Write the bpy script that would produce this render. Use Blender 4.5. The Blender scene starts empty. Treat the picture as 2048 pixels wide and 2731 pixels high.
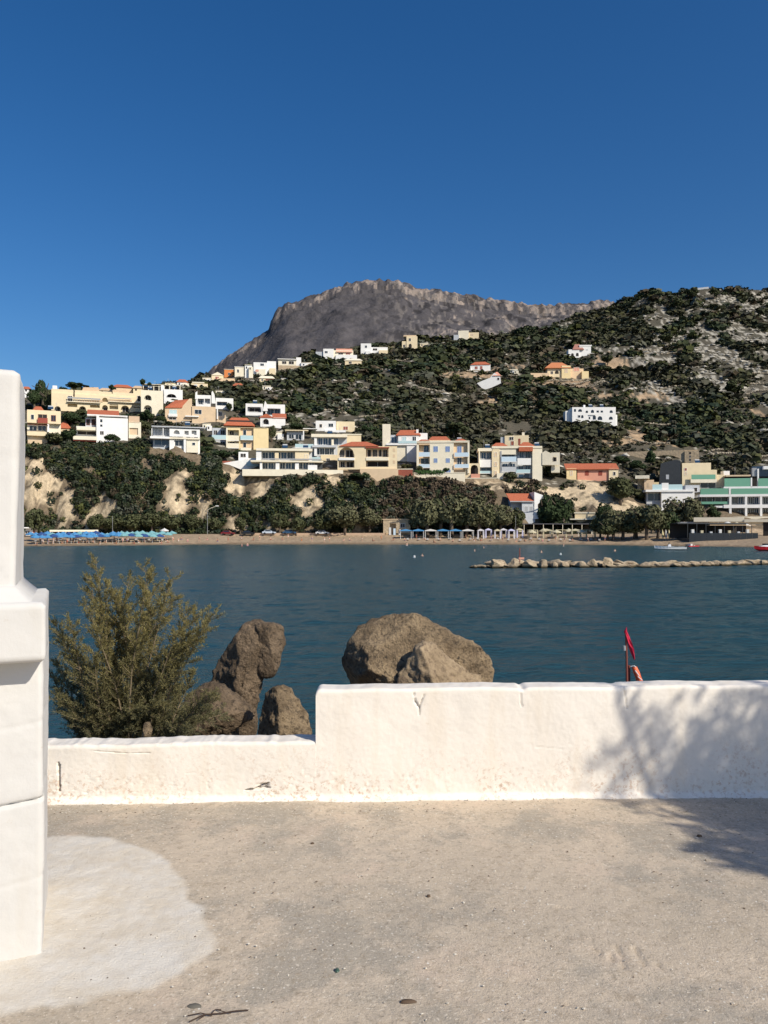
import bpy, math, random
import numpy as np
from mathutils import Vector, Matrix, noise as mnoise

sc = bpy.context.scene
col = sc.collection
R = math.radians

# ------------------------------------------------------------------ camera
F = 2100.0          # focal length in photo pixels (photo 2048 x 2731)
HZ = 1411.0         # horizon row
CAMZ = 4.5
cam_d = bpy.data.cameras.new("camera")
cam = bpy.data.objects.new("camera", cam_d)
col.objects.link(cam)
cam.location = (0, 0, CAMZ)
cam.rotation_euler = (R(90), 0, 0)
cam_d.sensor_fit = 'VERTICAL'
cam_d.sensor_height = 36.0
cam_d.lens = F / 2731.0 * 36.0
cam_d.shift_y = (HZ - 1365.5) / 2731.0
cam_d.clip_start = 0.05
cam_d.clip_end = 20000
sc.camera = cam

# ------------------------------------------------------------------ sky and sun
S = Vector((0.60, -0.54, 0.60)).normalized()     # towards the sun
ELEV = math.asin(S.z)
world = bpy.data.worlds.new("World")
sc.world = world
world.use_nodes = True
wn = world.node_tree.nodes
wl = world.node_tree.links
bg = wn["Background"]
sky = wn.new("ShaderNodeTexSky")
sky.sky_type = 'NISHITA'
sky.sun_disc = False
sky.sun_elevation = ELEV
sky.sun_rotation = math.atan2(S.x, S.y)
sky.altitude = 0
sky.air_density = 1.0
sky.dust_density = 1.0
sky.ozone_density = 5.0
hs = wn.new("ShaderNodeHueSaturation")
hs.inputs["Hue"].default_value = 0.504
hs.inputs["Saturation"].default_value = 1.27
wl.new(sky.outputs[0], hs.inputs["Color"])
wl.new(hs.outputs[0], bg.inputs[0])
bg.inputs[1].default_value = 0.103
sun_d = bpy.data.lights.new("sun", 'SUN')
sun_d.energy = 4.8
sun_d.angle = R(0.53)
sun_d.color = (1.0, 0.92, 0.79)
sun = bpy.data.objects.new("sun", sun_d)
col.objects.link(sun)
sun.rotation_euler = (-S).to_track_quat('-Z', 'Y').to_euler()
sc.view_settings.view_transform = 'Standard'
sc.view_settings.look = 'None'
sc.view_settings.exposure = 0.0
sc.view_settings.gamma = 1.0
sc.view_settings.use_curve_mapping = False
sc.cycles.max_bounces = 6
sc.cycles.diffuse_bounces = 3
sc.cycles.glossy_bounces = 3
sc.cycles.transparent_max_bounces = 8
sc.cycles.use_denoising = True

# ------------------------------------------------------------------ helpers
def tag(o, label=None, cat=None, group=None, kind=None):
    if label: o["label"] = label
    if cat: o["category"] = cat
    if group: o["group"] = group
    if kind: o["kind"] = kind
    return o

def empty(name, loc, rz=0.0, label=None, cat=None, group=None):
    o = bpy.data.objects.new(name, None)
    o.empty_display_size = 0.3
    col.objects.link(o)
    o.location = loc
    o.rotation_euler = (0, 0, rz)
    return tag(o, label, cat, group)

def mesh_obj(name, me, parent=None, loc=None):
    o = bpy.data.objects.new(name, me)
    col.objects.link(o)
    if parent is not None: o.parent = parent
    if loc is not None: o.location = loc
    return o

def copy_tree(o, parent=None):
    c = o.copy()
    col.objects.link(c)
    c.parent = parent
    for ch in list(o.children):
        copy_tree(ch, c)
    return c

def nmesh(name, V, Fc, mat=None, smooth=False, colors=None):
    """V (n,3) array, Fc (m,k) array or list of faces"""
    me = bpy.data.meshes.new(name)
    V = np.asarray(V, dtype=np.float32)
    if isinstance(Fc, np.ndarray):
        k = Fc.shape[1]; m = Fc.shape[0]
        me.vertices.add(len(V)); me.vertices.foreach_set("co", V.ravel())
        me.loops.add(m * k); me.loops.foreach_set("vertex_index", Fc.astype(np.int32).ravel())
        me.polygons.add(m)
        me.polygons.foreach_set("loop_start", np.arange(0, m * k, k, dtype=np.int32))
        me.polygons.foreach_set("loop_total", np.full(m, k, dtype=np.int32))
    else:
        me.from_pydata([tuple(v) for v in V], [], Fc)
    if colors is not None:
        a = me.color_attributes.new("Col", 'FLOAT_COLOR', 'POINT')
        cc = np.ones((len(V), 4), dtype=np.float32); cc[:, :3] = colors
        a.data.foreach_set("color", cc.ravel())
    me.update(calc_edges=True)
    me.validate()
    me.polygons.foreach_set("use_smooth", np.full(len(me.polygons), bool(smooth)))
    if mat is not None: me.materials.append(mat)
    return me

class MB:
    def __init__(s): s.v = []; s.f = []
    def add(s, vs, fs):
        n = len(s.v); s.v += [tuple(v) for v in vs]; s.f += [[n + i for i in f] for f in fs]; return s
    def box(s, x0, x1, y0, y1, z0, z1):
        if x0 > x1: x0, x1 = x1, x0
        if z0 > z1: z0, z1 = z1, z0
        if y0 > y1: y0, y1 = y1, y0
        return s.add([(x0,y0,z0),(x1,y0,z0),(x1,y1,z0),(x0,y1,z0),(x0,y0,z1),(x1,y0,z1),(x1,y1,z1),(x0,y1,z1)],
                     [(0,3,2,1),(4,5,6,7),(0,1,5,4),(1,2,6,5),(2,3,7,6),(3,0,4,7)])
    def prism(s, pts, y0, y1):
        """polygon pts (x,z) counter-clockwise seen from -y, extruded from y0 (front) to y1"""
        n = len(pts)
        vs = [(p[0], y0, p[1]) for p in pts] + [(p[0], y1, p[1]) for p in pts]
        fs = [tuple(range(n)), tuple(range(2*n-1, n-1, -1))]
        for i in range(n):
            j = (i+1) % n
            fs.append((i, i+n, j+n, j))
        return s.add(vs, fs)
    def tube(s, pts, rad, n=6, cap=True):
        pts = [Vector(p) for p in pts]
        if not isinstance(rad, (list, tuple)): rad = [rad]*len(pts)
        base = len(s.v); m = len(pts)
        for i, p in enumerate(pts):
            d = (pts[min(i+1, m-1)] - pts[max(i-1, 0)])
            if d.length < 1e-9: d = Vector((0,0,1))
            d.normalize()
            a = d.orthogonal().normalized() if abs(d.z) > .9 else d.cross(Vector((0,0,1))).normalized()
            b = d.cross(a)
            for k in range(n):
                t = 2*math.pi*k/n
                s.v.append(tuple(p + (a*math.cos(t) + b*math.sin(t))*rad[i]))
        for i in range(m-1):
            for k in range(n):
                k2 = (k+1) % n
                s.f.append([base+i*n+k, base+i*n+k2, base+(i+1)*n+k2, base+(i+1)*n+k])
        if cap:
            s.f.append([base+k for k in range(n)][::-1]); s.f.append([base+(m-1)*n+k for k in range(n)])
        return s
    def cone(s, c, r0, r1, z0, z1, n=10):
        vs = []; fs = []
        for (r, z) in ((r0, z0), (r1, z1)):
            for k in range(n):
                t = 2*math.pi*k/n + .2
                vs.append((c[0]+r*math.cos(t), c[1]+r*math.sin(t), z))
        for k in range(n):
            k2 = (k+1) % n
            fs.append((k, k2, n+k2, n+k))
        fs.append(tuple(range(n))[::-1]); fs.append(tuple(range(n, 2*n)))
        return s.add(vs, fs)
    def mesh(s, name, mat, smooth=False):
        me = bpy.data.meshes.new(name)
        me.from_pydata(s.v, [], s.f)
        me.update()
        if smooth: me.polygons.foreach_set("use_smooth", [True]*len(me.polygons))
        if mat: me.materials.append(mat)
        return me
    def build(s, name, mat, parent=None, smooth=False, loc=None):
        return mesh_obj(name, s.mesh(name, mat, smooth), parent, loc)

# ------------------------------------------------------------------ materials
MATS = {}
def mat(name, color, rough=0.85, nscale=None, namp=0.15, bump=0.0, bscale=None, spec=0.3, metal=0.0, trans=0.0, attr=False):
    if name in MATS: return MATS[name]
    m = bpy.data.materials.new(name); m.use_nodes = True
    n = m.node_tree.nodes; l = m.node_tree.links
    p = n["Principled BSDF"]
    p.inputs["Base Color"].default_value = (*color, 1)
    p.inputs["Roughness"].default_value = rough
    p.inputs["Specular IOR Level"].default_value = spec
    p.inputs["Metallic"].default_value = metal
    src = None
    geo = n.new("ShaderNodeNewGeometry")
    if attr:
        at = n.new("ShaderNodeAttribute"); at.attribute_name = "Col"
        src = at.outputs["Color"]
    if nscale:
        no = n.new("ShaderNodeTexNoise"); no.inputs["Scale"].default_value = nscale
        no.inputs["Detail"].default_value = 5; no.inputs["Roughness"].default_value = 0.65
        l.new(geo.outputs["Position"], no.inputs["Vector"])
        mr = n.new("ShaderNodeMapRange")
        mr.inputs[1].default_value = .28; mr.inputs[2].default_value = .72
        mr.inputs[3].default_value = 1-namp; mr.inputs[4].default_value = 1+namp
        l.new(no.outputs["Fac"], mr.inputs[0])
        vm = n.new("ShaderNodeVectorMath"); vm.operation = 'SCALE'
        if src is not None: l.new(src, vm.inputs[0])
        else: vm.inputs[0].default_value = color
        l.new(mr.outputs[0], vm.inputs["Scale"])
        src = vm.outputs[0]
    if src is not None: l.new(src, p.inputs["Base Color"])
    if bump:
        nb = n.new("ShaderNodeTexNoise"); nb.inputs["Scale"].default_value = bscale or 5
        nb.inputs["Detail"].default_value = 8; nb.inputs["Roughness"].default_value = .65
        l.new(geo.outputs["Position"], nb.inputs["Vector"])
        b = n.new("ShaderNodeBump"); b.inputs["Strength"].default_value = 1.0
        b.inputs["Distance"].default_value = bump
        l.new(nb.outputs["Fac"], b.inputs["Height"]); l.new(b.outputs[0], p.inputs["Normal"])
    if trans:
        tr = n.new("ShaderNodeBsdfTranslucent")
        if src is not None: l.new(src, tr.inputs["Color"])
        else: tr.inputs["Color"].default_value = (*color, 1)
        mx = n.new("ShaderNodeMixShader"); mx.inputs[0].default_value = trans
        out = n["Material Output"]
        l.new(p.outputs[0], mx.inputs[1]); l.new(tr.outputs[0], mx.inputs[2]); l.new(mx.outputs[0], out.inputs[0])
    MATS[name] = m
    return m

WHITE = mat("white_plaster", (.82,.81,.78), nscale=.6, namp=.06)
CREAM = mat("cream_plaster", (.78,.65,.43), nscale=.6, namp=.07)
PALE = mat("pale_cream_plaster", (.80,.73,.57), nscale=.6, namp=.07)
BEIGE = mat("beige_plaster", (.66,.50,.33), nscale=.6, namp=.08)
YELLOW = mat("yellow_plaster", (.80,.64,.36), nscale=.6, namp=.06)
PINK = mat("pink_plaster", (.68,.33,.23), nscale=.6, namp=.07)
ORANGE = mat("orange_plaster", (.72,.25,.08), nscale=.6, namp=.07)
APRICOT = mat("apricot_plaster", (.76,.56,.36), nscale=.6, namp=.07)
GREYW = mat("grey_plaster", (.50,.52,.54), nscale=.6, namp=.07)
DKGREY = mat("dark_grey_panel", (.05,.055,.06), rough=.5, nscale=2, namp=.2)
TILE = mat("terracotta_tiles", (.44,.13,.065), nscale=2.5, namp=.3, bump=.1, bscale=3)
TANROOF = mat("tan_roof_tiles", (.58,.42,.27), nscale=2.5, namp=.15)
BRICK = mat("red_brick_panel", (.30,.09,.06), nscale=2.5, namp=.25)
GLASS = mat("dark_window_glass", (.018,.024,.032), rough=.08, spec=.6)
BLUEGL = mat("blue_window_glass", (.02,.05,.10), rough=.08, spec=.6)
SHADEIN = mat("interior_shade", (.035,.03,.028), rough=.8)  # near-black colour standing in for the shade inside rooms and openings
AQUA = mat("aqua_glass_rail", (.48,.64,.66), rough=.25)
PALEBLUE = mat("pale_blue_rail", (.55,.68,.78), rough=.5)
SHUTTER = mat("blue_shutter", (.18,.25,.46), rough=.6)
GREENAWN = mat("green_awning", (.13,.40,.29), rough=.9, nscale=1.2, namp=.12)
GREENRAIL = mat("green_glass_rail", (.17,.38,.265), rough=.45)
REDWOOD = mat("red_brown_trim", (.30,.07,.045), rough=.7)
STONE = mat("tan_stone_masonry", (.46,.36,.24), nscale=1.2, namp=.3, bump=.2, bscale=1.5)
METAL = mat("grey_metal", (.35,.36,.37), rough=.45)
BARK = mat("grey_bark", (.13,.10,.075), nscale=6, namp=.3, bump=.02, bscale=20)

# ------------------------------------------------------------------ terrain
def zz(py, D): return CAMZ + (HZ - py) * D / F
COLS = {
 -500: (205, [(1190,272),(1110,318),(1045,350)]),
 60:   (205, [(1190,272),(1110,318),(1050,350)]),
 300:  (215, [(1188,275),(1110,318),(1050,350)]),
 450:  (222, [(1192,275),(1125,310),(1040,370),(1032,430)]),
 560:  (230, [(1228,272),(1190,285),(1090,330),(1012,480)]),
 650:  (232, [(1262,271),(1188,292),(1105,330),(1030,430),(992,520)]),
 850:  (232, [(1262,270),(1185,300),(1100,345),(1020,440),(950,600)]),
 1000: (232, [(1266,270),(1200,300),(1100,350),(1000,480),(925,640)]),
 1150: (232, [(1276,270),(1225,290),(1120,350),(1000,480),(908,660)]),
 1300: (232, [(1290,272),(1230,298),(1120,370),(1000,500),(890,690)]),
 1430: (230, [(1298,270),(1235,300),(1120,380),(1000,500),(877,700)]),
 1520: (227, [(1385,262),(1290,280),(1240,305),(1120,385),(1000,500),(857,710)]),
 1620: (221, [(1392,258),(1290,281),(1235,312),(1120,390),(1000,500),(827,720)]),
 1750: (213, [(1400,258),(1325,285),(1235,320),(1120,400),(1000,500),(785,720)]),
 1900: (203, [(1402,255),(1300,288),(1235,330),(1120,400),(1000,490),(772,720)]),
 2100: (188, [(1402,255),(1300,288),(1235,330),(1120,400),(1000,490),(779,720)]),
 2900: (188, [(1402,255),(1300,288),(1235,330),(1120,400),(1000,490),(800,720)]),
}
_cu = sorted(COLS)
_prof = []
for c in _cu:
    sh, pts = COLS[c]
    P = [(sh-40,-6.0),(sh-8,-1.0),(sh,0.0),(sh+18,2.2),(250,2.7),(255.9 if pts[0][1] > 256 else 252, 3.0)]
    t0 = pts[0]
    if t0[0] < 1350:      # a real cliff
        z1 = zz(*t0); D1 = t0[1]
        P += [(258.5, 3+.30*(z1-3)), (263, 3+.62*(z1-3)), (D1-3, 3+.92*(z1-3))]
    P += [(D, zz(p, D)) for (p, D) in pts]
    Dl, zl = P[-1]
    P += [(Dl+60, zl-3), (Dl+260, zl-60), (Dl+1200, zl-150)]
    _prof.append((np.array([a for a, b in P]), np.array([b for a, b in P])))
_cu_arr = np.array(_cu, float)

def hbase(px, D):
    """terrain height before noise; arrays"""
    px = np.asarray(px, float); D = np.asarray(D, float)
    px, D = np.broadcast_arrays(px, D)
    out = np.zeros(px.shape)
    Z = np.stack([np.interp(D, a, b) for a, b in _prof], 0)
    pc = np.clip(px, _cu_arr[0], _cu_arr[-1]-.01)
    i = np.searchsorted(_cu_arr, pc, side='right')-1
    i = np.clip(i, 0, len(_cu)-2)
    t = (pc - _cu_arr[i]) / (_cu_arr[i+1]-_cu_arr[i])
    t = t*t*(3-2*t)
    za = np.take_along_axis(Z, i[None], 0)[0]
    zb = np.take_along_axis(Z, (i+1)[None], 0)[0]
    return za*(1-t)+zb*t

_rng = np.random.default_rng(5)
_PERM = _rng.random((256, 256))
def vnoise(x, y):
    """value noise on arrays, 0..1"""
    xi = np.floor(x).astype(int); yi = np.floor(y).astype(int)
    fx = x-xi; fy = y-yi
    fx = fx*fx*(3-2*fx); fy = fy*fy*(3-2*fy)
    a = _PERM[xi & 255, yi & 255]; b = _PERM[(xi+1) & 255, yi & 255]
    c = _PERM[xi & 255, (yi+1) & 255]; d = _PERM[(xi+1) & 255, (yi+1) & 255]
    return (a*(1-fx)+b*fx)*(1-fy)+(c*(1-fx)+d*fx)*fy
def fnoise(x, y, o=4, r=.5):
    s = 0; a = 1; t = 0
    for k in range(o):
        s = s + a*vnoise(x*2**k+17.3*k, y*2**k+9.1*k); t += a; a *= r
    return s/t

def hfull(x, y):
    px = 1024 + F*x/np.maximum(y, 1)
    cl = np.clip((y-252)/6, 0, 1)*np.clip((290-y)/14, 0, 1)
    dsh = cl*((fnoise(x*.06, y*.0+3, 2)-.5)*5 + (fnoise(x*.22, y*.15, 3)-.5)*4+(fnoise(x*.7, y*.12+4, 3)-.5)*3.0)
    z = hbase(px, y+dsh)
    far = np.clip((y-285)/120, 0, 1)
    z = z + far*((fnoise(x*.03, y*.03, 4)-.5)*9) + np.clip((y-256)/20, 0, 1)*(fnoise(x*.25+5, y*.25, 3)-.5)*1.3
    return z

def ground(px, py):
    """where the sight line through a photo pixel meets the terrain"""
    D = np.arange(190, 800, .5)
    x = (px-1024)/F*D
    z = hfull(x, D)
    p = HZ-(z-CAMZ)*F/D
    k = np.argmax(p <= py)
    return float(D[k]) if p[k] <= py else 300.0

def in_poly(px, py, poly):
    inside = np.zeros(px.shape, bool)
    n = len(poly)
    for i in range(n):
        x1, y1 = poly[i]; x2, y2 = poly[(i+1) % n]
        c = ((y1 > py) != (y2 > py))
        with np.errstate(divide='ignore', invalid='ignore'):
            xin = (x2-x1)*(py-y1)/((y2-y1) if y2 != y1 else 1e-9)+x1
        inside ^= c & (px < xin)
    return inside

CLIFF_BARE = [
 [(40,1222),(118,1225),(128,1260),(158,1258),(150,1300),(135,1315),(140,1335),(80,1350),(40,1355)],
 [(130,1338),(165,1325),(185,1315),(195,1350),(205,1375),(190,1410),(155,1400),(150,1370),(130,1360)],
 [(228,1400),(245,1368),(262,1350),(280,1315),(300,1318),(290,1370),(295,1410),(270,1415),(232,1418)],
 [(440,1285),(465,1250),(485,1240),(500,1265),(480,1300),(510,1315),(505,1350),(485,1380),(460,1358),(420,1350),(435,1330),(452,1330)],
 [(590,1250),(645,1262),(650,1285),(640,1300),(655,1325),(625,1330),(605,1310),(612,1285)],
 [(600,1415),(612,1380),(635,1362),(640,1390),(665,1400),(670,1420),(600,1422)],
 [(675,1325),(690,1290),(712,1272),(730,1295),(700,1320),(680,1330)],
 [(785,1355),(780,1330),(800,1300),(835,1290),(845,1310),(865,1330),(870,1350),(840,1368),(810,1362)],
 [(850,1275),(880,1265),(905,1270),(885,1300),(862,1290)],
 [(935,1415),(955,1395),(975,1410),(1010,1395),(1015,1418),(940,1420)],
 [(700,1405),(715,1395),(722,1415),(702,1420)],
 [(1425,1290),(1480,1300),(1500,1310),(1530,1290),(1560,1285),(1600,1295),(1645,1330),(1700,1345),(1690,1362),(1640,1362),(1600,1350),(1540,1355),(1480,1330),(1430,1315)],
 [(1190,1282),(1290,1285),(1410,1290),(1405,1305),(1300,1300)],
]
CLIFF_BARE = [[((x-sum(a for a, b in P)/len(P))*1.04+sum(a for a, b in P)/len(P), (y-sum(b for a, b in P)/len(P))*1.02+sum(b for a, b in P)/len(P)) for x, y in P] for P in CLIFF_BARE]
CLIFF_BARE += [[(520,1330),(540,1300),(552,1340),(545,1400),(525,1395)], [(655,1268),(760,1266),(750,1280),(690,1285)], [(925,1330),(940,1325),(948,1365),(938,1390)]]
TRACKS = [   # bare ochre soil, terraces and tracks on the slope
 [(1620,1050),(1780,1048),(1785,1058),(1690,1065),(1560,1062)],
 [(1500,1065),(1590,1058),(1580,1072),(1500,1070)],
 [(1420,1010),(1580,1015),(1590,1035),(1500,1045),(1410,1030)],
 [(1585,955),(1650,945),(1690,970),(1660,985),(1580,975)],
 [(1520,1182),(1640,1172),(1690,1150),(1740,1152),(1730,1180),(1640,1188)],
 [(1740,1165),(1820,1160),(1830,1185),(1750,1190)],
 [(1275,1070),(1340,1063),(1335,1080),(1280,1085)],
 [(1150,1000),(1270,990),(1350,980),(1400,975),(1400,985),(1280,1010),(1150,1012)],
 [(2000,1095),(2048,1110),(2060,1130),(2030,1125)],
]
ROCKY = [   # limestone showing between the shrubs: polygon, strength
 ([(1700,900),(1830,830),(1950,790),(2100,790),(2100,1010),(1980,1000),(1900,960),(1780,985),(1650,960)], .55),
 ([(1700,1060),(1750,1000),(1850,985),(1960,1000),(2010,1060),(1960,1075),(1820,1075)], .6),
 ([(755,1110),(770,1075),(850,1062),(950,1070),(960,1090),(860,1112)], .55),
 ([(1580,880),(1700,850),(1800,800),(1850,790),(1700,900),(1600,920)], .3),
 ([(900,1010),(1100,960),(1300,930),(1450,900),(1500,960),(1300,1010),(1000,1060)], .12),
 ([(730,1010),(900,990),(900,1060),(720,1060)], .22),
 ([(1450,880),(1600,830),(1800,790),(1860,780),(2060,780),(2060,1090),(1700,1060),(1560,930)], .30),
 ([(1640,1100),(1900,1090),(2060,1140),(2060,1200),(1700,1140)], .14),
]
def region_props(px, py):
    bare = np.zeros(px.shape); track = np.zeros(px.shape); rock = np.full(px.shape, .10)
    for p in CLIFF_BARE: bare = np.maximum(bare, in_poly(px, py, p))
    for p in TRACKS: track = np.maximum(track, in_poly(px, py, p))
    for p, s in ROCKY: rock = np.maximum(rock, in_poly(px, py, p)*s)
    return bare, track, rock

def jitter(X, Y, Z):
    return ((fnoise(X*.2, Y*.2+Z*.2, 3)-.5)*34+(fnoise(X*.9+5, Z*.8, 3)-.5)*26, (fnoise(X*.2+40, Z*.25+Y*.1, 3)-.5)*26+(fnoise(X*.9+25, Z*.8, 3)-.5)*24)
def terrain():
    ys = np.concatenate([np.arange(150, 246, 3), np.arange(246, 288, .7), np.arange(288, 400, 2.2), np.arange(400, 760, 4), np.arange(760, 2000, 60)])
    xs = np.concatenate([np.arange(-900, -260, 20), np.arange(-260, 380, 1.4), np.arange(380, 1000, 20)])
    X, Y = np.meshgrid(xs, ys)
    Z = hfull(X, Y)
    V = np.stack([X.ravel(), Y.ravel(), Z.ravel()], 1)
    nx = len(xs); ny = len(ys)
    i, j = np.meshgrid(np.arange(nx-1), np.arange(ny-1))
    a = (j*nx+i).ravel()
    Fc = np.stack([a, a+1, a+nx+1, a+nx], 1)
    px = 1024+F*X/Y; py = HZ-(Z-CAMZ)*F/Y
    # irregular borders for the zones
    jx, jy = jitter(X, Y, Z)
    bare, track, rock = region_props(px+jx, py+jy)
    n1 = fnoise(X*.12, Y*.12, 4)[..., None]
    n2 = fnoise(X*.5+9, Y*.5+Z*.5, 3)[..., None]
    scrub = np.array([.050,.050,.034])*(1-n1)+np.array([.125,.105,.075])*n1
    lime = np.array([.40,.37,.305])*(.6+.6*n2)
    rk = ((n2 > (.80-.45*rock[..., None])))*1.0
    C = scrub*(1-rk)+lime*rk
    ochre = np.array([.42,.30,.185])*(.5+.8*n2)
    C = np.where((track[..., None] > 0) & (n2 > .36), ochre, C)
    stri = fnoise(X*.9+Y*.3, Z*.22, 4)[..., None]
    hole = np.clip((fnoise(X*.6+70, Z*.7, 3)[..., None]-.60)*12, 0, 1)  # dark spots put the shade of holes into the cliff colour
    cliffc = np.array([.54,.43,.285])*(.55+.45*n2+.45*stri)*(1-.75*hole)
    steep = (Y < 276) & (Y > 254)
    C = np.where((steep[..., None]) & (Z[..., None] > 3.2), np.array([.17,.13,.085])*(.7+.6*n2), C)
    C = np.where((bare[..., None] > 0), cliffc, C)
    sand = np.array([.36,.27,.18])*(.85+.3*n2)
    wet = np.array([.22,.16,.10])
    C = np.where(Y[..., None] < 254, sand, C)
    C = np.where((Z[..., None] < .35) & (Y[..., None] < 250), wet, C)
    m = mat("hillside_earth_rock", (.3,.3,.3), rough=.95, nscale=1.1, namp=.35, bump=.5, bscale=.7, attr=True)
    me = nmesh("hillside", V, Fc, m, smooth=True, colors=C.reshape(-1, 3))
    o = mesh_obj("hillside", me); tag(o, kind="structure")
terrain()

# far mountain -----------------------------------------------------
RIDGE = [(380,1085),(450,1055),(536,1008),(627,935),(681,899),(706,885),(717,877),(722,855),(731,836),(745,820),(760,809),(800,800),(843,783),(898,769),(916,758),(934,753),(980,749),(1031,745),(1060,748),(1093,756),(1122,770),(1191,776),(1238,785),(1310,796),(1393,807),(1459,814),(1491,809),(1563,809),(1592,800),(1621,800),(1643,810),(1750,830),(2000,860),(2600,900)]
def mountain():
    rx = np.array([a for a, b in RIDGE], float); ry = np.array([b for a, b in RIDGE], float)
    D0, D1 = 950.0, 1900.0
    pxs = np.arange(380, 2300, 3.0)
    t = np.concatenate([np.linspace(0, .8, 90), np.linspace(.803, 1.0, 60), np.array([1.06, 1.2, 1.5])])
    PX, T = np.meshgrid(pxs, t)
    D = D0+(D1-D0)*T
    X = (PX-1024)/F*D
    zr = CAMZ+(HZ-np.interp(pxs, rx, ry))*D1/F
    z0 = 20.0
    n = fnoise(X*.004+3, D*.004, 5)
    g = fnoise(X*.02, D*.02, 5)
    prof = np.clip(T, 0, 1)**1.12
    crag = np.clip((T-.9)/.06, 0, 1)
    ker = np.hanning(41); ker /= ker.sum()
    zs = np.convolve(np.pad(zr, 20, mode='edge'), ker, mode='valid')
    bl = np.clip((T-.86)/.14, 0, 1)**1.5
    Z = z0+((zs[None, :]*(1-bl)+zr[None, :]*bl)-z0)*prof
    Z = Z+(n-.5)*100*np.sin(np.clip(T, 0, 1)*math.pi)**1.5+(g-.5)*24*np.clip(T*3, 0, 1)*np.clip((1.03-T)*6, 0, 1)+(fnoise(X*.09, D*.02, 3)-.5)*13*np.clip((T-.9)*20, 0, 1)
    # cliff band under the top
    fallb = np.where((T > .90) & (T < .965), (np.floor((T-.90)/.022)*.022+.90-T)*420, 0)
    Z = Z+fallb*(.4+fnoise(X*.02, D*.0, 3))
    Z = np.where(T > 1, zr[None, :]-(T-1)*500, Z)
    V = np.stack([X.ravel(), D.ravel(), Z.ravel()], 1)
    nx = len(pxs); ny = len(t)
    i, j = np.meshgrid(np.arange(nx-1), np.arange(ny-1))
    a = (j*nx+i).ravel()
    Fc = np.stack([a, a+1, a+nx+1, a+nx], 1)
    s1 = fnoise(X*.03, D*.02, 4)[..., None]; s2 = fnoise(X*.12+8, D*.05, 3)[..., None]
    base = np.array([.084,.077,.080])*(.75+.5*s1)
    rock = np.array([.30,.245,.205])*(.6+.7*s2)
    px = PX
    right = np.clip((PX-960)/160, 0, 1)[..., None]
    top = np.clip((T-.915-.02*fnoise(X*.03, X*0+5, 2))/.03, 0, 1)[..., None]*(1.35-.45*right)
    s2 = .6*s2+.4*fnoise(X*.35+8, D*.12, 3)[..., None]
    thr = .77-.16*right-.15*top*(.5+fnoise(X*.015, D*.004+9, 3))[..., None]
    k = np.clip((s2*.55+s1*.45-thr)*14+.2, 0, 1)
    C = base*(1-k)+rock*k
    bushes = np.clip((fnoise(X*.07+50, D*.05, 3)[..., None]-.56)*14, 0, 1)*(.35+.65*right)
    C = C*(1-.55*bushes)
    pale = np.clip((fnoise(X*.16+90, D*.06, 3)[..., None]-.60)*12, 0, 1)*(.15+.85*right)
    C = C*(1-.6*pale)+np.array([.21,.185,.165])*.6*pale
    m = mat("mountain_rock", (.2,.2,.2), rough=.95, nscale=.05, namp=.2, bump=7, bscale=.05, attr=True)
    me = nmesh("mountain", V, Fc, m, smooth=True, colors=C.reshape(-1, 3))
    tag(mesh_obj("mountain", me), kind="structure")
mountain()

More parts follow.
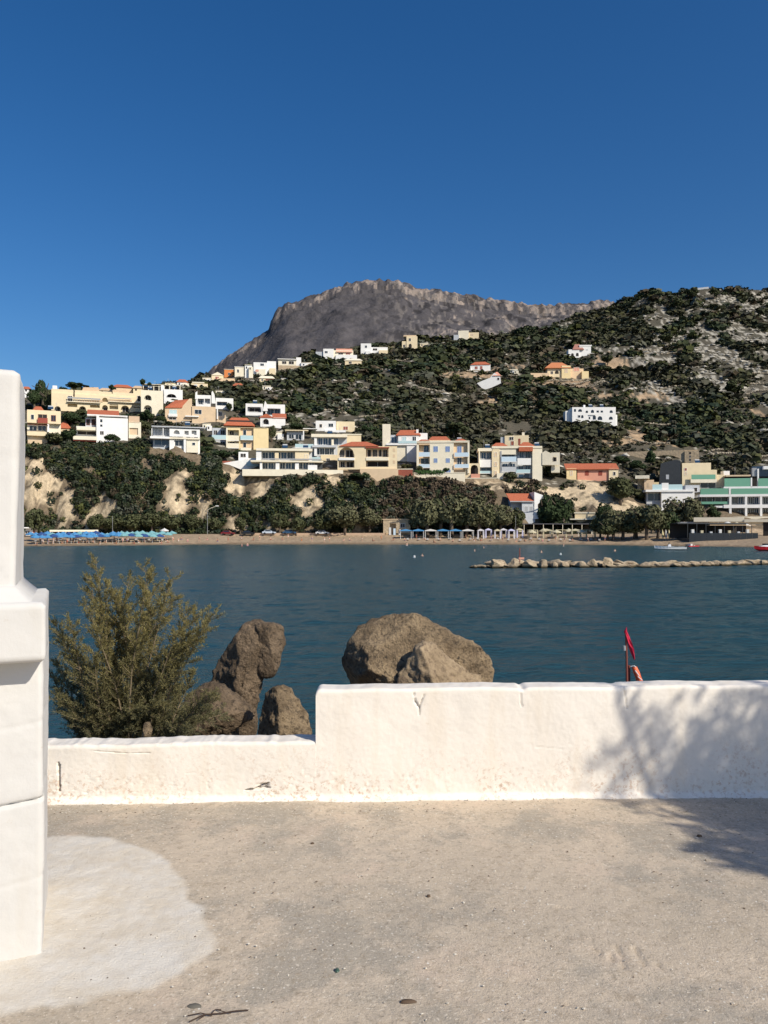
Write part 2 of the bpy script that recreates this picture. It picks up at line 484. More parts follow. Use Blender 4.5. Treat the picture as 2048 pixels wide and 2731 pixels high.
# water --------------------------------------------------------------
def water():
    m = bpy.data.materials.new("sea_water"); m.use_nodes = True
    n = m.node_tree.nodes; l = m.node_tree.links
    p = n["Principled BSDF"]
    p.inputs["Roughness"].default_value = .22
    p.inputs["Specular IOR Level"].default_value = .10
    p.inputs["IOR"].default_value = 1.33
    geo = n.new("ShaderNodeNewGeometry")
    big = n.new("ShaderNodeTexNoise"); big.inputs["Scale"].default_value = .02; big.inputs["Detail"].default_value = 3
    l.new(geo.outputs["Position"], big.inputs["Vector"])
    sep = n.new("ShaderNodeSeparateXYZ"); l.new(geo.outputs["Position"], sep.inputs[0])
    mr = n.new("ShaderNodeMapRange"); l.new(sep.outputs["Y"], mr.inputs[0])
    mr.inputs[1].default_value = 120; mr.inputs[2].default_value = 222; mr.inputs[3].default_value = 0; mr.inputs[4].default_value = .75
    mu = n.new("ShaderNodeMath"); mu.operation = 'MULTIPLY'
    l.new(mr.outputs[0], mu.inputs[0]); l.new(big.outputs["Fac"], mu.inputs[1])
    mix = n.new("ShaderNodeMix"); mix.data_type = 'RGBA'
    mix.inputs["A"].default_value = (.020,.062,.080,1); mix.inputs["B"].default_value = (.040,.088,.090,1)
    l.new(mu.outputs[0], mix.inputs["Factor"]); l.new(mix.outputs["Result"], p.inputs["Base Color"])
    prev = None
    for sx, sy, dist in ((1.3,3.0,.05),(4.5,9,.02)):
        mp = n.new("ShaderNodeMapping"); mp.inputs["Scale"].default_value = (sx, sy, 1); mp.inputs["Rotation"].default_value = (0,0,.12)
        l.new(geo.outputs["Position"], mp.inputs["Vector"])
        no = n.new("ShaderNodeTexNoise"); no.inputs["Scale"].default_value = 1; no.inputs["Detail"].default_value = 3
        l.new(mp.outputs[0], no.inputs["Vector"])
        b = n.new("ShaderNodeBump"); b.inputs["Distance"].default_value = dist*2.6; b.inputs["Strength"].default_value = 1
        l.new(no.outputs["Fac"], b.inputs["Height"])
        if prev: l.new(prev.outputs[0], b.inputs["Normal"])
        prev = b
    l.new(prev.outputs[0], p.inputs["Normal"])
    ys = [9.0]
    while ys[-1] < 240: ys.append(ys[-1]*1.0062+.03)
    ys = np.array([-300, -60, -20]+ys+[262.0])
    xs = np.concatenate([[-1500, -600, -220, -130], np.arange(-95, -30, .8), np.arange(-30, 30, .2), np.arange(30, 95, .8), [130, 220, 600, 1500]])
    X, Y = np.meshgrid(xs, ys)
    fade = np.clip((120-np.abs(X))/20, 0, 1)*np.clip(Y/9, 0, 1)*np.clip((262-Y)/10, 0, 1)
    u = X+Y*.12; v = Y-X*.12
    Z = ((fnoise(u*.28, v*.62, 3)-.5)*.20+(fnoise(u*.9+7, v*2.1, 3)-.5)*.11+(fnoise(u*2.6+3, v*5.0, 2)-.5)*.035)*fade
    nx = len(xs); i, j = np.meshgrid(np.arange(nx-1), np.arange(len(ys)-1)); a = (j*nx+i).ravel()
    me = nmesh("sea", np.stack([X.ravel(), Y.ravel(), Z.ravel()], 1), np.stack([a, a+1, a+nx+1, a+nx], 1), m, smooth=True)
    tag(mesh_obj("sea", me), kind="structure")
water()

# ------------------------------------------------------------------ buildings
HOUSES = []      # (x0,x1,ytop,ybase,D) in photo pixels, so that shrubs keep clear
class House:
    def __init__(s, name, x0, x1, ybase, label, cat="house", group=None, yaw=0.0, D=None, depth=9, ytop=None):
        pc = (x0+x1)/2
        s.D = D or ground(pc, ybase)
        s.x0, s.x1 = x0, x1
        s.yb = ybase
        s.c = Vector(((pc-1024)/F*s.D, s.D, zz(ybase, s.D)))
        s.rz = -math.atan2(s.c.x, s.c.y) + R(yaw)
        s.root = empty(name, s.c, s.rz, label, cat, group)
        s.ax = Vector((math.cos(s.rz), math.sin(s.rz))); s.ay = Vector((-math.sin(s.rz), math.cos(s.rz)))
        s.parts = {}
        s.s = s.D/F
        HOUSES.append((x0, x1, ytop or ybase-60, ybase, s.D, depth))
    def P(s, px, py, o=0.0):
        """photo pixel on the house plane at depth o -> local x, local z"""
        d = Vector(((px-1024)/F, 1.0)); c2 = Vector((s.c.x, s.c.y))
        # (t*d - c2).ay = o
        t = (o + c2.dot(s.ay))/d.dot(s.ay)
        q = d*t-c2
        return q.dot(s.ax), CAMZ+(HZ-py)/F*t-s.c.z
    def mb(s, part, m):
        k = (part, m.name)
        if k not in s.parts: s.parts[k] = (MB(), m)
        return s.parts[k][0]
    def box(s, part, x0, x1, y0, y1, o0, o1, m, down=0.0):
        a, zt = s.P(x0, y0, o0); b, zb = s.P(x1, y1, o0)
        s.mb(part, m).box(a, b, o0, o1, zb-down, zt)
    def poly(s, part, pts, o0, o1, m):
        s.mb(part, m).prism([s.P(x, y, o0) for x, y in pts], o0, o1)
    def single(s, name, m, x0, x1, y0, y1, o0, o1):
        mb = MB(); a, zt = s.P(x0, y0, o0); b, zb = s.P(x1, y1, o0)
        mb.box(a, b, o0, o1, zb, zt)
        return mb.build(name, m, s.root)
    def win(s, x0, x1, y0, y1, o=0.0, m=None, arch=False, frame=None, name="window"):
        """a window: frame ring standing proud of the wall, pane inside it"""
        m = m or GLASS; frame = frame or WHITE
        a, zt = s.P(x0, y0, o); b, zb = s.P(x1, y1, o)
        w = MB()
        if arch:
            n = 8; cx = (a+b)/2; r = (b-a)/2; zs = zt-r
            if zs < zb: zs = zb
            pts = [(a, zb), (b, zb)]+[(cx+r*math.cos(math.pi*k/n), zs+(zt-zs)*math.sin(math.pi*k/n)) for k in range(n+1)]
            w.prism(pts, o-.05, o+.05)
            w.build(name, m, s.root)
            return
        big = (b-a) > .9 and (zt-zb) > .9
        if big and frame is not False:
            t = .09
            f = MB()
            f.box(a, b, o-.10, o+.02, zb, zb+t).box(a, b, o-.10, o+.02, zt-t, zt)
            f.box(a, a+t, o-.10, o+.02, zb+t, zt-t).box(b-t, b, o-.10, o+.02, zb+t, zt-t)
            if b-a > 1.3: f.box((a+b)/2-.04, (a+b)/2+.04, o-.08, o+.02, zb+t, zt-t)
            fo = f.build(name, frame, s.root)
            w.box(a+t, b-t, o-.04, o+.03, zb+t, zt-t)
            w.build("pane", m, fo)
        else:
            w.box(a, b, o-.05, o+.03, zb, zt)
            w.build(name, m, s.root)
    def archwall(s, part, x0, x1, y0, y1, ops, o0, o1, m):
        """wall sheet with openings (ax0,ax1,ay0,ay1,arched)"""
        a, zt = s.P(x0, y0, o0); b, zb = s.P(x1, y1, o0)
        O = []
        for (u0, u1, v0, v1, ar) in ops:
            p, q = s.P(u0, v0, o0); r, t = s.P(u1, v1, o0)
            O.append((p, r, t, q, ar))
        xs = {a, b}
        for p, r, t, q, ar in O:
            n = 10 if ar else 1
            for k in range(n+1): xs.add(p+(r-p)*k/n)
        xs = sorted(x for x in xs if a-1e-6 <= x <= b+1e-6)
        mb = s.mb(part, m)
        def top(o, x):
            p, r, t, q, ar = o
            if not ar: return q
            c = (p+r)/2; rad = (r-p)/2; rise = min(rad, q-t)
            return q-rise+rise*math.sqrt(max(0, 1-((x-c)/rad)**2))
        for xa, xb in zip(xs[:-1], xs[1:]):
            if xb-xa < 1e-5: continue
            xm = (xa+xb)/2
            cov = sorted([o for o in O if o[0] < xm < o[1]], key=lambda o: o[2])
            lo = (zb, zb)
            for o in cov:
                if o[2] > lo[0]+.01:
                    mb.prism([(xa, lo[0]), (xb, lo[1]), (xb, o[2]), (xa, o[2])], o0, o1)
                lo = (top(o, xa), top(o, xb))
            if zt > max(lo)+.01:
                mb.prism([(xa, lo[0]), (xb, lo[1]), (xb, zt), (xa, zt)], o0, o1)
    def hip(s, x0, x1, ye, yr, o0, o1, m, ridge=.5, over=.4, part="roof"):
        """hip roof over the box x0..x1, o0..o1: eave row ye, ridge row yr"""
        a, ze = s.P(x0, ye, o0); b, _ = s.P(x1, ye, o0)
        om = (o0+o1)/2
        _, zr = s.P((x0+x1)/2, yr, om)
        a -= over; b += over; o0 -= over; o1 += over
        inset = min((b-a)*ridge/2, (o1-o0)/2*1.2)
        v = [(a,o0,ze),(b,o0,ze),(b,o1,ze),(a,o1,ze),(a+inset,om,zr),(b-inset,om,zr),
             (a,o0,ze-.18),(b,o0,ze-.18),(b,o1,ze-.18),(a,o1,ze-.18)]
        s.mb(part, m).add(v, [(0,1,5,4),(1,2,5),(2,3,4,5),(3,0,4),(6,7,1,0),(7,8,2,1),(8,9,3,2),(9,6,0,3),(9,8,7,6)])
    def shed(s, x0, x1, yf, yb, o0, o1, m, part="roof"):
        """single slope rising away from the sea"""
        a, z0 = s.P(x0, yf, o0); b, _ = s.P(x1, yf, o0)
        _, z1 = s.P((x0+x1)/2, yb, o1)
        s.mb(part, m).add([(a,o0,z0),(b,o0,z0),(b,o1,z1),(a,o1,z1),(a,o0,z0-.2),(b,o0,z0-.2),(b,o1,z1-.2),(a,o1,z1-.2)],
              [(0,1,2,3),(4,5,1,0),(5,6,2,1),(6,7,3,2),(7,4,0,3),(7,6,5,4)])
    def gable(s, x0, x1, ye, yr, o0, o1, m, part="roof"):
        """gable facing the sea, ridge running away"""
        a, ze = s.P(x0, ye, o0); b, _ = s.P(x1, ye, o0); _, zr = s.P((x0+x1)/2, yr, o0)
        c = (a+b)/2
        s.mb(part, m).add([(a-.3,o0-.3,ze-.1),(b+.3,o0-.3,ze-.1),(c,o0-.3,zr+.15),(a-.3,o1,ze-.1),(b+.3,o1,ze-.1),(c,o1,zr+.15)],
              [(0,2,5,3),(2,1,4,5),(0,1,2),(5,4,3),(0,3,4,1)])
    def balcony(s, x0, x1, y0, y1, out, m, o=0.0, slab=WHITE):
        """balcony: parapet y0..y1 in front of the plane o, standing out by `out`"""
        a, zt = s.P(x0, y0, o-out); b, zb = s.P(x1, y1, o-out)
        mb = MB()
        mb.box(a, b, o-out, o-.01, zb, zb+.16)
        so = mb.build("balcony", slab, s.root)
        p = MB(); p.box(a, b, o-out, o-out+.08, zb+.16, zt).box(a, a+.08, o-out+.08, o-.01, zb+.16, zt).box(b-.08, b, o-out+.08, o-.01, zb+.16, zt)
        p.build("parapet", m, so)
    def rail(s, x0, x1, y0, y1, o, m, name="railing", t=.06):
        return s.single(name, m, x0, x1, y0, y1, o, o+t)
    def heater(s, px, py, o=3.0):
        """solar water heater standing on a flat roof"""
        a, z = s.P(px, py, o)
        mb = MB(); mb.add([(a-.9,o-.5,z),(a+.9,o-.5,z),(a+.9,o+.6,z+.9),(a-.9,o+.6,z+.9),(a-.9,o-.5,z-.06),(a+.9,o-.5,z-.06),(a+.9,o+.6,z+.84),(a-.9,o+.6,z+.84)], [(0,1,2,3),(7,6,5,4),(0,4,5,1),(1,5,6,2),(2,6,7,3),(3,7,4,0)])
        so = mb.build("solar_panel", BLUEGL, s.root)
        MB().tube([(a-.8,o+.75,z+1.05),(a+.8,o+.75,z+1.05)], .27, 8).build("water_tank", GREYW, so)
    def aerial(s, px, py, hgt=2.4, o=3.0):
        a, z = s.P(px, py, o)
        MB().tube([(a,o,z-.2),(a,o,z+hgt)], .035, 5).box(a-.5, a+.5, o-.02, o+.02, z+hgt*.8, z+hgt*.8+.05).box(a-.35, a+.35, o-.02, o+.02, z+hgt*.65, z+hgt*.65+.05).build("aerial", METAL, s.root)
    def done(s):
        for (part, _), (mb, m) in s.parts.items():
            V = np.array(mb.v); par = list(range(len(V)))
            def find(i):
                while par[i] != i: par[i] = par[par[i]]; i = par[i]
                return i
            for f in mb.f:
                for i in f[1:]:
                    a, b = find(f[0]), find(i)
                    if a != b: par[a] = b
            isl = {}
            for i in range(len(V)): isl.setdefault(find(i), []).append(i)
            boxes = [(V[i].min(0)-.12, V[i].max(0)+.12, set(i)) for i in isl.values()]
            merged = True
            while merged:                       # pieces that touch stay one part
                merged = False
                for a in range(len(boxes)):
                    for b in range(a+1, len(boxes)):
                        if (boxes[a][0] <= boxes[b][1]).all() and (boxes[b][0] <= boxes[a][1]).all():
                            boxes[a] = (np.minimum(boxes[a][0], boxes[b][0]), np.maximum(boxes[a][1], boxes[b][1]), boxes[a][2] | boxes[b][2])
                            del boxes[b]; merged = True; break
                    if merged: break
            for _, _, ids in boxes:
                ids = sorted(ids); mp = {o: n for n, o in enumerate(ids)}
                q = MB(); q.add([mb.v[i] for i in ids], [[mp[i] for i in f] for f in mb.f if f[0] in mp])
                q.build(part, m, s.root)
        return s.root

def H(*a, **k): return House(*a, **k)
TOWN = "houses and hotels above the cliff"

# --- left terrace row
h = H("cream_house", 72, 163, 1187, "cream three storey house with small red roof cap, beside the white pillar", group=TOWN, depth=9)
h.box("wall", 72, 162, 1092, 1131, 0, 9, CREAM); h.box("wall", 72, 126, 1131, 1187, 1.8, 9, PALE, down=3)
h.box("wall", 126, 131, 1131, 1152, 0, 1.8, WHITE); h.box("wall", 126, 162, 1131, 1152, 1.8, 9, PALE, down=3)
h.box("slab", 72, 128, 1131, 1134, -.8, 0, REDWOOD); h.box("slab", 72, 124, 1150, 1163, -.6, 1.8, CREAM); h.box("wall", 74, 112, 1172, 1187, -.3, 1.8, BEIGE, down=2)
h.win(82, 91, 1105, 1119); h.win(101, 126, 1104, 1121, m=SHADEIN, frame=BEIGE); h.win(136, 149, 1107, 1124, frame=REDWOOD)
h.rail(100, 127, 1114, 1129, -.7, REDWOOD); h.win(78, 98, 1135, 1150, o=1.8); h.win(101, 123, 1135, 1150, o=1.8)
h.hip(91, 113, 1092, 1084, 1, 5, TILE); h.heater(135,1091,3); h.aerial(150,1091); h.done()
h = H("cream_outbuilding", 157, 187, 1150, "small cream lean-to with red pyramid roof beside cream house", group=TOWN, depth=6)
h.box("wall", 158, 186, 1140, 1150, 0, 5, CREAM, down=2); h.hip(157, 187, 1141, 1122, 0, 5, TILE, ridge=.9); h.done()
h = H("red_edged_house", 195, 345, 1184, "white house with red roof edge and tiered balconies facing left", group=TOWN, depth=9)
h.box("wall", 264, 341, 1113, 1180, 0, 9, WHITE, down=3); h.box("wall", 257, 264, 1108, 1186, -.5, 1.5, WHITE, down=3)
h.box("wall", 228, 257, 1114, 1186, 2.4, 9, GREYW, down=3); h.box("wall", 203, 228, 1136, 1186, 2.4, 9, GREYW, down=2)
h.box("slab", 204, 258, 1137, 1148, 0, 2.4, PALE); h.box("slab", 195, 258, 1162, 1174, -.6, 2.4, PALE); h.box("trim", 195, 257, 1174, 1177, -.6, 2.4, REDWOOD)
h.win(230, 240, 1118, 1134, o=2.4, m=SHADEIN, frame=REDWOOD); h.win(244, 255, 1118, 1134, o=2.4, m=SHADEIN, frame=REDWOOD); h.win(206, 256, 1149, 1161, o=2.4, m=SHADEIN); h.win(199, 256, 1178, 1187, o=2.3, m=SHADEIN)
h.win(267, 273, 1118, 1126, m=GLASS); h.win(267, 273, 1132, 1138); h.win(266, 277, 1149, 1160, m=SHADEIN)
h.box("roof", 232, 340, 1104, 1113, -.3, 9, WHITE); h.box("roof", 250, 337, 1107.5, 1111.5, -.38, -.3, REDWOOD); h.shed(232, 318, 1104, 1094, 0, 8, TILE); h.done()
h = H("beige_arch_house", 343, 376, 1170, "beige sloping annex with dark opening right of red edged house", group=TOWN, depth=7)
h.archwall("wall", 343, 376, 1125, 1170, [(345, 368, 1141, 1160, False)], 0, .4, PALE); h.box("wall", 343, 376, 1127, 1170, .45, 7, BEIGE, down=3)
h.shed(343, 372, 1126, 1110, 0, 7, TANROOF); h.done()

# --- big cream complex
h = H("cream_apartment_complex", 137, 376, 1106, "long cream complex with two beige hipped roofs and arches on hilltop", cat="apartment building", group=TOWN, depth=10)
h.archwall("wall", 137, 376, 1047, 1106, [(145,162,1083,1105,True),(180,206,1076,1086,False),(210,230,1083,1105,True),(240,266,1080,1088,False),(272,288,1060,1073,True),(272,288,1080,1103,True),(292,315,1078,1092,False),(322,345,1081,1104,True),(352,374,1076,1088,False)], 0, .4, CREAM)
h.box("wall", 137, 376, 1050, 1106, 1.8, 10, CREAM, down=3); h.box("wall", 137, 376, 1047, 1050, .4, 10, CREAM)
h.box("wall", 137, 376, 1074, 1077, .4, 1.8, CREAM)
for (a, b, c, d) in ((181,193,1055,1071),(366,374,1055,1071),(215,226,1085,1103),(326,342,1086,1102),(148,160,1086,1103),(275,286,1086,1102)): h.win(a, b, c, d, o=0 if d < 1075 else 1.8, m=SHADEIN)
h.box("slab", 178, 268, 1071, 1074, -1.0, 0, PALE); h.box("slab", 290, 376, 1071, 1074, -1.0, 0, PALE)
for k in range(14): h.single("baluster", METAL, 180+k*6.4, 180.8+k*6.4, 1063, 1071, -.95, -.9)
h.rail(179, 268, 1062, 1063, -.98, METAL); h.rail(292, 350, 1062, 1063, -.98, METAL)
for (xa, xb, xc, xd, yt, yb_) in ((207,274,222,262,1033,1072), (290,352,304,336,1039,1070)):
    q = [h.P(xa, yb_, -.25), h.P(xb, yb_, -.25), h.P(xd, yt, 1.6), h.P(xc, yt, 1.6)]
    h.mb("roof", TANROOF).add([(q[0][0],-.25,q[0][1]),(q[1][0],-.25,q[1][1]),(q[2][0],1.6,q[2][1]),(q[3][0],1.6,q[3][1]),(q[0][0],5,q[0][1]),(q[1][0],5,q[1][1]),(q[2][0],4,q[2][1]),(q[3][0],4,q[3][1])], [(0,1,2,3),(1,5,6,2),(5,4,7,6),(4,0,3,7),(3,2,6,7),(4,5,1,0)])
h.box("chimney", 140, 152, 1028, 1040, 2, 4, WHITE); h.aerial(190,1047,4.5,5); h.heater(165,1046,4); h.done()
h = H("white_arcade_house", 376, 435, 1110, "pale white block with two stacked dark arches on its left", group=TOWN, depth=8)
h.archwall("wall", 376, 435, 1040, 1110, [(385,404,1053,1068,True),(383,405,1080,1106,True)], 0, .4, PALE)
h.box("wall", 376, 435, 1043, 1110, 1.6, 8, PALE, down=3); h.box("wall", 376, 435, 1040, 1043, .4, 8, PALE); h.box("wall", 434, 435, 1043, 1110, .4, 1.6, PALE)
h.win(388, 401, 1056, 1068, o=1.6, m=SHADEIN); h.win(387, 401, 1086, 1104, o=1.6, m=SHADEIN); h.heater(400,1039,3); h.done()
h = H("white_roof_terrace_house", 435, 487, 1078, "white house with slanted dark loggia and chimney at row end", group=TOWN, depth=8)
h.archwall("wall", 437, 487, 1038, 1078, [(443,471,1050,1061,True)], 0, .4, WHITE); h.box("wall", 437, 487, 1040, 1078, 1.8, 8, WHITE, down=3); h.box("wall", 437, 487, 1038, 1040, .4, 8, WHITE)
h.win(446, 468, 1052, 1061, o=1.8, m=SHADEIN); h.box("chimney", 429, 437, 1027, 1050, 1, 2.2, WHITE); h.heater(465,1037,3); h.aerial(455,1037,3); h.done()
h = H("long_pergola_block", 380, 482, 1040, "low cream block with dark pergola strip along the skyline", group=TOWN, D=352, depth=6)
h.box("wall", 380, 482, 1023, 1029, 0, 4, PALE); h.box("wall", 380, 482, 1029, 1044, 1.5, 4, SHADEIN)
for k in range(8): h.single("post", PALE, 381+k*14, 383+k*14, 1029, 1042, 0, .3)
h.done()
h = H("gable_house", 438, 512, 1125, "beige house with red pitched roof left of stepped extension", group=TOWN, depth=8)
h.box("wall", 440, 484, 1086, 1125, 0, 8, BEIGE, down=3); h.win(451, 472, 1092, 1106, m=AQUA); h.rail(449, 473, 1103, 1110, -.6, WHITE); h.box("slab", 449, 473, 1110, 1112, -.7, 0, WHITE); h.win(450, 470, 1113, 1120, m=SHADEIN)
h.poly("wall", [(484,1122),(512,1122),(512,1063),(505,1063),(484,1086)], 0, 8, BEIGE)
h.mb("roof", TILE).add([(*h.P(440,1086,-.3)[:1],-.3,h.P(440,1086,-.3)[1]),(h.P(485,1086,-.3)[0],-.3,h.P(485,1086,-.3)[1]),(h.P(508,1062,1)[0],3,h.P(508,1062,1)[1]),(h.P(466,1064,1)[0],4.5,h.P(466,1064,1)[1]),
  (h.P(440,1088,-.3)[0],-.3,h.P(440,1088,-.3)[1]),(h.P(485,1088,-.3)[0],-.3,h.P(485,1088,-.3)[1]),(h.P(508,1064,1)[0],3,h.P(508,1064,1)[1]),(h.P(466,1066,1)[0],4.5,h.P(466,1066,1)[1])],
  [(0,1,2,3),(4,5,1,0),(5,6,2,1),(6,7,3,2),(7,4,0,3),(7,6,5,4)])
h.done()
h = H("stepped_beige_house", 512, 582, 1127, "beige stepped house with white framed window below white chimneys", group=TOWN, depth=8)
h.box("wall", 512, 575, 1083, 1127, 0, 7, BEIGE, down=3); h.win(519, 538, 1092, 1105, m=GLASS); h.box("slab", 494, 530, 1108, 1112, -.8, 0, WHITE); h.box("wall", 577, 602, 1100, 1122, .5, 6, BEIGE, down=2)
h.win(583, 592, 1098, 1110, m=SHADEIN, o=.5); h.box("wall", 578, 581, 1086, 1118, 0, .5, WHITE); h.done()
h = H("chimney_house", 520, 625, 1092, "white cubic house with two tapering chimneys above beige house", group=TOWN, depth=7)
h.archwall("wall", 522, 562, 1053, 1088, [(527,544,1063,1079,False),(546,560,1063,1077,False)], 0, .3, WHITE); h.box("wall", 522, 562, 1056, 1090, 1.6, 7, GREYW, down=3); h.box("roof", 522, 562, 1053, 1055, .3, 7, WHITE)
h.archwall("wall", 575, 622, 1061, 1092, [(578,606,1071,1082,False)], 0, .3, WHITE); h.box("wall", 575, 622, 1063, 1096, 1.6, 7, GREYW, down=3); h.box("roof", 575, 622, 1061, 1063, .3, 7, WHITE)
h.win(530, 541, 1067, 1079, o=1.6); h.win(580, 604, 1073, 1083, o=1.6)
h.poly("chimney", [(564,1076),(575,1076),(572,1052),(567,1042),(564,1046)], -.2, 1.0, WHITE); h.poly("chimney", [(520,1064),(526,1064),(526,1043),(521,1047)], -.2, 1.0, WHITE); h.done()
h = H("white_frame_house", 655, 760, 1116, "white framed house with central chimney and large dark loggia", group=TOWN, depth=7)
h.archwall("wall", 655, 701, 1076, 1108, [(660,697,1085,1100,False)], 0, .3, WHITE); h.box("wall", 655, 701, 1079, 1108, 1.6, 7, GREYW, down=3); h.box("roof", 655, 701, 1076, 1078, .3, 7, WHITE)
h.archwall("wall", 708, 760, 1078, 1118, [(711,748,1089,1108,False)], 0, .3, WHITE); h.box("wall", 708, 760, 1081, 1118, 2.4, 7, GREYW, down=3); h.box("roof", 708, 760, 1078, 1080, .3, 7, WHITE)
h.win(714, 730, 1092, 1107, o=2.4); h.win(732, 746, 1092, 1107, o=2.4); h.win(664, 694, 1088, 1099, o=1.6, m=SHADEIN)
h.poly("chimney", [(700,1096),(714,1096),(711,1076),(707,1069),(704,1080)], -.3, .8, WHITE); h.heater(680,1075,4); h.done()
h = H("red_gable_cottage", 692, 765, 1140, "white cottage with red gable roof just below white framed house", group=TOWN, depth=7)
h.archwall("wall", 694, 725, 1112, 1140, [(701,717,1117,1132,True)], 0, .3, WHITE); h.box("wall", 694, 725, 1114, 1140, 1.4, 6, GREYW, down=3); h.box("wall", 725, 761, 1113, 1140, 0, 6, WHITE, down=3)
h.win(703, 715, 1120, 1132, o=1.4, m=SHADEIN); h.gable(692, 728, 1113, 1104, 0, 6, TILE); h.shed(726, 764, 1114, 1103, -.2, 6, TILE); h.done()

h = H("yellow_apartment_house", 566, 717, 1200, "yellow three storey house with red roof and pale balconies", cat="apartment building", group=TOWN, depth=9)
h.box("wall", 676, 716, 1141, 1196, 0, 9, YELLOW, down=3); h.box("wall", 640, 676, 1141, 1204, .9, 9, APRICOT, down=3); h.box("wall", 604, 640, 1141, 1204, 2.2, 9, PALE, down=3); h.box("wall", 566, 604, 1141, 1200, 2.8, 9, GREYW, down=3)
h.box("wall", 603, 607, 1141, 1196, 0, 2.2, PALE, down=2); h.box("wall", 637, 641, 1141, 1204, 0, 2.2, YELLOW, down=2); h.box("slab", 607, 637, 1141, 1147, 0, 2.2, YELLOW); h.box("slab", 590, 712, 1139, 1141, -.2, 9, CREAM)
h.balcony(565, 603, 1160, 1173, 1.2, AQUA, o=.3); h.balcony(607, 637, 1161, 1176, .5, PALE, o=.5); h.balcony(641, 675, 1161, 1174, 1.1, AQUA, o=.6); h.balcony(607, 637, 1182, 1196, .5, PALE, o=.5); h.balcony(641, 670, 1194, 1204, 1.0, PALE, o=.6)
for (a, b, c, d, o) in ((612,624,1149,1161,2.2),(648,657,1147,1161,.9),(648,657,1180,1194,.9),(612,626,1177,1184,2.2),(570,580,1147,1160,2.8),(588,600,1147,1160,2.8),(572,582,1178,1194,2.8),(588,600,1178,1194,2.8)): h.win(a, b, c, d, o=o, m=SHADEIN if a < 640 else GLASS)
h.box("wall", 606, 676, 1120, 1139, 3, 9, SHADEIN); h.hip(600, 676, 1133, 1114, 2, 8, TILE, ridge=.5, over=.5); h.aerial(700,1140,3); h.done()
h = H("blue_white_villa", 400, 535, 1196, "white villa with grey left loggia, arch and projecting balcony", group=TOWN, depth=8)
h.box("roof", 404, 546, 1135, 1142, -.6, 8, GREYW); h.archwall("wall", 452, 533, 1142, 1166, [(463,479,1147,1158,True),(492,503,1149,1160,False),(511,524,1148,1160,False)], 0, .3, WHITE)
h.box("wall", 452, 533, 1142, 1196, 1.2, 8, WHITE, down=2); h.box("wall", 408, 452, 1142, 1196, 2.4, 8, GREYW, down=3); h.box("slab", 400, 452, 1163, 1170, -.6, 2.4, WHITE); h.box("slab", 452, 533, 1166, 1172, 0, 1.2, PALE)
h.box("wall", 452, 464, 1174, 1192, 0, 1.2, WHITE, down=2); h.box("wall", 490, 496, 1172, 1192, 0, 1.2, WHITE, down=2); h.box("wall", 497, 529, 1176, 1192, 0, 1.2, PALE, down=2)
h.win(412, 430, 1144, 1163, o=2.4, m=METAL); h.win(432, 450, 1144, 1163, o=2.4, m=METAL); h.win(412, 450, 1172, 1188, o=2.4, m=BLUEGL); h.win(466, 488, 1174, 1190, o=1.2, m=GLASS); h.win(512, 521, 1180, 1188, o=0)
h.single("post", WHITE, 404, 406, 1142, 1163, -.5, -.3); h.single("post", WHITE, 434, 436, 1142, 1163, -.5, -.3); h.heater(500,1134,4); h.aerial(470,1134); h.done()

# --- cliff edge row
h = H("long_modern_villa", 650, 900, 1262, "long two storey modern villa with dark glass front on cliff edge", group=TOWN, depth=9)
h.box("roof", 683, 833, 1195, 1203, -.5, 9, PALE); h.box("wall", 683, 697, 1203, 1227, 0, 3, WHITE); h.box("wall", 699, 832, 1203, 1262, 2.2, 9, GREYW, down=3); h.box("wall", 787, 824, 1203, 1227, 0, 2.2, CREAM); h.box("wall", 733, 743, 1205, 1227, .2, 2.2, CREAM)
h.box("slab", 668, 862, 1227, 1233, -.7, 9, PALE)
for a, b in ((693,699),(735,745),(787,797)): h.box("wall", a, b, 1233, 1252, -.2, 2.2, WHITE)
for k in range(5): h.win(700+k*16.5, 715+k*16.5, 1206, 1227, o=2.2, m=BLUEGL if k % 2 else GLASS)
h.win(812, 821, 1212, 1226, m=CREAM)
for k in range(9): h.win(700+k*15.5, 714+k*15.5, 1234, 1251, o=2.2, m=BLUEGL if k % 3 else GLASS)
h.rail(699, 858, 1222, 1227, -.6, METAL); h.box("wall", 821, 846, 1240, 1253, -.8, -.3, WHITE); h.box("wall", 832, 860, 1233, 1262, 2.4, 9, DKGREY, down=2)
h.box("wall", 646, 915, 1251, 1263, -1.2, 9, PALE, down=1.0); h.heater(760,1194,5); h.heater(815,1194,5); h.done()
h = H("pool_terrace", 592, 690, 1254, "white stepped pool terrace with aqua glass left of long modern villa", cat="terrace", group=TOWN, depth=6)
h.poly("wall", [(592,1236),(612,1240),(668,1262),(690,1262),(690,1228),(660,1224),(612,1232)], -1, 7, WHITE); h.box("wall", 655, 690, 1222, 1229, 0, 5, WHITE); h.rail(658, 690, 1232, 1244, -1.2, AQUA); h.box("wall", 636, 662, 1205, 1224, 2, 6, WHITE, down=2); h.win(641, 656, 1209, 1220, o=2, m=SHADEIN)
h.box("brick_base", 580, 617, 1229, 1240, -.5, 3, BRICK, down=1); h.done()
h = H("upper_glass_villa", 787, 922, 1252, "modern villa with dark blue glass storeys and thin white roof", group=TOWN, D=282, depth=9)
h.box("roof", 830, 926, 1157, 1166, -.5, 8, PALE); h.box("wall", 840, 925, 1166, 1250, 1.8, 8, GREYW); h.box("slab", 832, 896, 1187, 1193, -.5, 1.8, GREYW); h.box("wall", 838, 845, 1166, 1188, 0, 1.8, WHITE); h.box("wall", 884, 890, 1172, 1188, 0, 1.8, PALE); h.box("wall", 838, 845, 1193, 1216, 0, 1.8, WHITE)
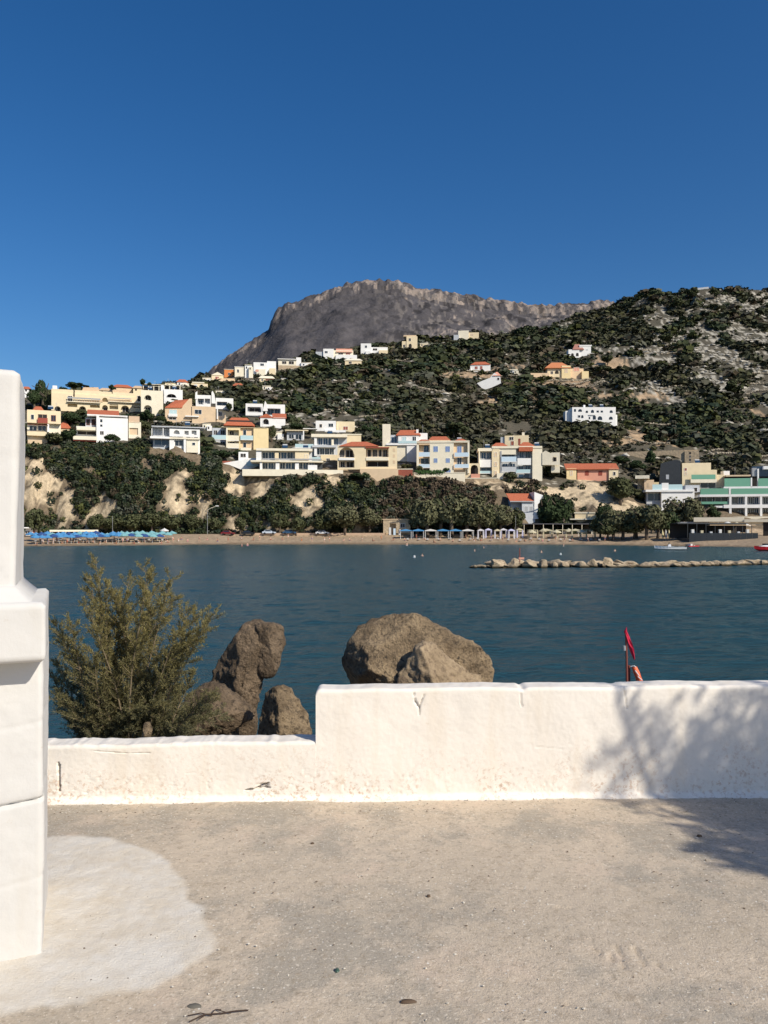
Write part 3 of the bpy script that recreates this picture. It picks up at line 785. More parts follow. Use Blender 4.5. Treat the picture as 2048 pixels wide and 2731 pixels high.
for k in range(4): h.win(848+k*14, 860+k*14, 1168, 1187, o=1.8, m=BLUEGL)
for k in range(4): h.win(840+k*13, 852+k*13, 1195, 1213, o=1.8, m=GLASS)
h.rail(787, 836, 1184, 1193, 0, AQUA); h.box("slab", 787, 836, 1193, 1196, 0, 5, WHITE); h.box("wall", 790, 838, 1196, 1250, 3, 8, GREYW)
h.box("wall", 855, 904, 1213, 1252, -.6, 1.8, CREAM, down=2); h.rail(828, 855, 1219, 1228, -.5, AQUA); h.win(870, 880, 1222, 1236, o=-.6, m=SHADEIN); h.heater(880,1156,5); h.aerial(906,1156); h.done()
h = H("cream_block", 914, 963, 1190, "plain cream block behind the red roofed arch house", group=TOWN, D=292, depth=7)
h.box("wall", 914, 963, 1160, 1192, 0, 7, CREAM, down=3); h.box("roof", 913, 964, 1157, 1160, -.2, 7, PALE); h.done()
h = H("white_box_house", 842, 946, 1154, "small white box house with two dark windows and cream side wing", group=TOWN, depth=6)
h.box("wall", 842, 896, 1122, 1152, 0, 6, WHITE, down=3); h.box("wall", 897, 946, 1124, 1152, 2, 7, CREAM, down=2); h.win(852, 859, 1131, 1140, frame=BEIGE); h.win(876, 889, 1129, 1139); h.win(915, 928, 1137, 1147, o=2, m=BRICK); h.box("wall", 866, 922, 1147, 1153, -1, 0, WHITE); h.aerial(885,1121,2); h.done()
h = H("pergola_house", 745, 842, 1176, "grey shaded house with white pergola beams among shrubs", group=TOWN, depth=6)
h.box("wall", 765, 810, 1150, 1176, 1.5, 6, GREYW, down=3); h.box("roof", 760, 822, 1146, 1149, 0, 6, CREAM); h.single("post", WHITE, 808, 811, 1149, 1172, 0, .3); h.box("wall", 740, 752, 1158, 1170, 0, 3, WHITE, down=1); h.box("roof", 808, 846, 1142, 1144, 1, 4, WHITE)
h.win(770, 784, 1158, 1170, o=1.5); h.win(788, 804, 1158, 1172, o=1.5); h.done()

h = H("arched_cream_house", 900, 1060, 1268, "cream house with one tall arch and low red hipped roof", group=TOWN, depth=9)
h.archwall("wall", 900, 975, 1188, 1252, [(903,945,1193,1220,True),(903,945,1229,1247,False)], 0, .4, CREAM); h.archwall("wall", 975, 1059, 1192, 1252, [(976,1036,1195,1219,False),(976,1036,1229,1245,False)], 0, .4, CREAM)
h.box("wall", 900, 1059, 1192, 1268, 2.2, 9, BEIGE, down=3); h.box("roof", 900, 1059, 1190, 1192, .4, 9, CREAM); h.box("slab", 903, 945, 1221, 1227, -.3, 2.2, WHITE); h.box("slab", 976, 1036, 1220, 1228, -.2, 2.2, PALE)
for a, b, c, d in ((906,918,1200,1220),(922,942,1200,1220),(908,920,1231,1247),(924,942,1231,1247),(980,990,1199,1219),(994,1006,1199,1219),(1010,1018,1199,1219),(1021,1033,1199,1219),(980,1034,1231,1245)): h.win(a, b, c, d, o=2.2, m=SHADEIN)
h.box("trim", 974, 1038, 1192, 1195, -.3, 0, REDWOOD); h.hip(907, 1008, 1189, 1178, -.2, 8, TILE, ridge=.6, over=.2); h.box("wall", 960, 1062, 1250, 1274, -1.0, 0, BEIGE, down=3)
for y in (1196,1212,1228): h.win(1048, 1054, y, y+8, m=BEIGE)
h.done()
h = H("brick_garage", 1060, 1100, 1273, "dark red brick box wall right of the arched cream house", cat="garage", group=TOWN, depth=5)
h.box("wall", 1060, 1100, 1252, 1273, 0, 5, BRICK, down=2); h.box("roof", 1059, 1101, 1250, 1252, -.1, 5, PALE); h.done()
h = H("white_red_roof_house", 1020, 1142, 1240, "tall white house with dark red roof and pink tower behind", group=TOWN, D=287, depth=9)
h.box("wall", 1020, 1041, 1131, 1172, 2, 5, PALE, down=3); h.box("wall", 1041, 1062, 1160, 1200, 2, 8, GREYW, down=3); h.box("wall", 1062, 1118, 1160, 1182, 0, 8, WHITE); h.box("slab", 1030, 1118, 1182, 1187, -.8, 8, WHITE)
h.box("wall", 1058, 1085, 1187, 1245, 0, 8, PALE, down=3); h.box("wall", 1085, 1112, 1184, 1240, -.5, 8, WHITE, down=3); h.box("wall", 1118, 1140, 1155, 1185, 2, 8, WHITE); h.box("wall", 1030, 1058, 1187, 1210, .5, 8, SHADEIN)
h.win(1043, 1059, 1165, 1182, o=2, m=BLUEGL); h.hip(1058, 1120, 1160, 1147, 0, 7, TILE, ridge=.35, over=.3); h.box("chimney", 1110, 1116, 1145, 1156, 1, 2, WHITE); h.rail(1062, 1112, 1176, 1183, -.8, AQUA)
h.win(1100, 1110, 1164, 1176); h.win(1072, 1084, 1165, 1176, m=AQUA); h.aerial(1127,1154,3,3); h.done()

h = H("blue_window_hotel", 1111, 1254, 1262, "cream three storey hotel with small blue windows and red roofs", cat="hotel", group=TOWN, depth=10)
h.box("wall", 1146, 1210, 1180, 1262, 0, 10, PALE, down=3); h.box("wall", 1111, 1146, 1180, 1262, 1.8, 10, APRICOT, down=3); h.box("wall", 1210, 1252, 1180, 1262, .9, 10, APRICOT, down=3)
h.box("wall", 1111, 1117, 1180, 1262, 0, 1.8, PALE); h.box("wall", 1247, 1252, 1180, 1262, -.2, .9, PALE); h.box("slab", 1111, 1252, 1176, 1180, -.2, 10, PALE); h.box("wall", 1112, 1146, 1180, 1186, 0, 1.8, APRICOT)
for a, b, c, d in ((1156,1168,1190,1205),(1188,1200,1190,1205),(1157,1167,1222,1234),(1189,1200,1222,1234),(1190,1202,1252,1262)): h.win(a, b, c, d, m=SHUTTER, frame=PALEBLUE)
h.win(1219, 1231, 1190, 1209, o=.9, m=SHUTTER, frame=PALEBLUE); h.win(1219, 1231, 1220, 1240, o=.9, m=GLASS); h.win(1130, 1143, 1188, 1208, o=1.8, m=BLUEGL); h.win(1122, 1144, 1222, 1238, o=1.8, m=GLASS)
h.balcony(1212, 1250, 1207, 1218, 1.0, PALEBLUE, o=.4); h.balcony(1212, 1250, 1238, 1248, 1.0, PALEBLUE, o=.4); h.balcony(1117, 1146, 1206, 1218, .6, PALEBLUE, o=.6); h.balcony(1117, 1146, 1238, 1248, .6, PALEBLUE, o=.6)
h.hip(1142, 1200, 1176, 1164, 1, 9, TILE, ridge=.4); h.hip(1113, 1146, 1178, 1172, 0, 5, TILE, ridge=.6, over=.2); h.hip(1208, 1250, 1178, 1170, 0, 6, TILE, ridge=.8, over=.2)
h.box("trim", 1145, 1200, 1174, 1177, .6, 1, APRICOT); h.heater(1225,1176,7); h.done()
h = H("arched_gateway", 1240, 1280, 1276, "cream wall with dark round arch between two apartment blocks", cat="gateway", group=TOWN, depth=4)
h.archwall("wall", 1240, 1280, 1236, 1276, [(1255,1275,1240,1264,True)], 0, .5, CREAM); h.box("wall", 1240, 1280, 1238, 1276, 1.8, 4, SHADEIN, down=2); h.box("roof", 1240, 1280, 1236, 1238, .5, 4, CREAM); h.box("wall", 1256, 1280, 1264, 1280, -1, 0, PINK, down=1); h.done()
h = H("balcony_apartment_block", 1277, 1446, 1280, "cream apartment block with stacked pale blue balconies and red awnings", cat="apartment building", group=TOWN, yaw=6, depth=10)
h.box("wall", 1277, 1312, 1203, 1280, 2, 10, GREYW, down=3); h.box("roof", 1275, 1314, 1195, 1203, 0, 10, PALE); h.box("wall", 1277, 1280, 1203, 1280, 0, 2, PALE); h.box("wall", 1312, 1332, 1195, 1280, 0, 10, CREAM, down=3)
h.box("wall", 1332, 1420, 1195, 1280, 2.2, 10, GREYW, down=3); h.box("wall", 1420, 1446, 1192, 1280, 0, 10, PALE, down=3); h.box("roof", 1312, 1446, 1190, 1195, -.2, 10, PALE)
h.balcony(1278, 1312, 1226, 1246, .6, WHITE, o=1); h.balcony(1278, 1312, 1256, 1263, .5, AQUA, o=1); h.balcony(1337, 1377, 1218, 1232, 1.2, PALEBLUE, o=1.0); h.balcony(1380, 1416, 1222, 1240, 1.0, WHITE, o=.8); h.balcony(1336, 1377, 1245, 1258, 1.0, GREYW, o=1.0); h.balcony(1376, 1414, 1252, 1262, 1.0, AQUA, o=1.0)
h.box("wall", 1332, 1377, 1196, 1212, .2, .5, PALE); h.box("awning", 1384, 1421, 1192, 1203, -.6, 2, TILE)
for a, b, c, d in ((1283,1296,1206,1224),(1298,1310,1206,1224),(1282,1310,1247,1256),(1282,1308,1264,1276),(1340,1354,1213,1222),(1358,1372,1213,1222),(1385,1397,1206,1222),(1401,1414,1206,1224),(1340,1354,1236,1248),(1360,1374,1236,1248),(1382,1396,1242,1254),(1400,1414,1242,1254),(1342,1372,1262,1278),(1382,1412,1264,1278)): h.win(a, b, c, d, o=2.2 if a > 1320 else 2.0, m=BLUEGL if a % 3 else GLASS)
for y in (1206,1232,1256): h.win(1318, 1326, y, y+12, m=BEIGE)
h.box("wall", 1334, 1338, 1203, 1280, 0, 2.2, METAL); h.hip(1314, 1352, 1190, 1181, 1, 6, TILE, ridge=.6); h.hip(1385, 1424, 1190, 1179, 2, 8, TILE, ridge=.7)
h.box("stair", 1325, 1342, 1262, 1284, -2.0, -.2, PALE, down=1); h.box("stair", 1342, 1420, 1278, 1290, -1.5, -.2, STONE, down=1); h.heater(1300,1194,4); h.aerial(1290,1194,3); h.heater(1432,1189,4); h.done()
h = H("roof_house", 1342, 1412, 1190, "cream house with dark openings above the balcony apartment block", group=TOWN, D=300, depth=6)
h.box("wall", 1346, 1410, 1162, 1192, .5, 6, CREAM, down=2); h.box("chimney", 1392, 1399, 1153, 1165, 1, 2, PALE); h.win(1358, 1370, 1165, 1174, o=.5, m=SHADEIN); h.win(1362, 1371, 1176, 1188, o=.5, m=BRICK); h.win(1382, 1388, 1170, 1187, o=.5, m=BRICK); h.box("wall", 1335, 1346, 1166, 1186, 1, 5, GREYW); h.done()
h = H("small_cream_gable", 1446, 1493, 1245, "small cream house with shallow gable and round arch at right end", group=TOWN, D=278, depth=6)
h.poly("wall", [(1446,1240),(1470,1240),(1470,1209),(1455,1202),(1446,1207)], 0, 6, PALE); h.archwall("wall", 1470, 1493, 1207, 1240, [(1473,1487,1216,1231,True)], 0, .3, PALE); h.box("wall", 1470, 1493, 1210, 1245, 1.3, 6, PALE, down=2); h.win(1475, 1485, 1219, 1231, o=1.3, m=SHADEIN); h.done()
h = H("pink_house", 1510, 1650, 1282, "low pink house with full width dark red roof and yellow end walls", group=TOWN, yaw=10, depth=8)
h.box("wall", 1540, 1624, 1251, 1282, .6, 8, PINK, down=3); h.box("wall", 1511, 1537, 1249, 1282, 0, 8, YELLOW, down=3); h.box("wall", 1624, 1649, 1249, 1276, 0, 8, CREAM, down=3); h.box("wall", 1537, 1541, 1251, 1282, 1.5, 8, SHADEIN)
h.shed(1509, 1651, 1251, 1236, -.3, 5, TILE)
for a, b, c, d in ((1560,1570,1256,1268),(1596,1606,1256,1268)): h.win(a, b, c, d, o=.6, m=REDWOOD, frame=REDWOOD)
h.win(1635, 1642, 1258, 1268, m=SHADEIN); h.win(1520, 1527, 1256, 1268, m=BEIGE); h.done()

# --- hillside villas
HV = "scattered villas up the slope"
h = H("white_arch_hotel", 1510, 1645, 1130, "long white two storey hotel with rows of dark arched windows", cat="hotel", group=HV, yaw=14, depth=10)
h.box("wall", 1526, 1642, 1086, 1128, 0, 10, WHITE, down=5); h.box("wall", 1508, 1526, 1096, 1130, 2, 7, WHITE, down=4); h.box("chimney", 1556, 1561, 1080, 1087, 2, 3.2, WHITE); h.box("wall", 1642, 1646, 1106, 1124, 1, 8, WHITE, down=3)
for a, b, c, d, ar in ((1531,1536,1091,1098,0),(1542,1552,1091,1098,1),(1562,1568,1095,1101,1),(1576,1584,1093,1101,1),(1591,1597,1095,1100,0),(1602,1608,1095,1100,0),(1626,1634,1094,1101,1),(1541,1548,1107,1114,0),(1550,1556,1107,1115,1),(1570,1574,1112,1118,0),(1581,1589,1108,1119,1),(1594,1606,1110,1120,1),(1624,1634,1111,1119,1)): h.win(a, b, c, d, m=GLASS, arch=bool(ar))
h.rail(1572, 1592, 1103, 1106, -.6, WHITE); h.heater(1605,1085,4); h.heater(1575,1085,4); h.done()
h = H("white_gable_villa", 1515, 1578, 953, "white villa with dull red gable and arched porch high on slope", group=HV, yaw=12, depth=9)
h.box("wall", 1516, 1545, 932, 953, 0, 7, WHITE, down=4); h.box("wall", 1545, 1576, 922, 948, 1, 8, WHITE, down=4); h.hip(1528, 1556, 932, 918, 0, 7, mat("dusty_red_tiles", (.36,.17,.13), nscale=2, namp=.2), ridge=.6); h.box("roof", 1545, 1578, 920, 923, .8, 8, WHITE)
h.win(1523, 1530, 942, 951, m=SHADEIN, arch=True); h.win(1536, 1543, 941, 950, m=SHADEIN, arch=True); h.win(1563, 1568, 931, 935, o=1, m=GREYW); h.done()
h = H("yellow_orange_villa", 1425, 1570, 1008, "sprawling yellow villa with orange roofs and buttressed terrace wall", group=HV, yaw=12, depth=9)
h.box("wall", 1498, 1522, 975, 1003, 0, 8, YELLOW, down=4); h.box("wall", 1460, 1500, 982, 1000, 1, 8, CREAM, down=3); h.box("wall", 1522, 1556, 983, 1002, 1.5, 8, APRICOT, down=3); h.hip(1455, 1522, 981, 967, 0, 8, mat("orange_tiles", (.52,.20,.09), nscale=2, namp=.2), ridge=.6); h.box("wall", 1415, 1465, 995, 1003, -1, 1, APRICOT, down=2); h.box("wall", 1552, 1570, 990, 1010, -1, 3, YELLOW, down=2)
h.win(1480, 1490, 988, 997, o=1, m=SHADEIN, arch=True); h.win(1468, 1475, 990, 998, o=1, m=SHADEIN); h.win(1530, 1545, 980, 990, o=1.5, m=PINK); h.win(1506, 1514, 984, 994, m=BEIGE); h.done()
h = H("red_roof_villa", 1250, 1310, 992, "white villa with low dark red roof on the middle slope", group=HV, depth=7)
h.box("wall", 1254, 1308, 973, 990, 0, 6, WHITE, down=3); h.poly("stair", [(1246,996),(1256,980),(1258,996)], -1, 1, WHITE); h.hip(1256, 1306, 973, 965, 0, 6, TILE, ridge=.5); h.win(1266, 1274, 977, 985, m=REDWOOD); h.win(1280, 1287, 976, 986, m=REDWOOD); h.done()
h = H("stepped_white_villa", 1272, 1338, 1040, "white villa stepping up to the right with pink roof cap", group=HV, depth=7)
h.poly("wall", [(1272,1022),(1290,1040),(1310,1034),(1336,1022),(1334,1004),(1318,994),(1306,1008),(1290,1014)], 0, 6, WHITE); h.win(1326, 1332, 1007, 1014, m=SHADEIN); h.hip(1316, 1334, 1002, 992, 0, 5, PINK, ridge=.8); h.box("wall", 1280, 1300, 1018, 1044, 1, 6, WHITE, down=3); h.done()
h = H("ridge_cream_box", 1210, 1278, 906, "isolated pale cream flat box on the dark ridge", group=HV, depth=10)
h.box("wall", 1222, 1250, 882, 904, 0, 9, PALE, down=5); h.box("wall", 1250, 1277, 887, 903, 1, 9, CREAM, down=5); h.box("wall", 1210, 1224, 893, 906, -2, 3, GREYW, down=3); h.win(1254, 1262, 890, 895, o=1, m=BEIGE); h.done()
h = H("ridge_yellow_tower", 1068, 1120, 932, "yellowish square tower house on ridge with dark arches below", group=HV, depth=9)
h.box("wall", 1084, 1113, 897, 930, 0, 8, CREAM, down=4); h.box("wall", 1072, 1084, 910, 930, .5, 8, CREAM, down=4); h.box("roof", 1076, 1110, 894, 897, .5, 8, BEIGE); h.win(1090, 1096, 902, 910, m=SHADEIN); h.win(1090, 1098, 917, 928, m=SHADEIN, arch=True); h.win(1075, 1081, 919, 926, o=.5, m=SHADEIN); h.box("wall", 1020, 1072, 925, 934, 1, 4, CREAM, down=3); h.done()
h = H("ridge_white_house", 955, 1036, 947, "white stepped house with dark gaps just left of ridge tower", group=HV, depth=9)
h.box("wall", 962, 990, 916, 934, 0, 8, WHITE, down=4); h.box("wall", 990, 1034, 926, 944, 1, 8, WHITE, down=4); h.box("wall", 975, 988, 936, 950, -2, 3, WHITE, down=3); h.box("wall", 1010, 1034, 934, 946, -1, 3, CREAM, down=3); h.win(973, 979, 921, 928); h.win(994, 1006, 929, 935, o=1, m=SHADEIN); h.done()
h = H("ridge_long_house", 858, 955, 960, "long white ridge house with pinkish roof strips", group=HV, depth=9)
h.box("wall", 862, 890, 930, 952, 0, 8, WHITE, down=4); h.box("wall", 890, 942, 934, 950, 1, 8, PALE, down=4); h.box("wall", 895, 952, 946, 958, -1, 4, WHITE, down=3); h.shed(896, 940, 938, 930, 0, 6, PINK); h.win(902, 915, 941, 946, o=1, m=SHADEIN); h.win(922, 934, 941, 946, o=1, m=REDWOOD); h.win(866, 874, 936, 942); h.box("wall", 842, 862, 938, 948, 1, 5, GREYW, down=3); h.done()
h = H("low_cream_cabin", 918, 966, 974, "low cream cabin below the long white ridge house", group=HV, depth=6)
h.box("wall", 920, 964, 961, 973, 0, 5, CREAM, down=4); h.win(930, 938, 964, 970, m=SHADEIN); h.hip(919, 965, 961, 957, 0, 5, PALE, ridge=.3); h.done()
h = H("ridge_parapet_house", 740, 803, 982, "white flat house with long parapet on left ridge", group=HV, depth=8)
h.box("wall", 742, 790, 958, 978, 1, 8, PALE, down=4); h.box("roof", 740, 792, 956, 959, 0, 8, WHITE); h.box("wall", 790, 803, 953, 966, 1, 6, WHITE, down=3); h.win(752, 764, 963, 971, o=1, m=SHADEIN); h.win(770, 784, 963, 972, o=1, m=SHADEIN); h.box("wall", 742, 800, 974, 980, -2, -1, STONE, down=2); h.done()
h = H("ridge_white_cluster", 672, 736, 1000, "white three level house with red balcony wall on left ridge", group=HV, depth=8)
h.box("wall", 676, 712, 966, 984, 0, 8, WHITE, down=4); h.box("wall", 712, 736, 963, 976, 2, 8, WHITE, down=4); h.box("wall", 684, 708, 984, 1004, -1, 5, PALE, down=3); h.win(694, 704, 969, 976); h.win(681, 690, 985, 992, o=-1, m=PINK); h.box("wall", 718, 735, 982, 993, -1, 4, CREAM, down=3); h.done()
h = H("orange_house", 596, 624, 1006, "small bright orange house on the ridge left end", group=HV, depth=6)
h.box("wall", 598, 622, 986, 1006, 0, 6, ORANGE, down=4); h.box("roof", 597, 623, 984, 986, -.2, 6, PALE); h.win(608, 615, 994, 1001, m=SHADEIN); h.done()
h = H("cream_tower_house", 624, 652, 1003, "narrow cream house with one dark window right of orange house", group=HV, depth=6)
h.box("wall", 626, 650, 979, 1002, 0, 6, PALE, down=4); h.box("roof", 625, 651, 977, 979, -.2, 6, WHITE); h.win(632, 638, 985, 994); h.done()
h = H("cream_bungalow", 562, 598, 1016, "cream bungalow left of the orange house on the ridge", group=HV, depth=6)
h.box("wall", 564, 596, 1000, 1016, 0, 6, CREAM, down=4); h.gable(564, 596, 1000, 993, 0, 6, PALE); h.win(574, 584, 1004, 1012, m=BRICK); h.box("wall", 580, 650, 1008, 1026, -3, -.5, APRICOT, down=3); h.done()
h = H("pale_flat_house", 508, 556, 1034, "flat pale cream house lowest on the left ridge", group=HV, depth=6)
h.box("wall", 510, 554, 1022, 1034, 0, 6, CREAM, down=4); h.box("roof", 512, 545, 1018, 1022, 0, 6, PALE); h.win(535, 541, 1025, 1030); h.win(518, 526, 1025, 1031, m=GREYW); h.done()
h = H("cream_pink_cottage", 690, 736, 1022, "tiny cream and pink cottage below white ridge cluster", group=HV, depth=5)
h.box("wall", 692, 708, 1008, 1020, 0, 5, CREAM, down=4); h.box("wall", 708, 730, 1007, 1019, .5, 5, PINK, down=4); h.hip(691, 731, 1008, 1003, 0, 5, PALE, ridge=.3); h.win(697, 702, 1011, 1016); h.done()
h = H("white_hut", 748, 770, 1018, "tiny white hut alone below the left ridge", cat="hut", group=HV, depth=4)
h.box("wall", 750, 768, 1010, 1018, 0, 4, PALE, down=3); h.box("roof", 749, 769, 1008.5, 1010, -.2, 4, WHITE); h.win(756, 760, 1012, 1016); h.done()
h = H("summit_chapel", 1862, 1890, 787, "pale chapel-like box between shrubs on right hilltop", cat="chapel", group=HV, D=716, depth=8)
h.box("wall", 1862, 1888, 770, 792, 0, 8, PALE, down=4); h.box("roof", 1860, 1890, 768, 770, -.3, 8, WHITE); h.win(1868, 1878, 775, 784, m=SHADEIN); h.done()
for i, (a, b, c, d, m, lb) in enumerate(((62,80,1032,1052,WHITE,"white wall corner with red roof just beside the pillar"),(265,300,1036,1050,PALE,"low pale house peeking over the beige hipped roofs"),(355,380,1030,1046,CREAM,"small cream house behind the arcade block on skyline"),(300,352,1027,1044,APRICOT,"pinkish house between hipped roofs on the skyline"))):
    h = H("skyline_house", a, b, d, lb, group=TOWN, D=346, depth=6)
    h.box("wall", a, b, c+4, d, 0, 5, m, down=4); h.hip(a, b, c+4, c-1, 0, 5, TILE if i in (0,3) else TANROOF, ridge=.5); h.win(a+5, a+10, c+7, c+12, m=SHADEIN); h.done()


SMALLH = [
 (404,432,1026,1040,PALE,0,"low pale house on the skyline right of the pergola block"),
 (440,468,1020,1034,CREAM,0,"small cream skyline house with flat roof near mountain foot"),
 (472,500,1016,1031,WHITE,1,"small white house with red roof near mountain foot"),
 (540,562,1006,1019,PALE,0,"tiny pale house left of the cream bungalow"),
 (653,672,972,987,WHITE,0,"tiny white house between cream tower house and white cluster"),
 (700,722,1028,1040,PALE,0,"tiny pale house among shrubs below the left ridge"),
 (803,832,966,978,WHITE,0,"low white wall house left of the long ridge house"),
 (622,648,1026,1038,CREAM,1,"small cream house under the orange ridge house"),
 (575,600,1040,1052,PALE,0,"small pale house in the shrubs below the ridge bungalow"),
 (600,632,1140,1156,WHITE,1,"small white house behind the yellow apartment roof"),
 (725,752,1150,1168,PALE,0,"small pale house left of the pergola house"),
 (540,562,1128,1146,PALE,0,"narrow pale house between blue-white villa and yellow block"),
 (1120,1142,915,925,CREAM,0,"low cream wall house right of the ridge tower"),
 (1360,1380,985,995,WHITE,0,"tiny white hut left of the yellow orange villa"),
]
for (a, b, c, d, m, red, lb) in SMALLH:
    h = H("small_house", a, b, d, lb, group=TOWN, depth=5)
    w = b-a
    h.box("wall", a, b, c+1.5, d, 0, 5, m, down=3); h.box("wall", a+w*.55, b+w*.15, c+(d-c)*.4, d, -1.2, 0, WHITE if m is not WHITE else PALE, down=3)
    if red: h.hip(a, b, c+2, c-4, 0, 5, TILE, ridge=.5)
    else: h.box("roof", a-.5, b+.5, c, c+1.5, -.3, 5, PALE); h.aerial(a+w*.3, c, 2.0)
    h.win(a+w*.15, a+w*.32, c+(d-c)*.35, c+(d-c)*.75); h.win(a+w*.65, a+w*.82, c+(d-c)*.55, c+(d-c)*.9, o=-1.2, m=SHADEIN)
    h.done()
# --- right end buildings near the beach
SH = "buildings behind the beach"
h = H("beach_cottage", 1360, 1440, 1384, "small white beach cottage with bright red roof and stepped gable", group=SH, yaw=16, depth=6)
h.box("wall", 1392, 1427, 1336, 1384, 0, 6, GREYW, down=2); h.box("wall", 1362, 1392, 1332, 1384, 2, 6, GREYW, down=2); h.shed(1360, 1424, 1336, 1316, -.4, 5, TILE); h.poly("wall", [(1425,1384),(1436,1384),(1434,1345),(1450,1330),(1452,1322),(1430,1314),(1425,1312)], -.3, 6, WHITE); h.box("trim", 1360, 1425, 1336, 1339, -.6, -.4, METAL)
h.win(1398, 1408, 1350, 1366, m=METAL); h.win(1411, 1421, 1350, 1366, m=METAL); h.done()
h = H("yellow_kiosk", 1532, 1592, 1388, "blank cream block with flat roof among the beach trees", cat="kiosk", group=SH, depth=5)
h.box("wall", 1533, 1590, 1369, 1392, 0, 5, CREAM, down=2); h.box("roof", 1520, 1592, 1383, 1386, -2, 0, PALE); h.box("roof", 1531, 1592, 1366, 1369, -.2, 5, PALE); h.done()
h = H("orange_terrace_house", 1692, 1760, 1300, "orange and cream stepped terrace wall above the white cube", group=SH, D=285, depth=5)
h.box("wall", 1718, 1744, 1280, 1304, 0, 5, APRICOT, down=3); h.box("wall", 1744, 1757, 1286, 1304, 0, 5, YELLOW, down=3); h.box("roof", 1694, 1732, 1268, 1276, -1, 4, PALE); h.box("wall", 1700, 1718, 1276, 1300, 2, 5, STONE, down=3); h.win(1726, 1732, 1288, 1299, m=BEIGE); h.done()
h = H("white_cube_house", 1722, 1868, 1348, "white cube house with aqua roof terrace rail and dark opening", group=SH, D=272, yaw=14, depth=9)
h.box("wall", 1764, 1852, 1310, 1352, 0, 9, WHITE, down=3); h.box("slab", 1722, 1852, 1306, 1311, -.5, 9, WHITE); h.box("wall", 1724, 1764, 1311, 1352, 2.2, 9, GREYW, down=3); h.win(1727, 1761, 1315, 1336, o=2.2, m=BLUEGL); h.rail(1740, 1765, 1292, 1306, 0, AQUA); h.rail(1783, 1820, 1292, 1306, 0, AQUA); h.box("wall", 1765, 1783, 1288, 1306, 0, 1.5, WHITE); h.box("wall", 1828, 1866, 1294, 1312, 1, 6, GREYW); h.win(1850, 1860, 1300, 1312, o=1, m=SHADEIN); h.win(1724, 1745, 1338, 1344, o=2.0, m=GREYW); h.done()
h = H("dark_net_building", 1757, 1817, 1300, "dark grey net covered shed left of cream stepped building", cat="shed", group=SH, D=290, depth=7)
h.poly("wall", [(1757,1296),(1817,1296),(1815,1228),(1800,1226),(1762,1236)], 0, 7, DKGREY); h.box("door", 1776, 1784, 1266, 1278, -.1, 0, GREYW); h.done()
h = H("cream_stepped_building", 1817, 1932, 1304, "cream stepped building with green rail balcony right of dark shed", cat="building", group=SH, D=288, yaw=14, depth=9)
h.box("wall", 1819, 1896, 1235, 1304, 0, 9, CREAM, down=4); h.box("wall", 1896, 1912, 1253, 1304, 0, 9, CREAM, down=4); h.box("wall", 1912, 1932, 1266, 1304, .6, 9, CREAM, down=4); h.box("slab", 1842, 1912, 1278, 1287, -1.3, 0, PALE); h.rail(1844, 1908, 1266, 1278, -1.3, GREENRAIL); h.win(1868, 1908, 1288, 1302, m=GLASS); h.win(1825, 1832, 1248, 1256, m=BRICK); h.win(1825, 1832, 1259, 1267, m=BEIGE); h.box("wall", 1930, 1946, 1256, 1270, 2, 6, WHITE); h.heater(1860,1234,4); h.aerial(1840,1234,3); h.done()
h = H("green_rail_hotel", 1866, 2120, 1385, "white hotel with green glass rails and a grid of balconies", cat="hotel", group=SH, D=264, yaw=12, depth=12)
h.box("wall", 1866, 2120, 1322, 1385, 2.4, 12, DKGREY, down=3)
h.box("slab", 1866, 2120, 1319, 1323, -.2, 12, WHITE); h.rail(1868, 1943, 1303, 1319, -.1, GREENRAIL, t=.1); h.rail(1950, 2120, 1303, 1319, -.1, GREENRAIL, t=.1); h.box("wall", 1944, 1949, 1300, 1319, -.2, .2, WHITE)
h.box("slab", 1930, 2120, 1346, 1354, -.2, 2.4, WHITE); h.box("slab", 1895, 1930, 1349, 1354, 0, 2.4, WHITE); h.box("slab", 1880, 2120, 1378, 1388, -2, 2.4, PALE)
for x in (1945, 1987, 2027, 2066, 2105): h.box("wall", x, x+6, 1323, 1346, -.15, 2.4, WHITE); h.box("wall", x, x+6, 1354, 1378, -.15, 2.4, WHITE)
for x in (1952, 1994, 2034, 2074):
    for y in (1326, 1357): h.win(x+2, x+14, y, y+18, o=2.4, m=GLASS); h.win(x+17, x+29, y, y+18, o=2.4, m=BLUEGL)
h.win(1870, 1900, 1326, 1344, o=2.4); h.win(1906, 1940, 1326, 1344, o=2.4); h.rail(1870, 1943, 1338, 1344, .2, GREENRAIL)
h.done()
h = H("upper_green_hotel", 1932, 2120, 1302, "upper white hotel wing with green rails and pale roof line", cat="hotel", group=SH, D=280, yaw=12, depth=8)
h.box("slab", 1930, 2120, 1298, 1303, -.2, 8, WHITE); h.rail(1932, 2003, 1276, 1298, -.1, GREENRAIL, t=.1); h.rail(2022, 2120, 1276, 1298, -.1, GREENRAIL, t=.1); h.box("wall", 2002, 2006, 1274, 1300, -.2, .2, WHITE)
h.box("wall", 1935, 2120, 1272, 1302, 3, 8, SHADEIN); h.box("roof", 1936, 2002, 1267, 1270, 1, 8, BEIGE); h.box("wall", 2006, 2120, 1244, 1302, 3, 8, BLUEGL); h.box("roof", 2036, 2120, 1243, 1250, 1, 8, WHITE); h.box("wall", 2020, 2024, 1250, 1298, .5, 1, WHITE); h.box("wall", 2006, 2018, 1248, 1270, 1, 3, METAL); h.aerial(1960,1266,3,2); h.done()
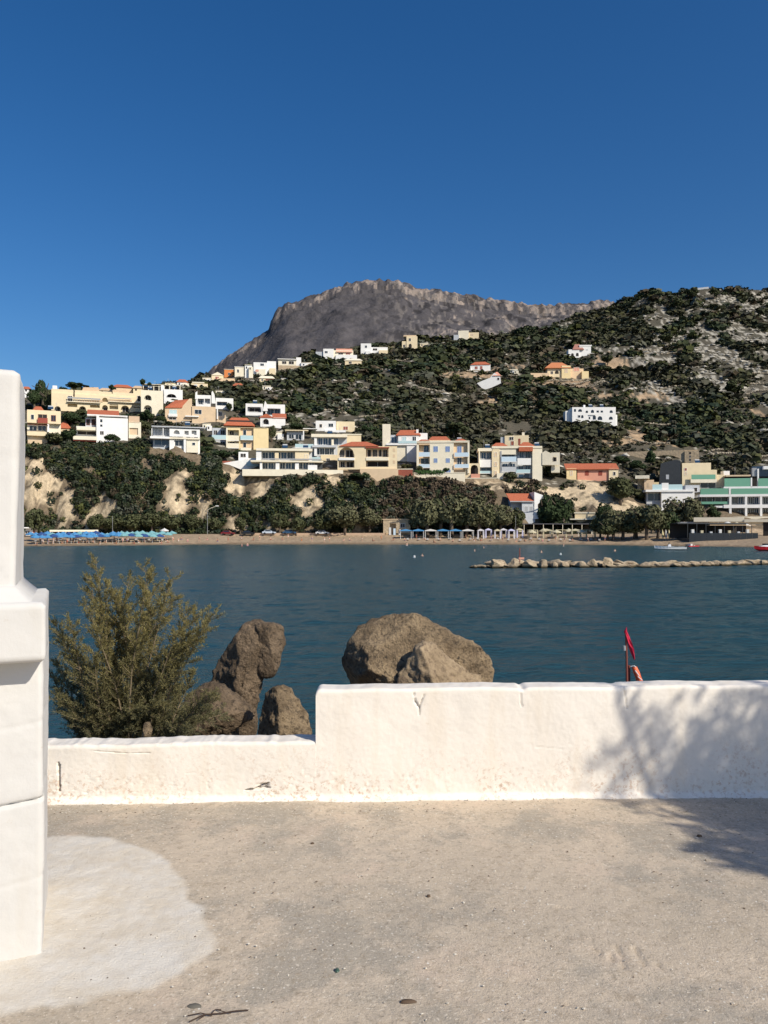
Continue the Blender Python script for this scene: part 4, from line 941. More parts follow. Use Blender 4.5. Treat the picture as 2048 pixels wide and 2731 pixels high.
# retaining wall with an arch
h = H("stone_retaining_wall", 1638, 1860, 1230, "long tan stone retaining wall curving above the dark trees", cat="wall", group=None, depth=3)
h.archwall("masonry", 1640, 1862, 1206, 1244, [(1722,1826,1215,1244,True)], 0, 1.0, STONE); h.box("masonry", 1826, 1864, 1203, 1236, -.6, 0, STONE, down=5)
for k in range(4): h.win(1838, 1843, 1206+k*9, 1211+k*9, o=-.6, m=SHADEIN, name="recess_shade")  # dark panes on the masonry, painting the shade of small hollows
h.done()
# cliff edge garden walls
for (a, b, y0, y1, lb) in ((1104,1240,1262,1272,"low cream garden wall below the blue window hotel"),(1240,1330,1276,1290,"tan stone retaining wall under the round arch gateway")):
    h = H("garden_wall", a, b, y1, lb, cat="wall", depth=2)
    h.box("masonry", a, b, y0, y1, 0, .5, PALE if a < 1200 else STONE, down=3); h.box("coping", a, b, y0-1.5, y0, -.1, .6, PALE); h.done()
h = H("stone_kiosk", 1020, 1100, 1420, "square beige stone beach building beside white drapes", cat="building", group=SH, D=250, depth=6)
h.archwall("wall", 1022, 1094, 1386, 1422, [(1040,1056,1396,1422,False)], 0, .3, STONE); h.box("wall", 1022, 1094, 1389, 1422, 1.5, 6, BEIGE, down=1); h.box("roof", 1020, 1096, 1384, 1386, -.2, 6, BEIGE); h.win(1068, 1080, 1396, 1408, m=SHADEIN); h.done()
h = H("lifeguard_kiosk", 66, 97, 1428, "small white beach kiosk at far left of the sand", cat="kiosk", group=SH, D=240, depth=4)
h.box("wall", 68, 97, 1408, 1428, 1, 4, WHITE, down=1); h.box("roof", 62, 99, 1406, 1409, -.5, 4, WHITE); h.win(88, 94, 1414, 1421, o=1, m=REDWOOD); h.win(66, 80, 1416, 1424, o=.95, m=SHADEIN); h.done()
h = H("beach_canteen", 130, 262, 1428, "long low beach canteen with pale awning behind blue parasols", cat="canteen", group=SH, D=247, depth=5)
h.box("awning", 132, 262, 1413, 1418, -2, 4, PALE); h.box("wall", 136, 258, 1418, 1428, 1.5, 4, SHADEIN, down=1)
for k in range(7): h.single("post", WHITE, 134+k*20.5, 135.5+k*20.5, 1418, 1430, -1.9, -1.7)
h.done()

# ------------------------------------------------------------------ vegetation
rng = np.random.default_rng(11)
def leaf_cluster(n, rng, size, out=.7, shell=.55, lumpy=.25, sub=0):
    """n quads spread over a lumpy unit ball, (n*4,3)"""
    d = rng.normal(size=(n, 3)); d /= np.linalg.norm(d, axis=1)[:, None]
    r = shell+(1-shell)*rng.random(n)**.6
    if sub:
        cd = rng.normal(size=(sub, 3)); cd /= np.linalg.norm(cd, axis=1)[:, None]
        cd[:, 2] = cd[:, 2]*.75+.1
        cr = .30+.14*rng.random(sub)
        k = rng.integers(0, sub, n)
        c = cd[k]*(1-cr[k])[:, None]*.98*(.35+.65*rng.random(sub)**.4)[k][:, None]
        pos = c+d*(cr[k]*(.7+.3*rng.random(n)))[:, None]
    else:
        lump = 1+lumpy*(np.sin(d[:, 0]*5+rng.random()*6)*np.sin(d[:, 1]*4+rng.random()*6)+np.sin(d[:, 2]*6+rng.random()*6)*.5)
        pos = d*(r*lump)[:, None]
    nn = d*out+rng.normal(size=(n, 3))*.34; nn /= np.linalg.norm(nn, axis=1)[:, None]
    t = np.cross(nn, rng.normal(size=(n, 3))); t /= np.linalg.norm(t, axis=1)[:, None]
    b = np.cross(nn, t)
    s = size*(.6+.8*rng.random(n))[:, None]
    q = np.stack([pos-t*s-b*s*.6, pos+t*s-b*s*.6, pos+t*s*.7+b*s*.7, pos-t*s*.7+b*s*.7], 1)
    return q.reshape(-1, 3)

def quads(nv): return np.arange(nv, dtype=np.int32).reshape(-1, 4)

LEAFMAT = mat("scrub_leaves", (.06,.07,.035), rough=.8, attr=True, spec=.15)
def scatter(name, X, Y, Z, Rr, flat, colr, nleaf, lsize, seed, label=None, sub=0):
    rg = np.random.default_rng(seed)
    T = [leaf_cluster(nleaf, rg, lsize, sub=sub) for _ in range(8)]
    N = len(X)
    k = rg.integers(0, 8, N); a = rg.random(N)*6.283
    base = np.stack(T)[k]
    ca, sa = np.cos(a)[:, None], np.sin(a)[:, None]
    x = base[:, :, 0]*ca-base[:, :, 1]*sa; y = base[:, :, 0]*sa+base[:, :, 1]*ca; z = base[:, :, 2]*flat[:, None]
    V = np.stack([x*Rr[:, None]+X[:, None], y*Rr[:, None]+Y[:, None], z*Rr[:, None]+Z[:, None]], 2)
    C = np.repeat(colr[:, None, :], nleaf*4, 1)*np.repeat(.85+.3*rg.random((N, nleaf)), 4, 1)[:, :, None]
    V = V.reshape(-1, 3)
    me = nmesh(name, V, quads(len(V)), LEAFMAT, colors=C.reshape(-1, 3))
    o = mesh_obj(name, me); tag(o, label, kind="stuff")
    return o

def proj(X, Y, Z): return 1024+F*X/Y, HZ-(Z-CAMZ)*F/Y
def keep_clear(X, Y, Z, Rr):
    """False where a shrub would stand in or in front of a building"""
    px, py = proj(X, Y, Z); ptop = HZ-(Z+Rr*.8-CAMZ)*F/Y; rp = Rr*F/Y
    ok = np.ones(X.shape, bool)
    for (x0, x1, yt, yb, D, dep) in HOUSES:
        inx = (px+rp*.7 > x0) & (px-rp*.7 < x1)
        ok &= ~(inx & (Y > D-3) & (Y < D+dep+1))
        ok &= ~(inx & (Y <= D-3) & (Y > D-45) & (ptop < yb-3) & (py > yt))
    return ok

def tints(n, rg, a=(.028,.042,.020), b=(.070,.078,.038), dry=.07):
    t = rg.random(n)[:, None]
    c = np.array(a)*(1-t)+np.array(b)*t
    k = rg.random(n); v = .75+.5*rg.random(n)[:, None]
    c = np.where((k < .14)[:, None], np.array((.072,.080,.026))*v, c)
    c = np.where(((k > .86))[:, None], np.array((.082,.088,.064))*v, c)
    c = np.where(((k > .74) & (k <= .86))[:, None], np.array((.022,.036,.022))*v, c)
    d = rg.random(n) < dry
    c[d] = np.array((.10,.078,.050))*(.6+.6*rg.random(d.sum()))[:, None]
    return c*(.8+.4*rg.random(n))[:, None]

def hillside_scrub():
    rg = np.random.default_rng(3)
    # upper slopes
    N = 76000
    Y = 276+(800-276)*rg.random(N)**1.0
    X = (rg.random(N)*1.3-.62)*Y*1.0*.95
    Z = hfull(X, Y)
    px, py = proj(X, Y, Z)
    jx, jy = jitter(X, Y, Z)
    bare, track, rock = region_props(px+jx, py+jy)
    clump = fnoise(X*.07+70, Y*.05, 3)
    dens = .80-1.15*rock+(clump-.5)*2.4-.45*track
    keep = (rg.random(N) < dens) & (bare == 0) & (px > -80) & (px < 2200)
    X, Y, Z = X[keep], Y[keep], Z[keep]
    big = rg.random(len(X))
    Rr = (.8+2.3*big**3.0)*(1+.3*np.clip((Y-400)/400, 0, 1))*1.12*np.where(track[keep] > 0, .6, 1.0)*(.68+.60*np.clip((clump[keep]-.46)*6, 0, 1))
    ok = keep_clear(X, Y, Z, Rr)
    X, Y, Z, Rr = X[ok], Y[ok], Z[ok], Rr[ok]
    reg = np.clip((fnoise(X*.022+11, Y*.03, 3)-.38)*3.6, 0, 1)[:, None]
    c = tints(len(X), rg)*(1-.45*reg)+np.array((.085,.072,.048))*.45*reg
    small = (Rr < 1.25)[:, None]
    c = np.where(small & (rg.random(len(X)) < .35)[:, None], np.array((.095,.080,.052))*(.7+.6*rg.random((len(X), 1))), c)
    far = Y > 430
    for nm, sel, nl, ls in (("hillside_scrub", ~far, 40, .36), ("upper_slope_scrub", far, 22, .46)):
        scatter(nm, X[sel], Y[sel], Z[sel]+Rr[sel]*.35, Rr[sel], np.full(sel.sum(), .75), c[sel], nl, ls, 21,
                "dark green maquis shrubs thick over the hillside" if nm == "hillside_scrub" else "dark shrubs covering the upper slope to the ridge")
    print("scrub", len(X))
    # cliff face
    N = 16000
    Y = 255.5+22*rg.random(N); X = (rg.random(N)*1.0-.56)*Y
    Z = hfull(X, Y); px, py = proj(X, Y, Z)
    # spread evenly over the face: accept in proportion to steepness
    jx, jy = jitter(X, Y, Z)
    bare, track, rock = region_props(px+jx, py+jy)
    keep = ((bare == 0) | (rg.random(len(px)) < .10)) & (px < 1560) & (py > 1150)
    X, Y, Z = X[keep], Y[keep], Z[keep]
    px = (px+jx)[keep]; py = (py+jy)[keep]
    Rr = .7+1.0*rg.random(len(X))**1.5
    m2 = np.zeros(len(X), bool)
    for dx, dy in ((1,0),(-1,0),(0,1),(0,-1)):
        b2, _, _ = region_props(px+dx*Rr*6.5, py+dy*Rr*8); m2 |= b2 > 0
    thin = fnoise(X*.15, Z*.2+9, 3)
    dry = np.clip((px-1000)/60, 0, 1)*(px < 1440)
    ok = keep_clear(X, Y, Z, Rr) & ~(m2 & (rg.random(len(X)) < .85)) & (thin > .32)
    X, Y, Z, Rr, dry = X[ok], Y[ok], Z[ok], Rr[ok], dry[ok]
    c = tints(len(X), rg, (.022,.034,.017), (.048,.058,.028), dry=.05)
    c = np.where((rg.random(len(X)) < dry*.75)[:, None], np.array((.082,.062,.042))*(.7+.6*rg.random(len(X)))[:, None], c)
    scatter("cliff_vegetation", X, Y-Rr*.2, Z+Rr*.2, Rr, np.full(len(X), .95), c, 70, .24, 31, "dark green bushes and creepers hanging over the cliff")
    print("cliff", len(X))
    # limestone chunks
    N = 46000
    Y = 290+(760-290)*rg.random(N); X = (rg.random(N)*1.1-.35)*Y*.95
    Z = hfull(X, Y); px, py = proj(X, Y, Z)
    _, track, rock = region_props(px, py)
    cl = fnoise(X*.09+20, Y*.09, 3)
    keep = (rg.random(len(X)) < (rock-.02)*np.clip((cl-.44)*9, 0, 1.2)*.9) & (track == 0)
    X, Y, Z = X[keep], Y[keep], Z[keep]
    ico = np.array([(0,0,1),(1,0,.1),(0,1,.0),(-1,0,.1),(0,-1,0),(.5,.6,.7),(-.6,.4,.6),(.4,-.6,.65),(-.5,-.5,.6),(0,0,-.6)], float)
    tris = np.array([(0,5,6),(0,6,8),(0,8,7),(0,7,5),(5,1,2),(5,2,6),(6,2,3),(6,3,8),(8,3,4),(8,4,7),(7,4,1),(7,1,5),(1,9,2),(2,9,3),(3,9,4),(4,9,1)])
    n = len(X)
    s = (.4+1.1*rg.random(n)**2.5)[:, None, None]*(1+.5*rg.random((n, 1, 3)))*np.array((1.25,1,.62))
    V = (ico[None]+rg.normal(size=(n, 10, 3))*.16)*s
    V[:, :, 0] += X[:, None]; V[:, :, 1] += Y[:, None]; V[:, :, 2] += Z[:, None]+.15
    T = (tris[None]+np.arange(n)[:, None, None]*10).reshape(-1, 3)
    C = np.repeat((np.array((.44,.41,.345))*(.7+.5*rg.random((n, 1))))[:, None, :], 10, 1).reshape(-1, 3)
    me = nmesh("limestone_outcrops", V.reshape(-1, 3), T.astype(np.int32), mat("limestone", (.4,.4,.4), rough=.95, attr=True), colors=C)
    tag(mesh_obj("limestone_outcrops", me), "pale limestone boulders breaking through the hillside scrub", kind="stuff")
    print("rocks", n)
    # short dry-stone terrace walls following the slope
    rg2 = np.random.default_rng(41); SX = []; SY = []
    for _ in range(70):
        y0 = rg2.uniform(330, 560); x0 = rg2.uniform(-.18, .48)*y0; L = rg2.uniform(8, 34); sl = rg2.uniform(-.25, .25)
        q = np.arange(0, L, .75); q = q[rg2.random(len(q)) < .8]
        SX.append(x0+q); SY.append(y0+q*sl+np.sin(q*.25)*1.2)
    SX = np.concatenate(SX); SY = np.concatenate(SY); SZ = hfull(SX, SY)
    ok = keep_clear(SX, SY, SZ, np.full(len(SX), .6)); SX, SY, SZ = SX[ok], SY[ok], SZ[ok]; n = len(SX)
    s = (.45+.35*rg2.random(n))[:, None, None]*np.array((1.2,.8,1.0))
    V = (ico[None]+rg2.normal(size=(n, 10, 3))*.14)*s
    V[:, :, 0] += SX[:, None]; V[:, :, 1] += SY[:, None]; V[:, :, 2] += SZ[:, None]+.75
    T = (tris[None]+np.arange(n)[:, None, None]*10).reshape(-1, 3)
    C = np.repeat((np.array((.36,.31,.23))*(.6+.6*rg2.random((n, 1))))[:, None, :], 10, 1).reshape(-1, 3)
    tag(mesh_obj("terrace_walls", nmesh("terrace_walls", V.reshape(-1, 3), T.astype(np.int32), MATS["limestone"], colors=C)), "low dry-stone terrace walls broken along the slope", kind="stuff")
hillside_scrub()

# individual trees -------------------------------------------------
CROWNS = {}
def crown_mesh(kind, i):
    k = (kind, i)
    if k in CROWNS: return CROWNS[k]
    rg = np.random.default_rng(100+i*7+hash(kind) % 1 + len(kind))
    if kind == "near": V = leaf_cluster(1700, rg, .075, sub=22)
    elif kind == "olive": V = leaf_cluster(2200, rg, .062, sub=30)
    elif kind == "dark": V = leaf_cluster(1500, rg, .085, sub=14)
    else: V = leaf_cluster(500, rg, .13, sub=9)
    n = len(V)//4
    base = {"near": (.078,.086,.040), "olive": (.118,.118,.062), "dark": (.038,.058,.024), "far": (.060,.070,.032)}[kind]
    c = np.array(base)*(.7+.6*rg.random(n))[:, None]
    me = nmesh("crown", V, quads(len(V)), LEAFMAT, colors=np.repeat(c, 4, 0))
    CROWNS[k] = me
    return me
TRUNKS = {}
def trunk_mesh(i):
    if i in TRUNKS: return TRUNKS[i]
    r = random.Random(i)
    mb = MB()
    top = (r.uniform(-.1,.1), r.uniform(-.1,.1), .55)
    mb.tube([(0,0,-.15),(r.uniform(-.04,.04),r.uniform(-.04,.04),.25),top], [.055,.042,.03], 7)
    for k in range(5):
        a = k*1.257+r.uniform(-.3,.3); e = r.uniform(.25,.42)
        mb.tube([top, (top[0]+math.cos(a)*e*.5, top[1]+math.sin(a)*e*.5, .64), (top[0]+math.cos(a)*e, top[1]+math.sin(a)*e, r.uniform(.72,.80))], [.028,.018,.008], 5)
    TRUNKS[i] = mb.mesh("trunk", BARK, smooth=True)
    return TRUNKS[i]
def tree(px, pbase, ptop, wpx, kind, label, name="broadleaf_tree", D=None, group=None, cb=.3):
    D = D or ground(px, pbase)
    x = (px-1024)/F*D; zb = zz(pbase, D); h = (pbase-ptop)*D/F; w = wpx*D/F
    i = int(px*7+pbase) % 6
    root = empty(name, (x, D, zb), (px*1.7) % 6.28, label, "tree", group)
    t = mesh_obj("trunk", trunk_mesh(i), root); t.scale = (h, h, h)
    c = mesh_obj("crown", crown_mesh(kind, i), root)
    ch = h*(1-cb)
    c.location = (0, 0, h*cb+ch/2); c.scale = (w/2, w/2, ch/2*1.02)
    return root
BT = "trees behind the beach"
for (px, pb, pt, w, kd, lb) in (
 (95,1432,1344,62,"near","grey-green tree at the far left end of the beach"),
 (255,1424,1361,60,"near","round tree above the left end of the blue parasols"),
 (300,1424,1371,70,"near","dense low tree right of the bare cliff streak"),
 (352,1424,1364,74,"near","round tree behind the first teal parasols"),
 (405,1424,1359,76,"near","broad tree behind the teal parasols"),
 (455,1424,1367,66,"near","low round tree between teal parasols and street lamp"),
 (515,1424,1367,60,"near","olive toned tree left of the street lamp"),
 (572,1424,1381,50,"near","small tree just right of the street lamp"),
 (745,1426,1361,66,"near","mid green tree below the round bare rock face"),
 (790,1428,1377,60,"near","low tree in front of the bare rock face"),
 (920,1426,1331,120,"olive","large double-topped tree between rock face and stone kiosk"),
 (985,1424,1349,76,"olive","rounded olive tree right of the large double tree"),
 (862,1426,1371,70,"near","dark tree left of the large double-topped tree"),
 (1140,1432,1312,110,"olive","left crown of the broad grove behind the blue gazebos"),
 (1205,1432,1306,120,"olive","tallest crown of the broad grove behind the gazebos"),
 (1275,1432,1308,115,"olive","right crown of the broad grove near the lilac cabanas"),
 (1335,1428,1335,90,"olive","smaller olive tree left of the beach cottage"),
 (1378,1425,1345,50,"near","tree tucked in front of the beach cottage wall"),
 (1455,1405,1312,64,"dark","dark dense tree right of the beach cottage"),
 (1500,1405,1312,66,"dark","dark dense tree left of the blank cream block"),
 (1470,1412,1340,80,"dark","low dark tree between cottage and cream block"),
 (1655,1345,1262,92,"near","round green tree against the ochre slope below pink house"),
 (1612,1412,1330,62,"dark","dark green tree right of the blank cream block"),
 (1660,1440,1345,100,"olive","brownish olive tree above the dark beach bar"),
 (1725,1440,1335,110,"olive","wide olive tree left of the big mounded tree"),
 (1690,1438,1370,90,"near","low shaded tree above the small white boat"),
 (1820,1420,1308,118,"olive","large mounded tree in front of the white cube house"),
 (1772,1432,1355,84,"dark","shaded tree beneath the large mounded tree"),
 (1904,1392,1340,54,"dark","neat round dark tree before the green rail hotel"),
 (1635,1440,1350,84,"olive","olive tree filling the gap left of the brownish tree"),
 (1698,1436,1340,90,"olive","olive tree between the brownish and the wide olive tree"),
 (1752,1436,1348,80,"near","green tree linking wide olive and mounded tree"),
 (1600,1436,1372,70,"near","low tree filling behind the cream parasols right end"),
 (1850,1425,1332,70,"olive","right shoulder of the mounded tree"),
 (1110,1430,1330,80,"olive","low left edge tree of the broad grove"),
 (1172,1430,1318,90,"near","dark gap-filling tree inside the broad grove"),
 (1242,1430,1316,90,"near","dark tree in the middle of the broad grove"),
 (1305,1430,1330,80,"near","dark tree at the right side of the broad grove"),
 (640,1425,1374,40,"near","slim tree beside the ochre cliff foot"),
 (1620,1442,1378,70,"near","low tree at the dark beach bar edge"),
 ):
    tree(px, pb, pt, w, kd, lb, group=BT, cb=.06)
TT = "trees between the hillside houses"
for (px, pb, pt, w, kd, lb) in (
 (112,1092,1008,42,"dark","tall dark tree beside the white pillar on skyline"),
 (90,1098,1030,40,"dark","dark tree half hidden by the pillar"),
 (128,1098,1034,36,"near","grey-green tree left of cream complex"),
 (197,1052,1014,56,"dark","umbrella shaped dark pine on the skyline"),
 (168,1056,1030,34,"dark","low dark shrub tree left of umbrella pine"),
 (299,1046,1022,22,"dark","small dark tree between the hipped roofs"),
 (380,1032,1008,18,"dark","pointed dark tree on skyline above pergola block"),
 (398,1034,1018,14,"dark","tiny dark tree right of the pointed one"),
 (160,1088,1052,34,"dark","dark tree in front of cream complex left wing"),
 (190,1142,1092,60,"dark","dark tree between red roofed lean-to and complex"),
 (218,1120,1088,40,"near","green tree in front of the complex arches"),
 (145,1190,1150,66,"near","grey-green tree below the cream house"),
 (185,1184,1138,50,"dark","dark tree between cream house and white balconies"),
 (300,1186,1156,50,"dark","dark shrubby tree below the white red-edged wall"),
 (395,1130,1086,44,"dark","dark tree under the stacked arches"),
 (380,1155,1118,50,"near","green tree right of the beige annex"),
 (430,1136,1104,36,"dark","dark tree left of the red gable house"),
 (640,1226,1196,40,"dark","dark tree left of the long modern villa"),
 (590,1232,1198,60,"dark","dense dark tree below the yellow apartment house"),
 (545,1216,1186,50,"dark","dark tree below the blue-white villa"),
 (725,1180,1130,30,"near","shrubby tree right of the yellow house"),
 (788,1150,1126,44,"dark","dark tree above the pergola house"),
 (612,1100,1072,22,"dark","dark round tree at the chimney house corner"),
 (650,1140,1106,34,"dark","dark tree left of the red gable cottage"),
 (985,1170,1125,50,"dark","olive-dark tree behind the cream block"),
 (1008,1190,1140,36,"dark","slender dark tree beside the pink tower"),
 (960,1290,1255,80,"dark","dark tree hanging over the cliff below arch house"),
 (1085,1252,1236,40,"near","palm-like shrub above the brick garage"),
 (1118,1262,1240,24,"near","pale shrub left of the blue window hotel"),
 (1190,1264,1244,20,"dark","small cypress before the blue window hotel"),
 (1210,1176,1118,90,"far","broad dull green tree behind the blue window hotel"),
 (1260,1220,1180,30,"far","grey-green tree between the two blocks"),
 (1362,1286,1256,44,"near","shrubby tree under the apartment balconies"),
 (1470,1272,1236,52,"dark","dark tree below the small cream gable"),
 (1448,1100,1060,50,"far","yellowish green tree left of the white arch hotel"),
 (1590,1150,1118,60,"far","dark tree below the white arch hotel"),
 (1530,1160,1130,40,"far","dark round shrub tree under the hotel corner"),
 (1660,1240,1212,60,"dark","dark tree below the stone wall left part"),
 (1735,1250,1196,40,"dark","pointed dark tree breaking the stone wall line"),
 (1700,1262,1225,60,"dark","dark tree right of the pink house"),
 (1650,1092,1062,40,"far","green tree up right of the white arch hotel"),
 (1770,920,885,60,"far","dark round tree in the rocky upper slope"),
 (1850,800,765,40,"far","dark tree left of the hilltop chapel"),
 (1905,798,766,30,"far","round dark tree right of the hilltop chapel"),
 (1800,830,785,50,"far","dark tree on the ridge shoulder"),
 (1620,975,945,40,"far","dark tree right of the yellow orange villa"),
 (1610,1005,972,60,"far","dark spreading tree below the ochre cut"),
 (660,996,964,26,"dark","dark cypress clump right of cream tower house"),
 (840,962,940,30,"far","dark tree at left end of the long ridge house"),
 (545,1012,996,12,"far","small bush at the foot of the mountain line"),
 (1320,1062,1030,50,"far","yellow-green tree below the stepped white villa"),
 (1960,1060,1010,70,"far","dark tree among limestone on the right slope"),
 ):
    n = "pine_tree" if "pine" in lb else ("cypress_tree" if "cypress" in lb else ("shrub_tree" if "shrub" in lb or "bush" in lb else "broadleaf_tree"))
    tree(px, pb, pt, w, kd, lb, name=n, group=TT, cb=.12 if n != "pine_tree" else .35)
# hedge below the hotel
h = empty("hedge", ((1146-1024)/F*266, 266, zz(1263, 266)), 0, "clipped bright green hedge in front of the blue window hotel", "hedge")
V = np.concatenate([leaf_cluster(120, rng, .2)*np.array((1.0,.6,.9))+np.array((x, 0, .4)) for x in np.arange(-4.2, 4.3, 1.0)])
mesh_obj("hedge_foliage", nmesh("hedge_foliage", V, quads(len(V)), mat("hedge_leaves", (.045,.10,.025), nscale=2, namp=.3)), h)

# ------------------------------------------------------------------ beach
def at(px, py, D=None):
    """point on the ground under a photo pixel"""
    D = D or ground(px, py)
    x = (px-1024)/F*D
    return Vector((x, D, float(hfull(np.array([x]), np.array([D]))[0])))
rnd = random.Random(4)
PB = mat("blue_parasol_cloth", (.10,.33,.62), rough=.8, trans=.25)
PT = mat("teal_parasol_cloth", (.25,.52,.55), rough=.8, trans=.25)
PD = mat("navy_parasol_cloth", (.04,.10,.28), rough=.8, trans=.2)
PW = mat("white_parasol_cloth", (.78,.78,.76), rough=.8, trans=.25)
PC = mat("cream_parasol_cloth", (.66,.60,.42), rough=.8, trans=.25)
WOOD = mat("weathered_wood", (.22,.14,.08), rough=.8)
def canopy_mesh(name, m):
    mb = MB(); n = 8; r = 1.3
    ring = [(r*math.cos(2*math.pi*k/n), r*math.sin(2*math.pi*k/n), 1.85) for k in range(n)]
    low = [(p[0], p[1], 1.62) for p in ring]
    mb.add([(0,0,2.5)]+ring+low+[(0,0,2.42)], [(0, 1+k, 1+(k+1) % n) for k in range(n)]+[(1+k, 1+n+k, 1+n+(k+1) % n, 1+(k+1) % n) for k in range(n)]+[(2*n+1, 1+(k+1) % n, 1+k) for k in range(n)])
    return mb.mesh(name, m)
POLE = MB().tube([(0,0,-.3),(0,0,2.6)], .035, 6).mesh("pole", WHITE)
CAN = {k: canopy_mesh("canopy", m) for k, m in (("blue",PB),("teal",PT),("navy",PD),("white",PW),("cream",PC))}
def parasol(px, py, c, label, group, s=1.0):
    p = at(px, py); p.z += 0
    r = empty("parasol", p, rnd.random()*.8, label, "parasol", group)
    r.scale = (s, s, s*rnd.uniform(.9,1.06)); r.rotation_euler[0] = rnd.uniform(-.07,.07); r.rotation_euler[1] = rnd.uniform(-.07,.07)
    mesh_obj("pole", POLE, r); mesh_obj("canopy", CAN[c], r)
    return r
# seat / lounger
LNG = mat("lounger_canvas", (.35,.33,.31))
sb_seat = MB().box(-.3,.3,-.6,.65,.28,.34).mesh("seat", LNG)
sb_back = MB().add([(-.3,-.6,.34),(.3,-.6,.34),(.3,-1.1,.78),(-.3,-1.1,.78),(-.3,-.6,.29),(.3,-.6,.29),(.3,-1.1,.73),(-.3,-1.1,.73)], [(0,1,2,3),(7,6,5,4),(0,4,5,1),(2,6,7,3),(1,5,6,2),(0,3,7,4)]).mesh("backrest", LNG)
sb_leg = MB().box(-.03,.03,-.03,.03,0,.28).mesh("leg", WOOD)
def lounger(px, py, label, group, a):
    p = at(px, py)
    r = empty("sun_lounger", p, a, label, "sun lounger", group)
    mesh_obj("seat", sb_seat, r); mesh_obj("backrest", sb_back, r)
    for x in (-.26,.26):
        for y in (-.55,.6): mesh_obj("leg", sb_leg, r, (x, y, 0))
PG = {"blue": "blue beach parasols at the left of the sand", "teal": "teal beach parasols left of the street lamp", "navy": "navy beach parasols among the blue ones"}
row = []
for k in range(17):
    c = ("blue","blue","navy","blue","teal")[k % 5]
    row.append((82+k*14.6, 1443-.1*k+(k % 3)*1.6, c, "back"))
for k in range(15):
    row.append((95+k*15.8, 1452-.35*k, ("blue","blue","blue","navy")[k % 4], "front"))
for k in range(11): row.append((325+k*13.5, 1440+(k % 2)*2, "teal", "back"))
for k in range(6): row.append((330+k*19, 1448-(k % 2), ("teal","navy")[k % 2], "front"))
ORD = "first second third fourth fifth sixth seventh eighth ninth tenth eleventh twelfth thirteenth fourteenth fifteenth sixteenth seventeenth eighteenth nineteenth twentieth".split()
cnt = {}
for (px, py, c, w) in sorted(row):
    k_ = cnt.get((c, w), 0); cnt[(c, w)] = k_+1
    parasol(px, py, c, f"{c} parasol, {ORD[k_]} {c} one from the left in the {w} row of the left beach", PG[c]+f", {w} row", s=1.08)
for k in range(7):
    parasol(1385+k*33, 1434+(k % 2)*3, "cream", f"{ORD[k]} cream parasol from the left before the dark taverna", "cream parasols before the taverna", s=1.15)
for k in range(6):
    parasol(1650+k*9 if k < 2 else 1868+k*24, 1437 if k < 2 else 1418, "white" if k % 2 else "cream", f"{'white' if k % 2 else 'cream'} parasol {'near the white boat' if k < 2 else 'inside the dark beach bar terrace'}", None if k < 2 else f"{'white' if k % 2 else 'cream'} parasols inside the dark terrace", s=1.2)
parasol(438, 1431, "white", "white parasol at right end of the teal rows", None)
parasol(380, 1446, "navy", "navy parasol alone nearest the water before the teal rows", None)
for k in range(20):
    px = 90+k*18+rnd.uniform(-3,3)
    lounger(px, 1446-(px-90)*.01+rnd.uniform(-3,2), f"{ORD[k]} sun lounger from the left among the left beach parasols", "sun loungers on the left beach", rnd.uniform(-.4,.4)+3.1)
for k in range(20):
    px = 1090+k*27+rnd.uniform(-4,4)
    lounger(px, 1443+rnd.uniform(-3,2), f"{ORD[k]} sun lounger from the left before gazebos and taverna", "sun loungers on the middle beach", rnd.uniform(-.4,.4)+3.1)

# gazebos and cabanas
def gazebo(px, py, roofm, label, group, w=3.0, curt=None, h=2.5, flat=False):
    p = at(px, py)
    r = empty("beach_gazebo", p, 0, label, "gazebo", group)
    for x in (-w/2, w/2):
        for y in (-w/2, w/2):
            MB().box(x-.05, x+.05, y-.05, y+.05, -.5, h).build("post", WHITE, r)
    mb = MB(); e = w/2+.15
    if flat: mb.box(-e, e, -e, e, h, h+.14)
    else: mb.add([(-e,-e,h),(e,-e,h),(e,e,h),(-e,e,h),(0,0,h+.45),(-e,-e,h-.22),(e,-e,h-.22),(e,e,h-.22),(-e,e,h-.22)], [(0,1,4),(1,2,4),(2,3,4),(3,0,4),(0,5,6,1),(1,6,7,2),(2,7,8,3),(3,8,5,0)])
    mb.build("cloth_roof", roofm, r)
    if curt:
        for x in (-w/2, w/2):
            MB().add([(x-.28,-w/2-.06,.1),(x-.1,-w/2-.16,.1),(x+.08,-w/2-.06,.1),(x+.28,-w/2-.14,.1),(x-.2,-w/2-.06,h),(x-.05,-w/2-.14,h),(x+.06,-w/2-.06,h),(x+.2,-w/2-.14,h)], [(0,1,5,4),(1,2,6,5),(2,3,7,6)]).build("curtain", curt, r)
LIL = mat("lilac_curtain_cloth", (.56,.55,.72), rough=.9)
ROPE = mat("white_curtain_cloth", (.60,.58,.60), rough=.9)
for k in range(6):
    gazebo(1082+k*33, 1436, (PB, PB, PW)[k % 3] if k != 5 else PW, f"{'blue' if k % 3 < 2 and k != 5 else 'white'} roofed open gazebo beside the kiosk, counting {('first','second','third','fourth','fifth','sixth')[k]} from the left", "gazebos in front of the olive grove", w=3.3)
for k in range(6):
    gazebo(1284+k*20+rnd.uniform(-3,3), 1437-(k % 2)*2, (ROPE, LIL, PC)[k % 3], f"{'lilac' if k % 2 else 'white'} curtained cabana, {ORD[k//2]} such one from the left beside the taverna", ("lilac" if k % 2 else "white")+" curtained cabanas", w=1.7, curt=LIL if k % 2 else ROPE, h=2.6)
for k in range(5):
    gazebo(1420+k*38, 1434, PC, f"{ORD[k]} cream frame gazebo from the left before the taverna", "cream frame gazebos by the taverna", w=2.6, curt=PC, h=2.3, flat=(k % 2 == 0))
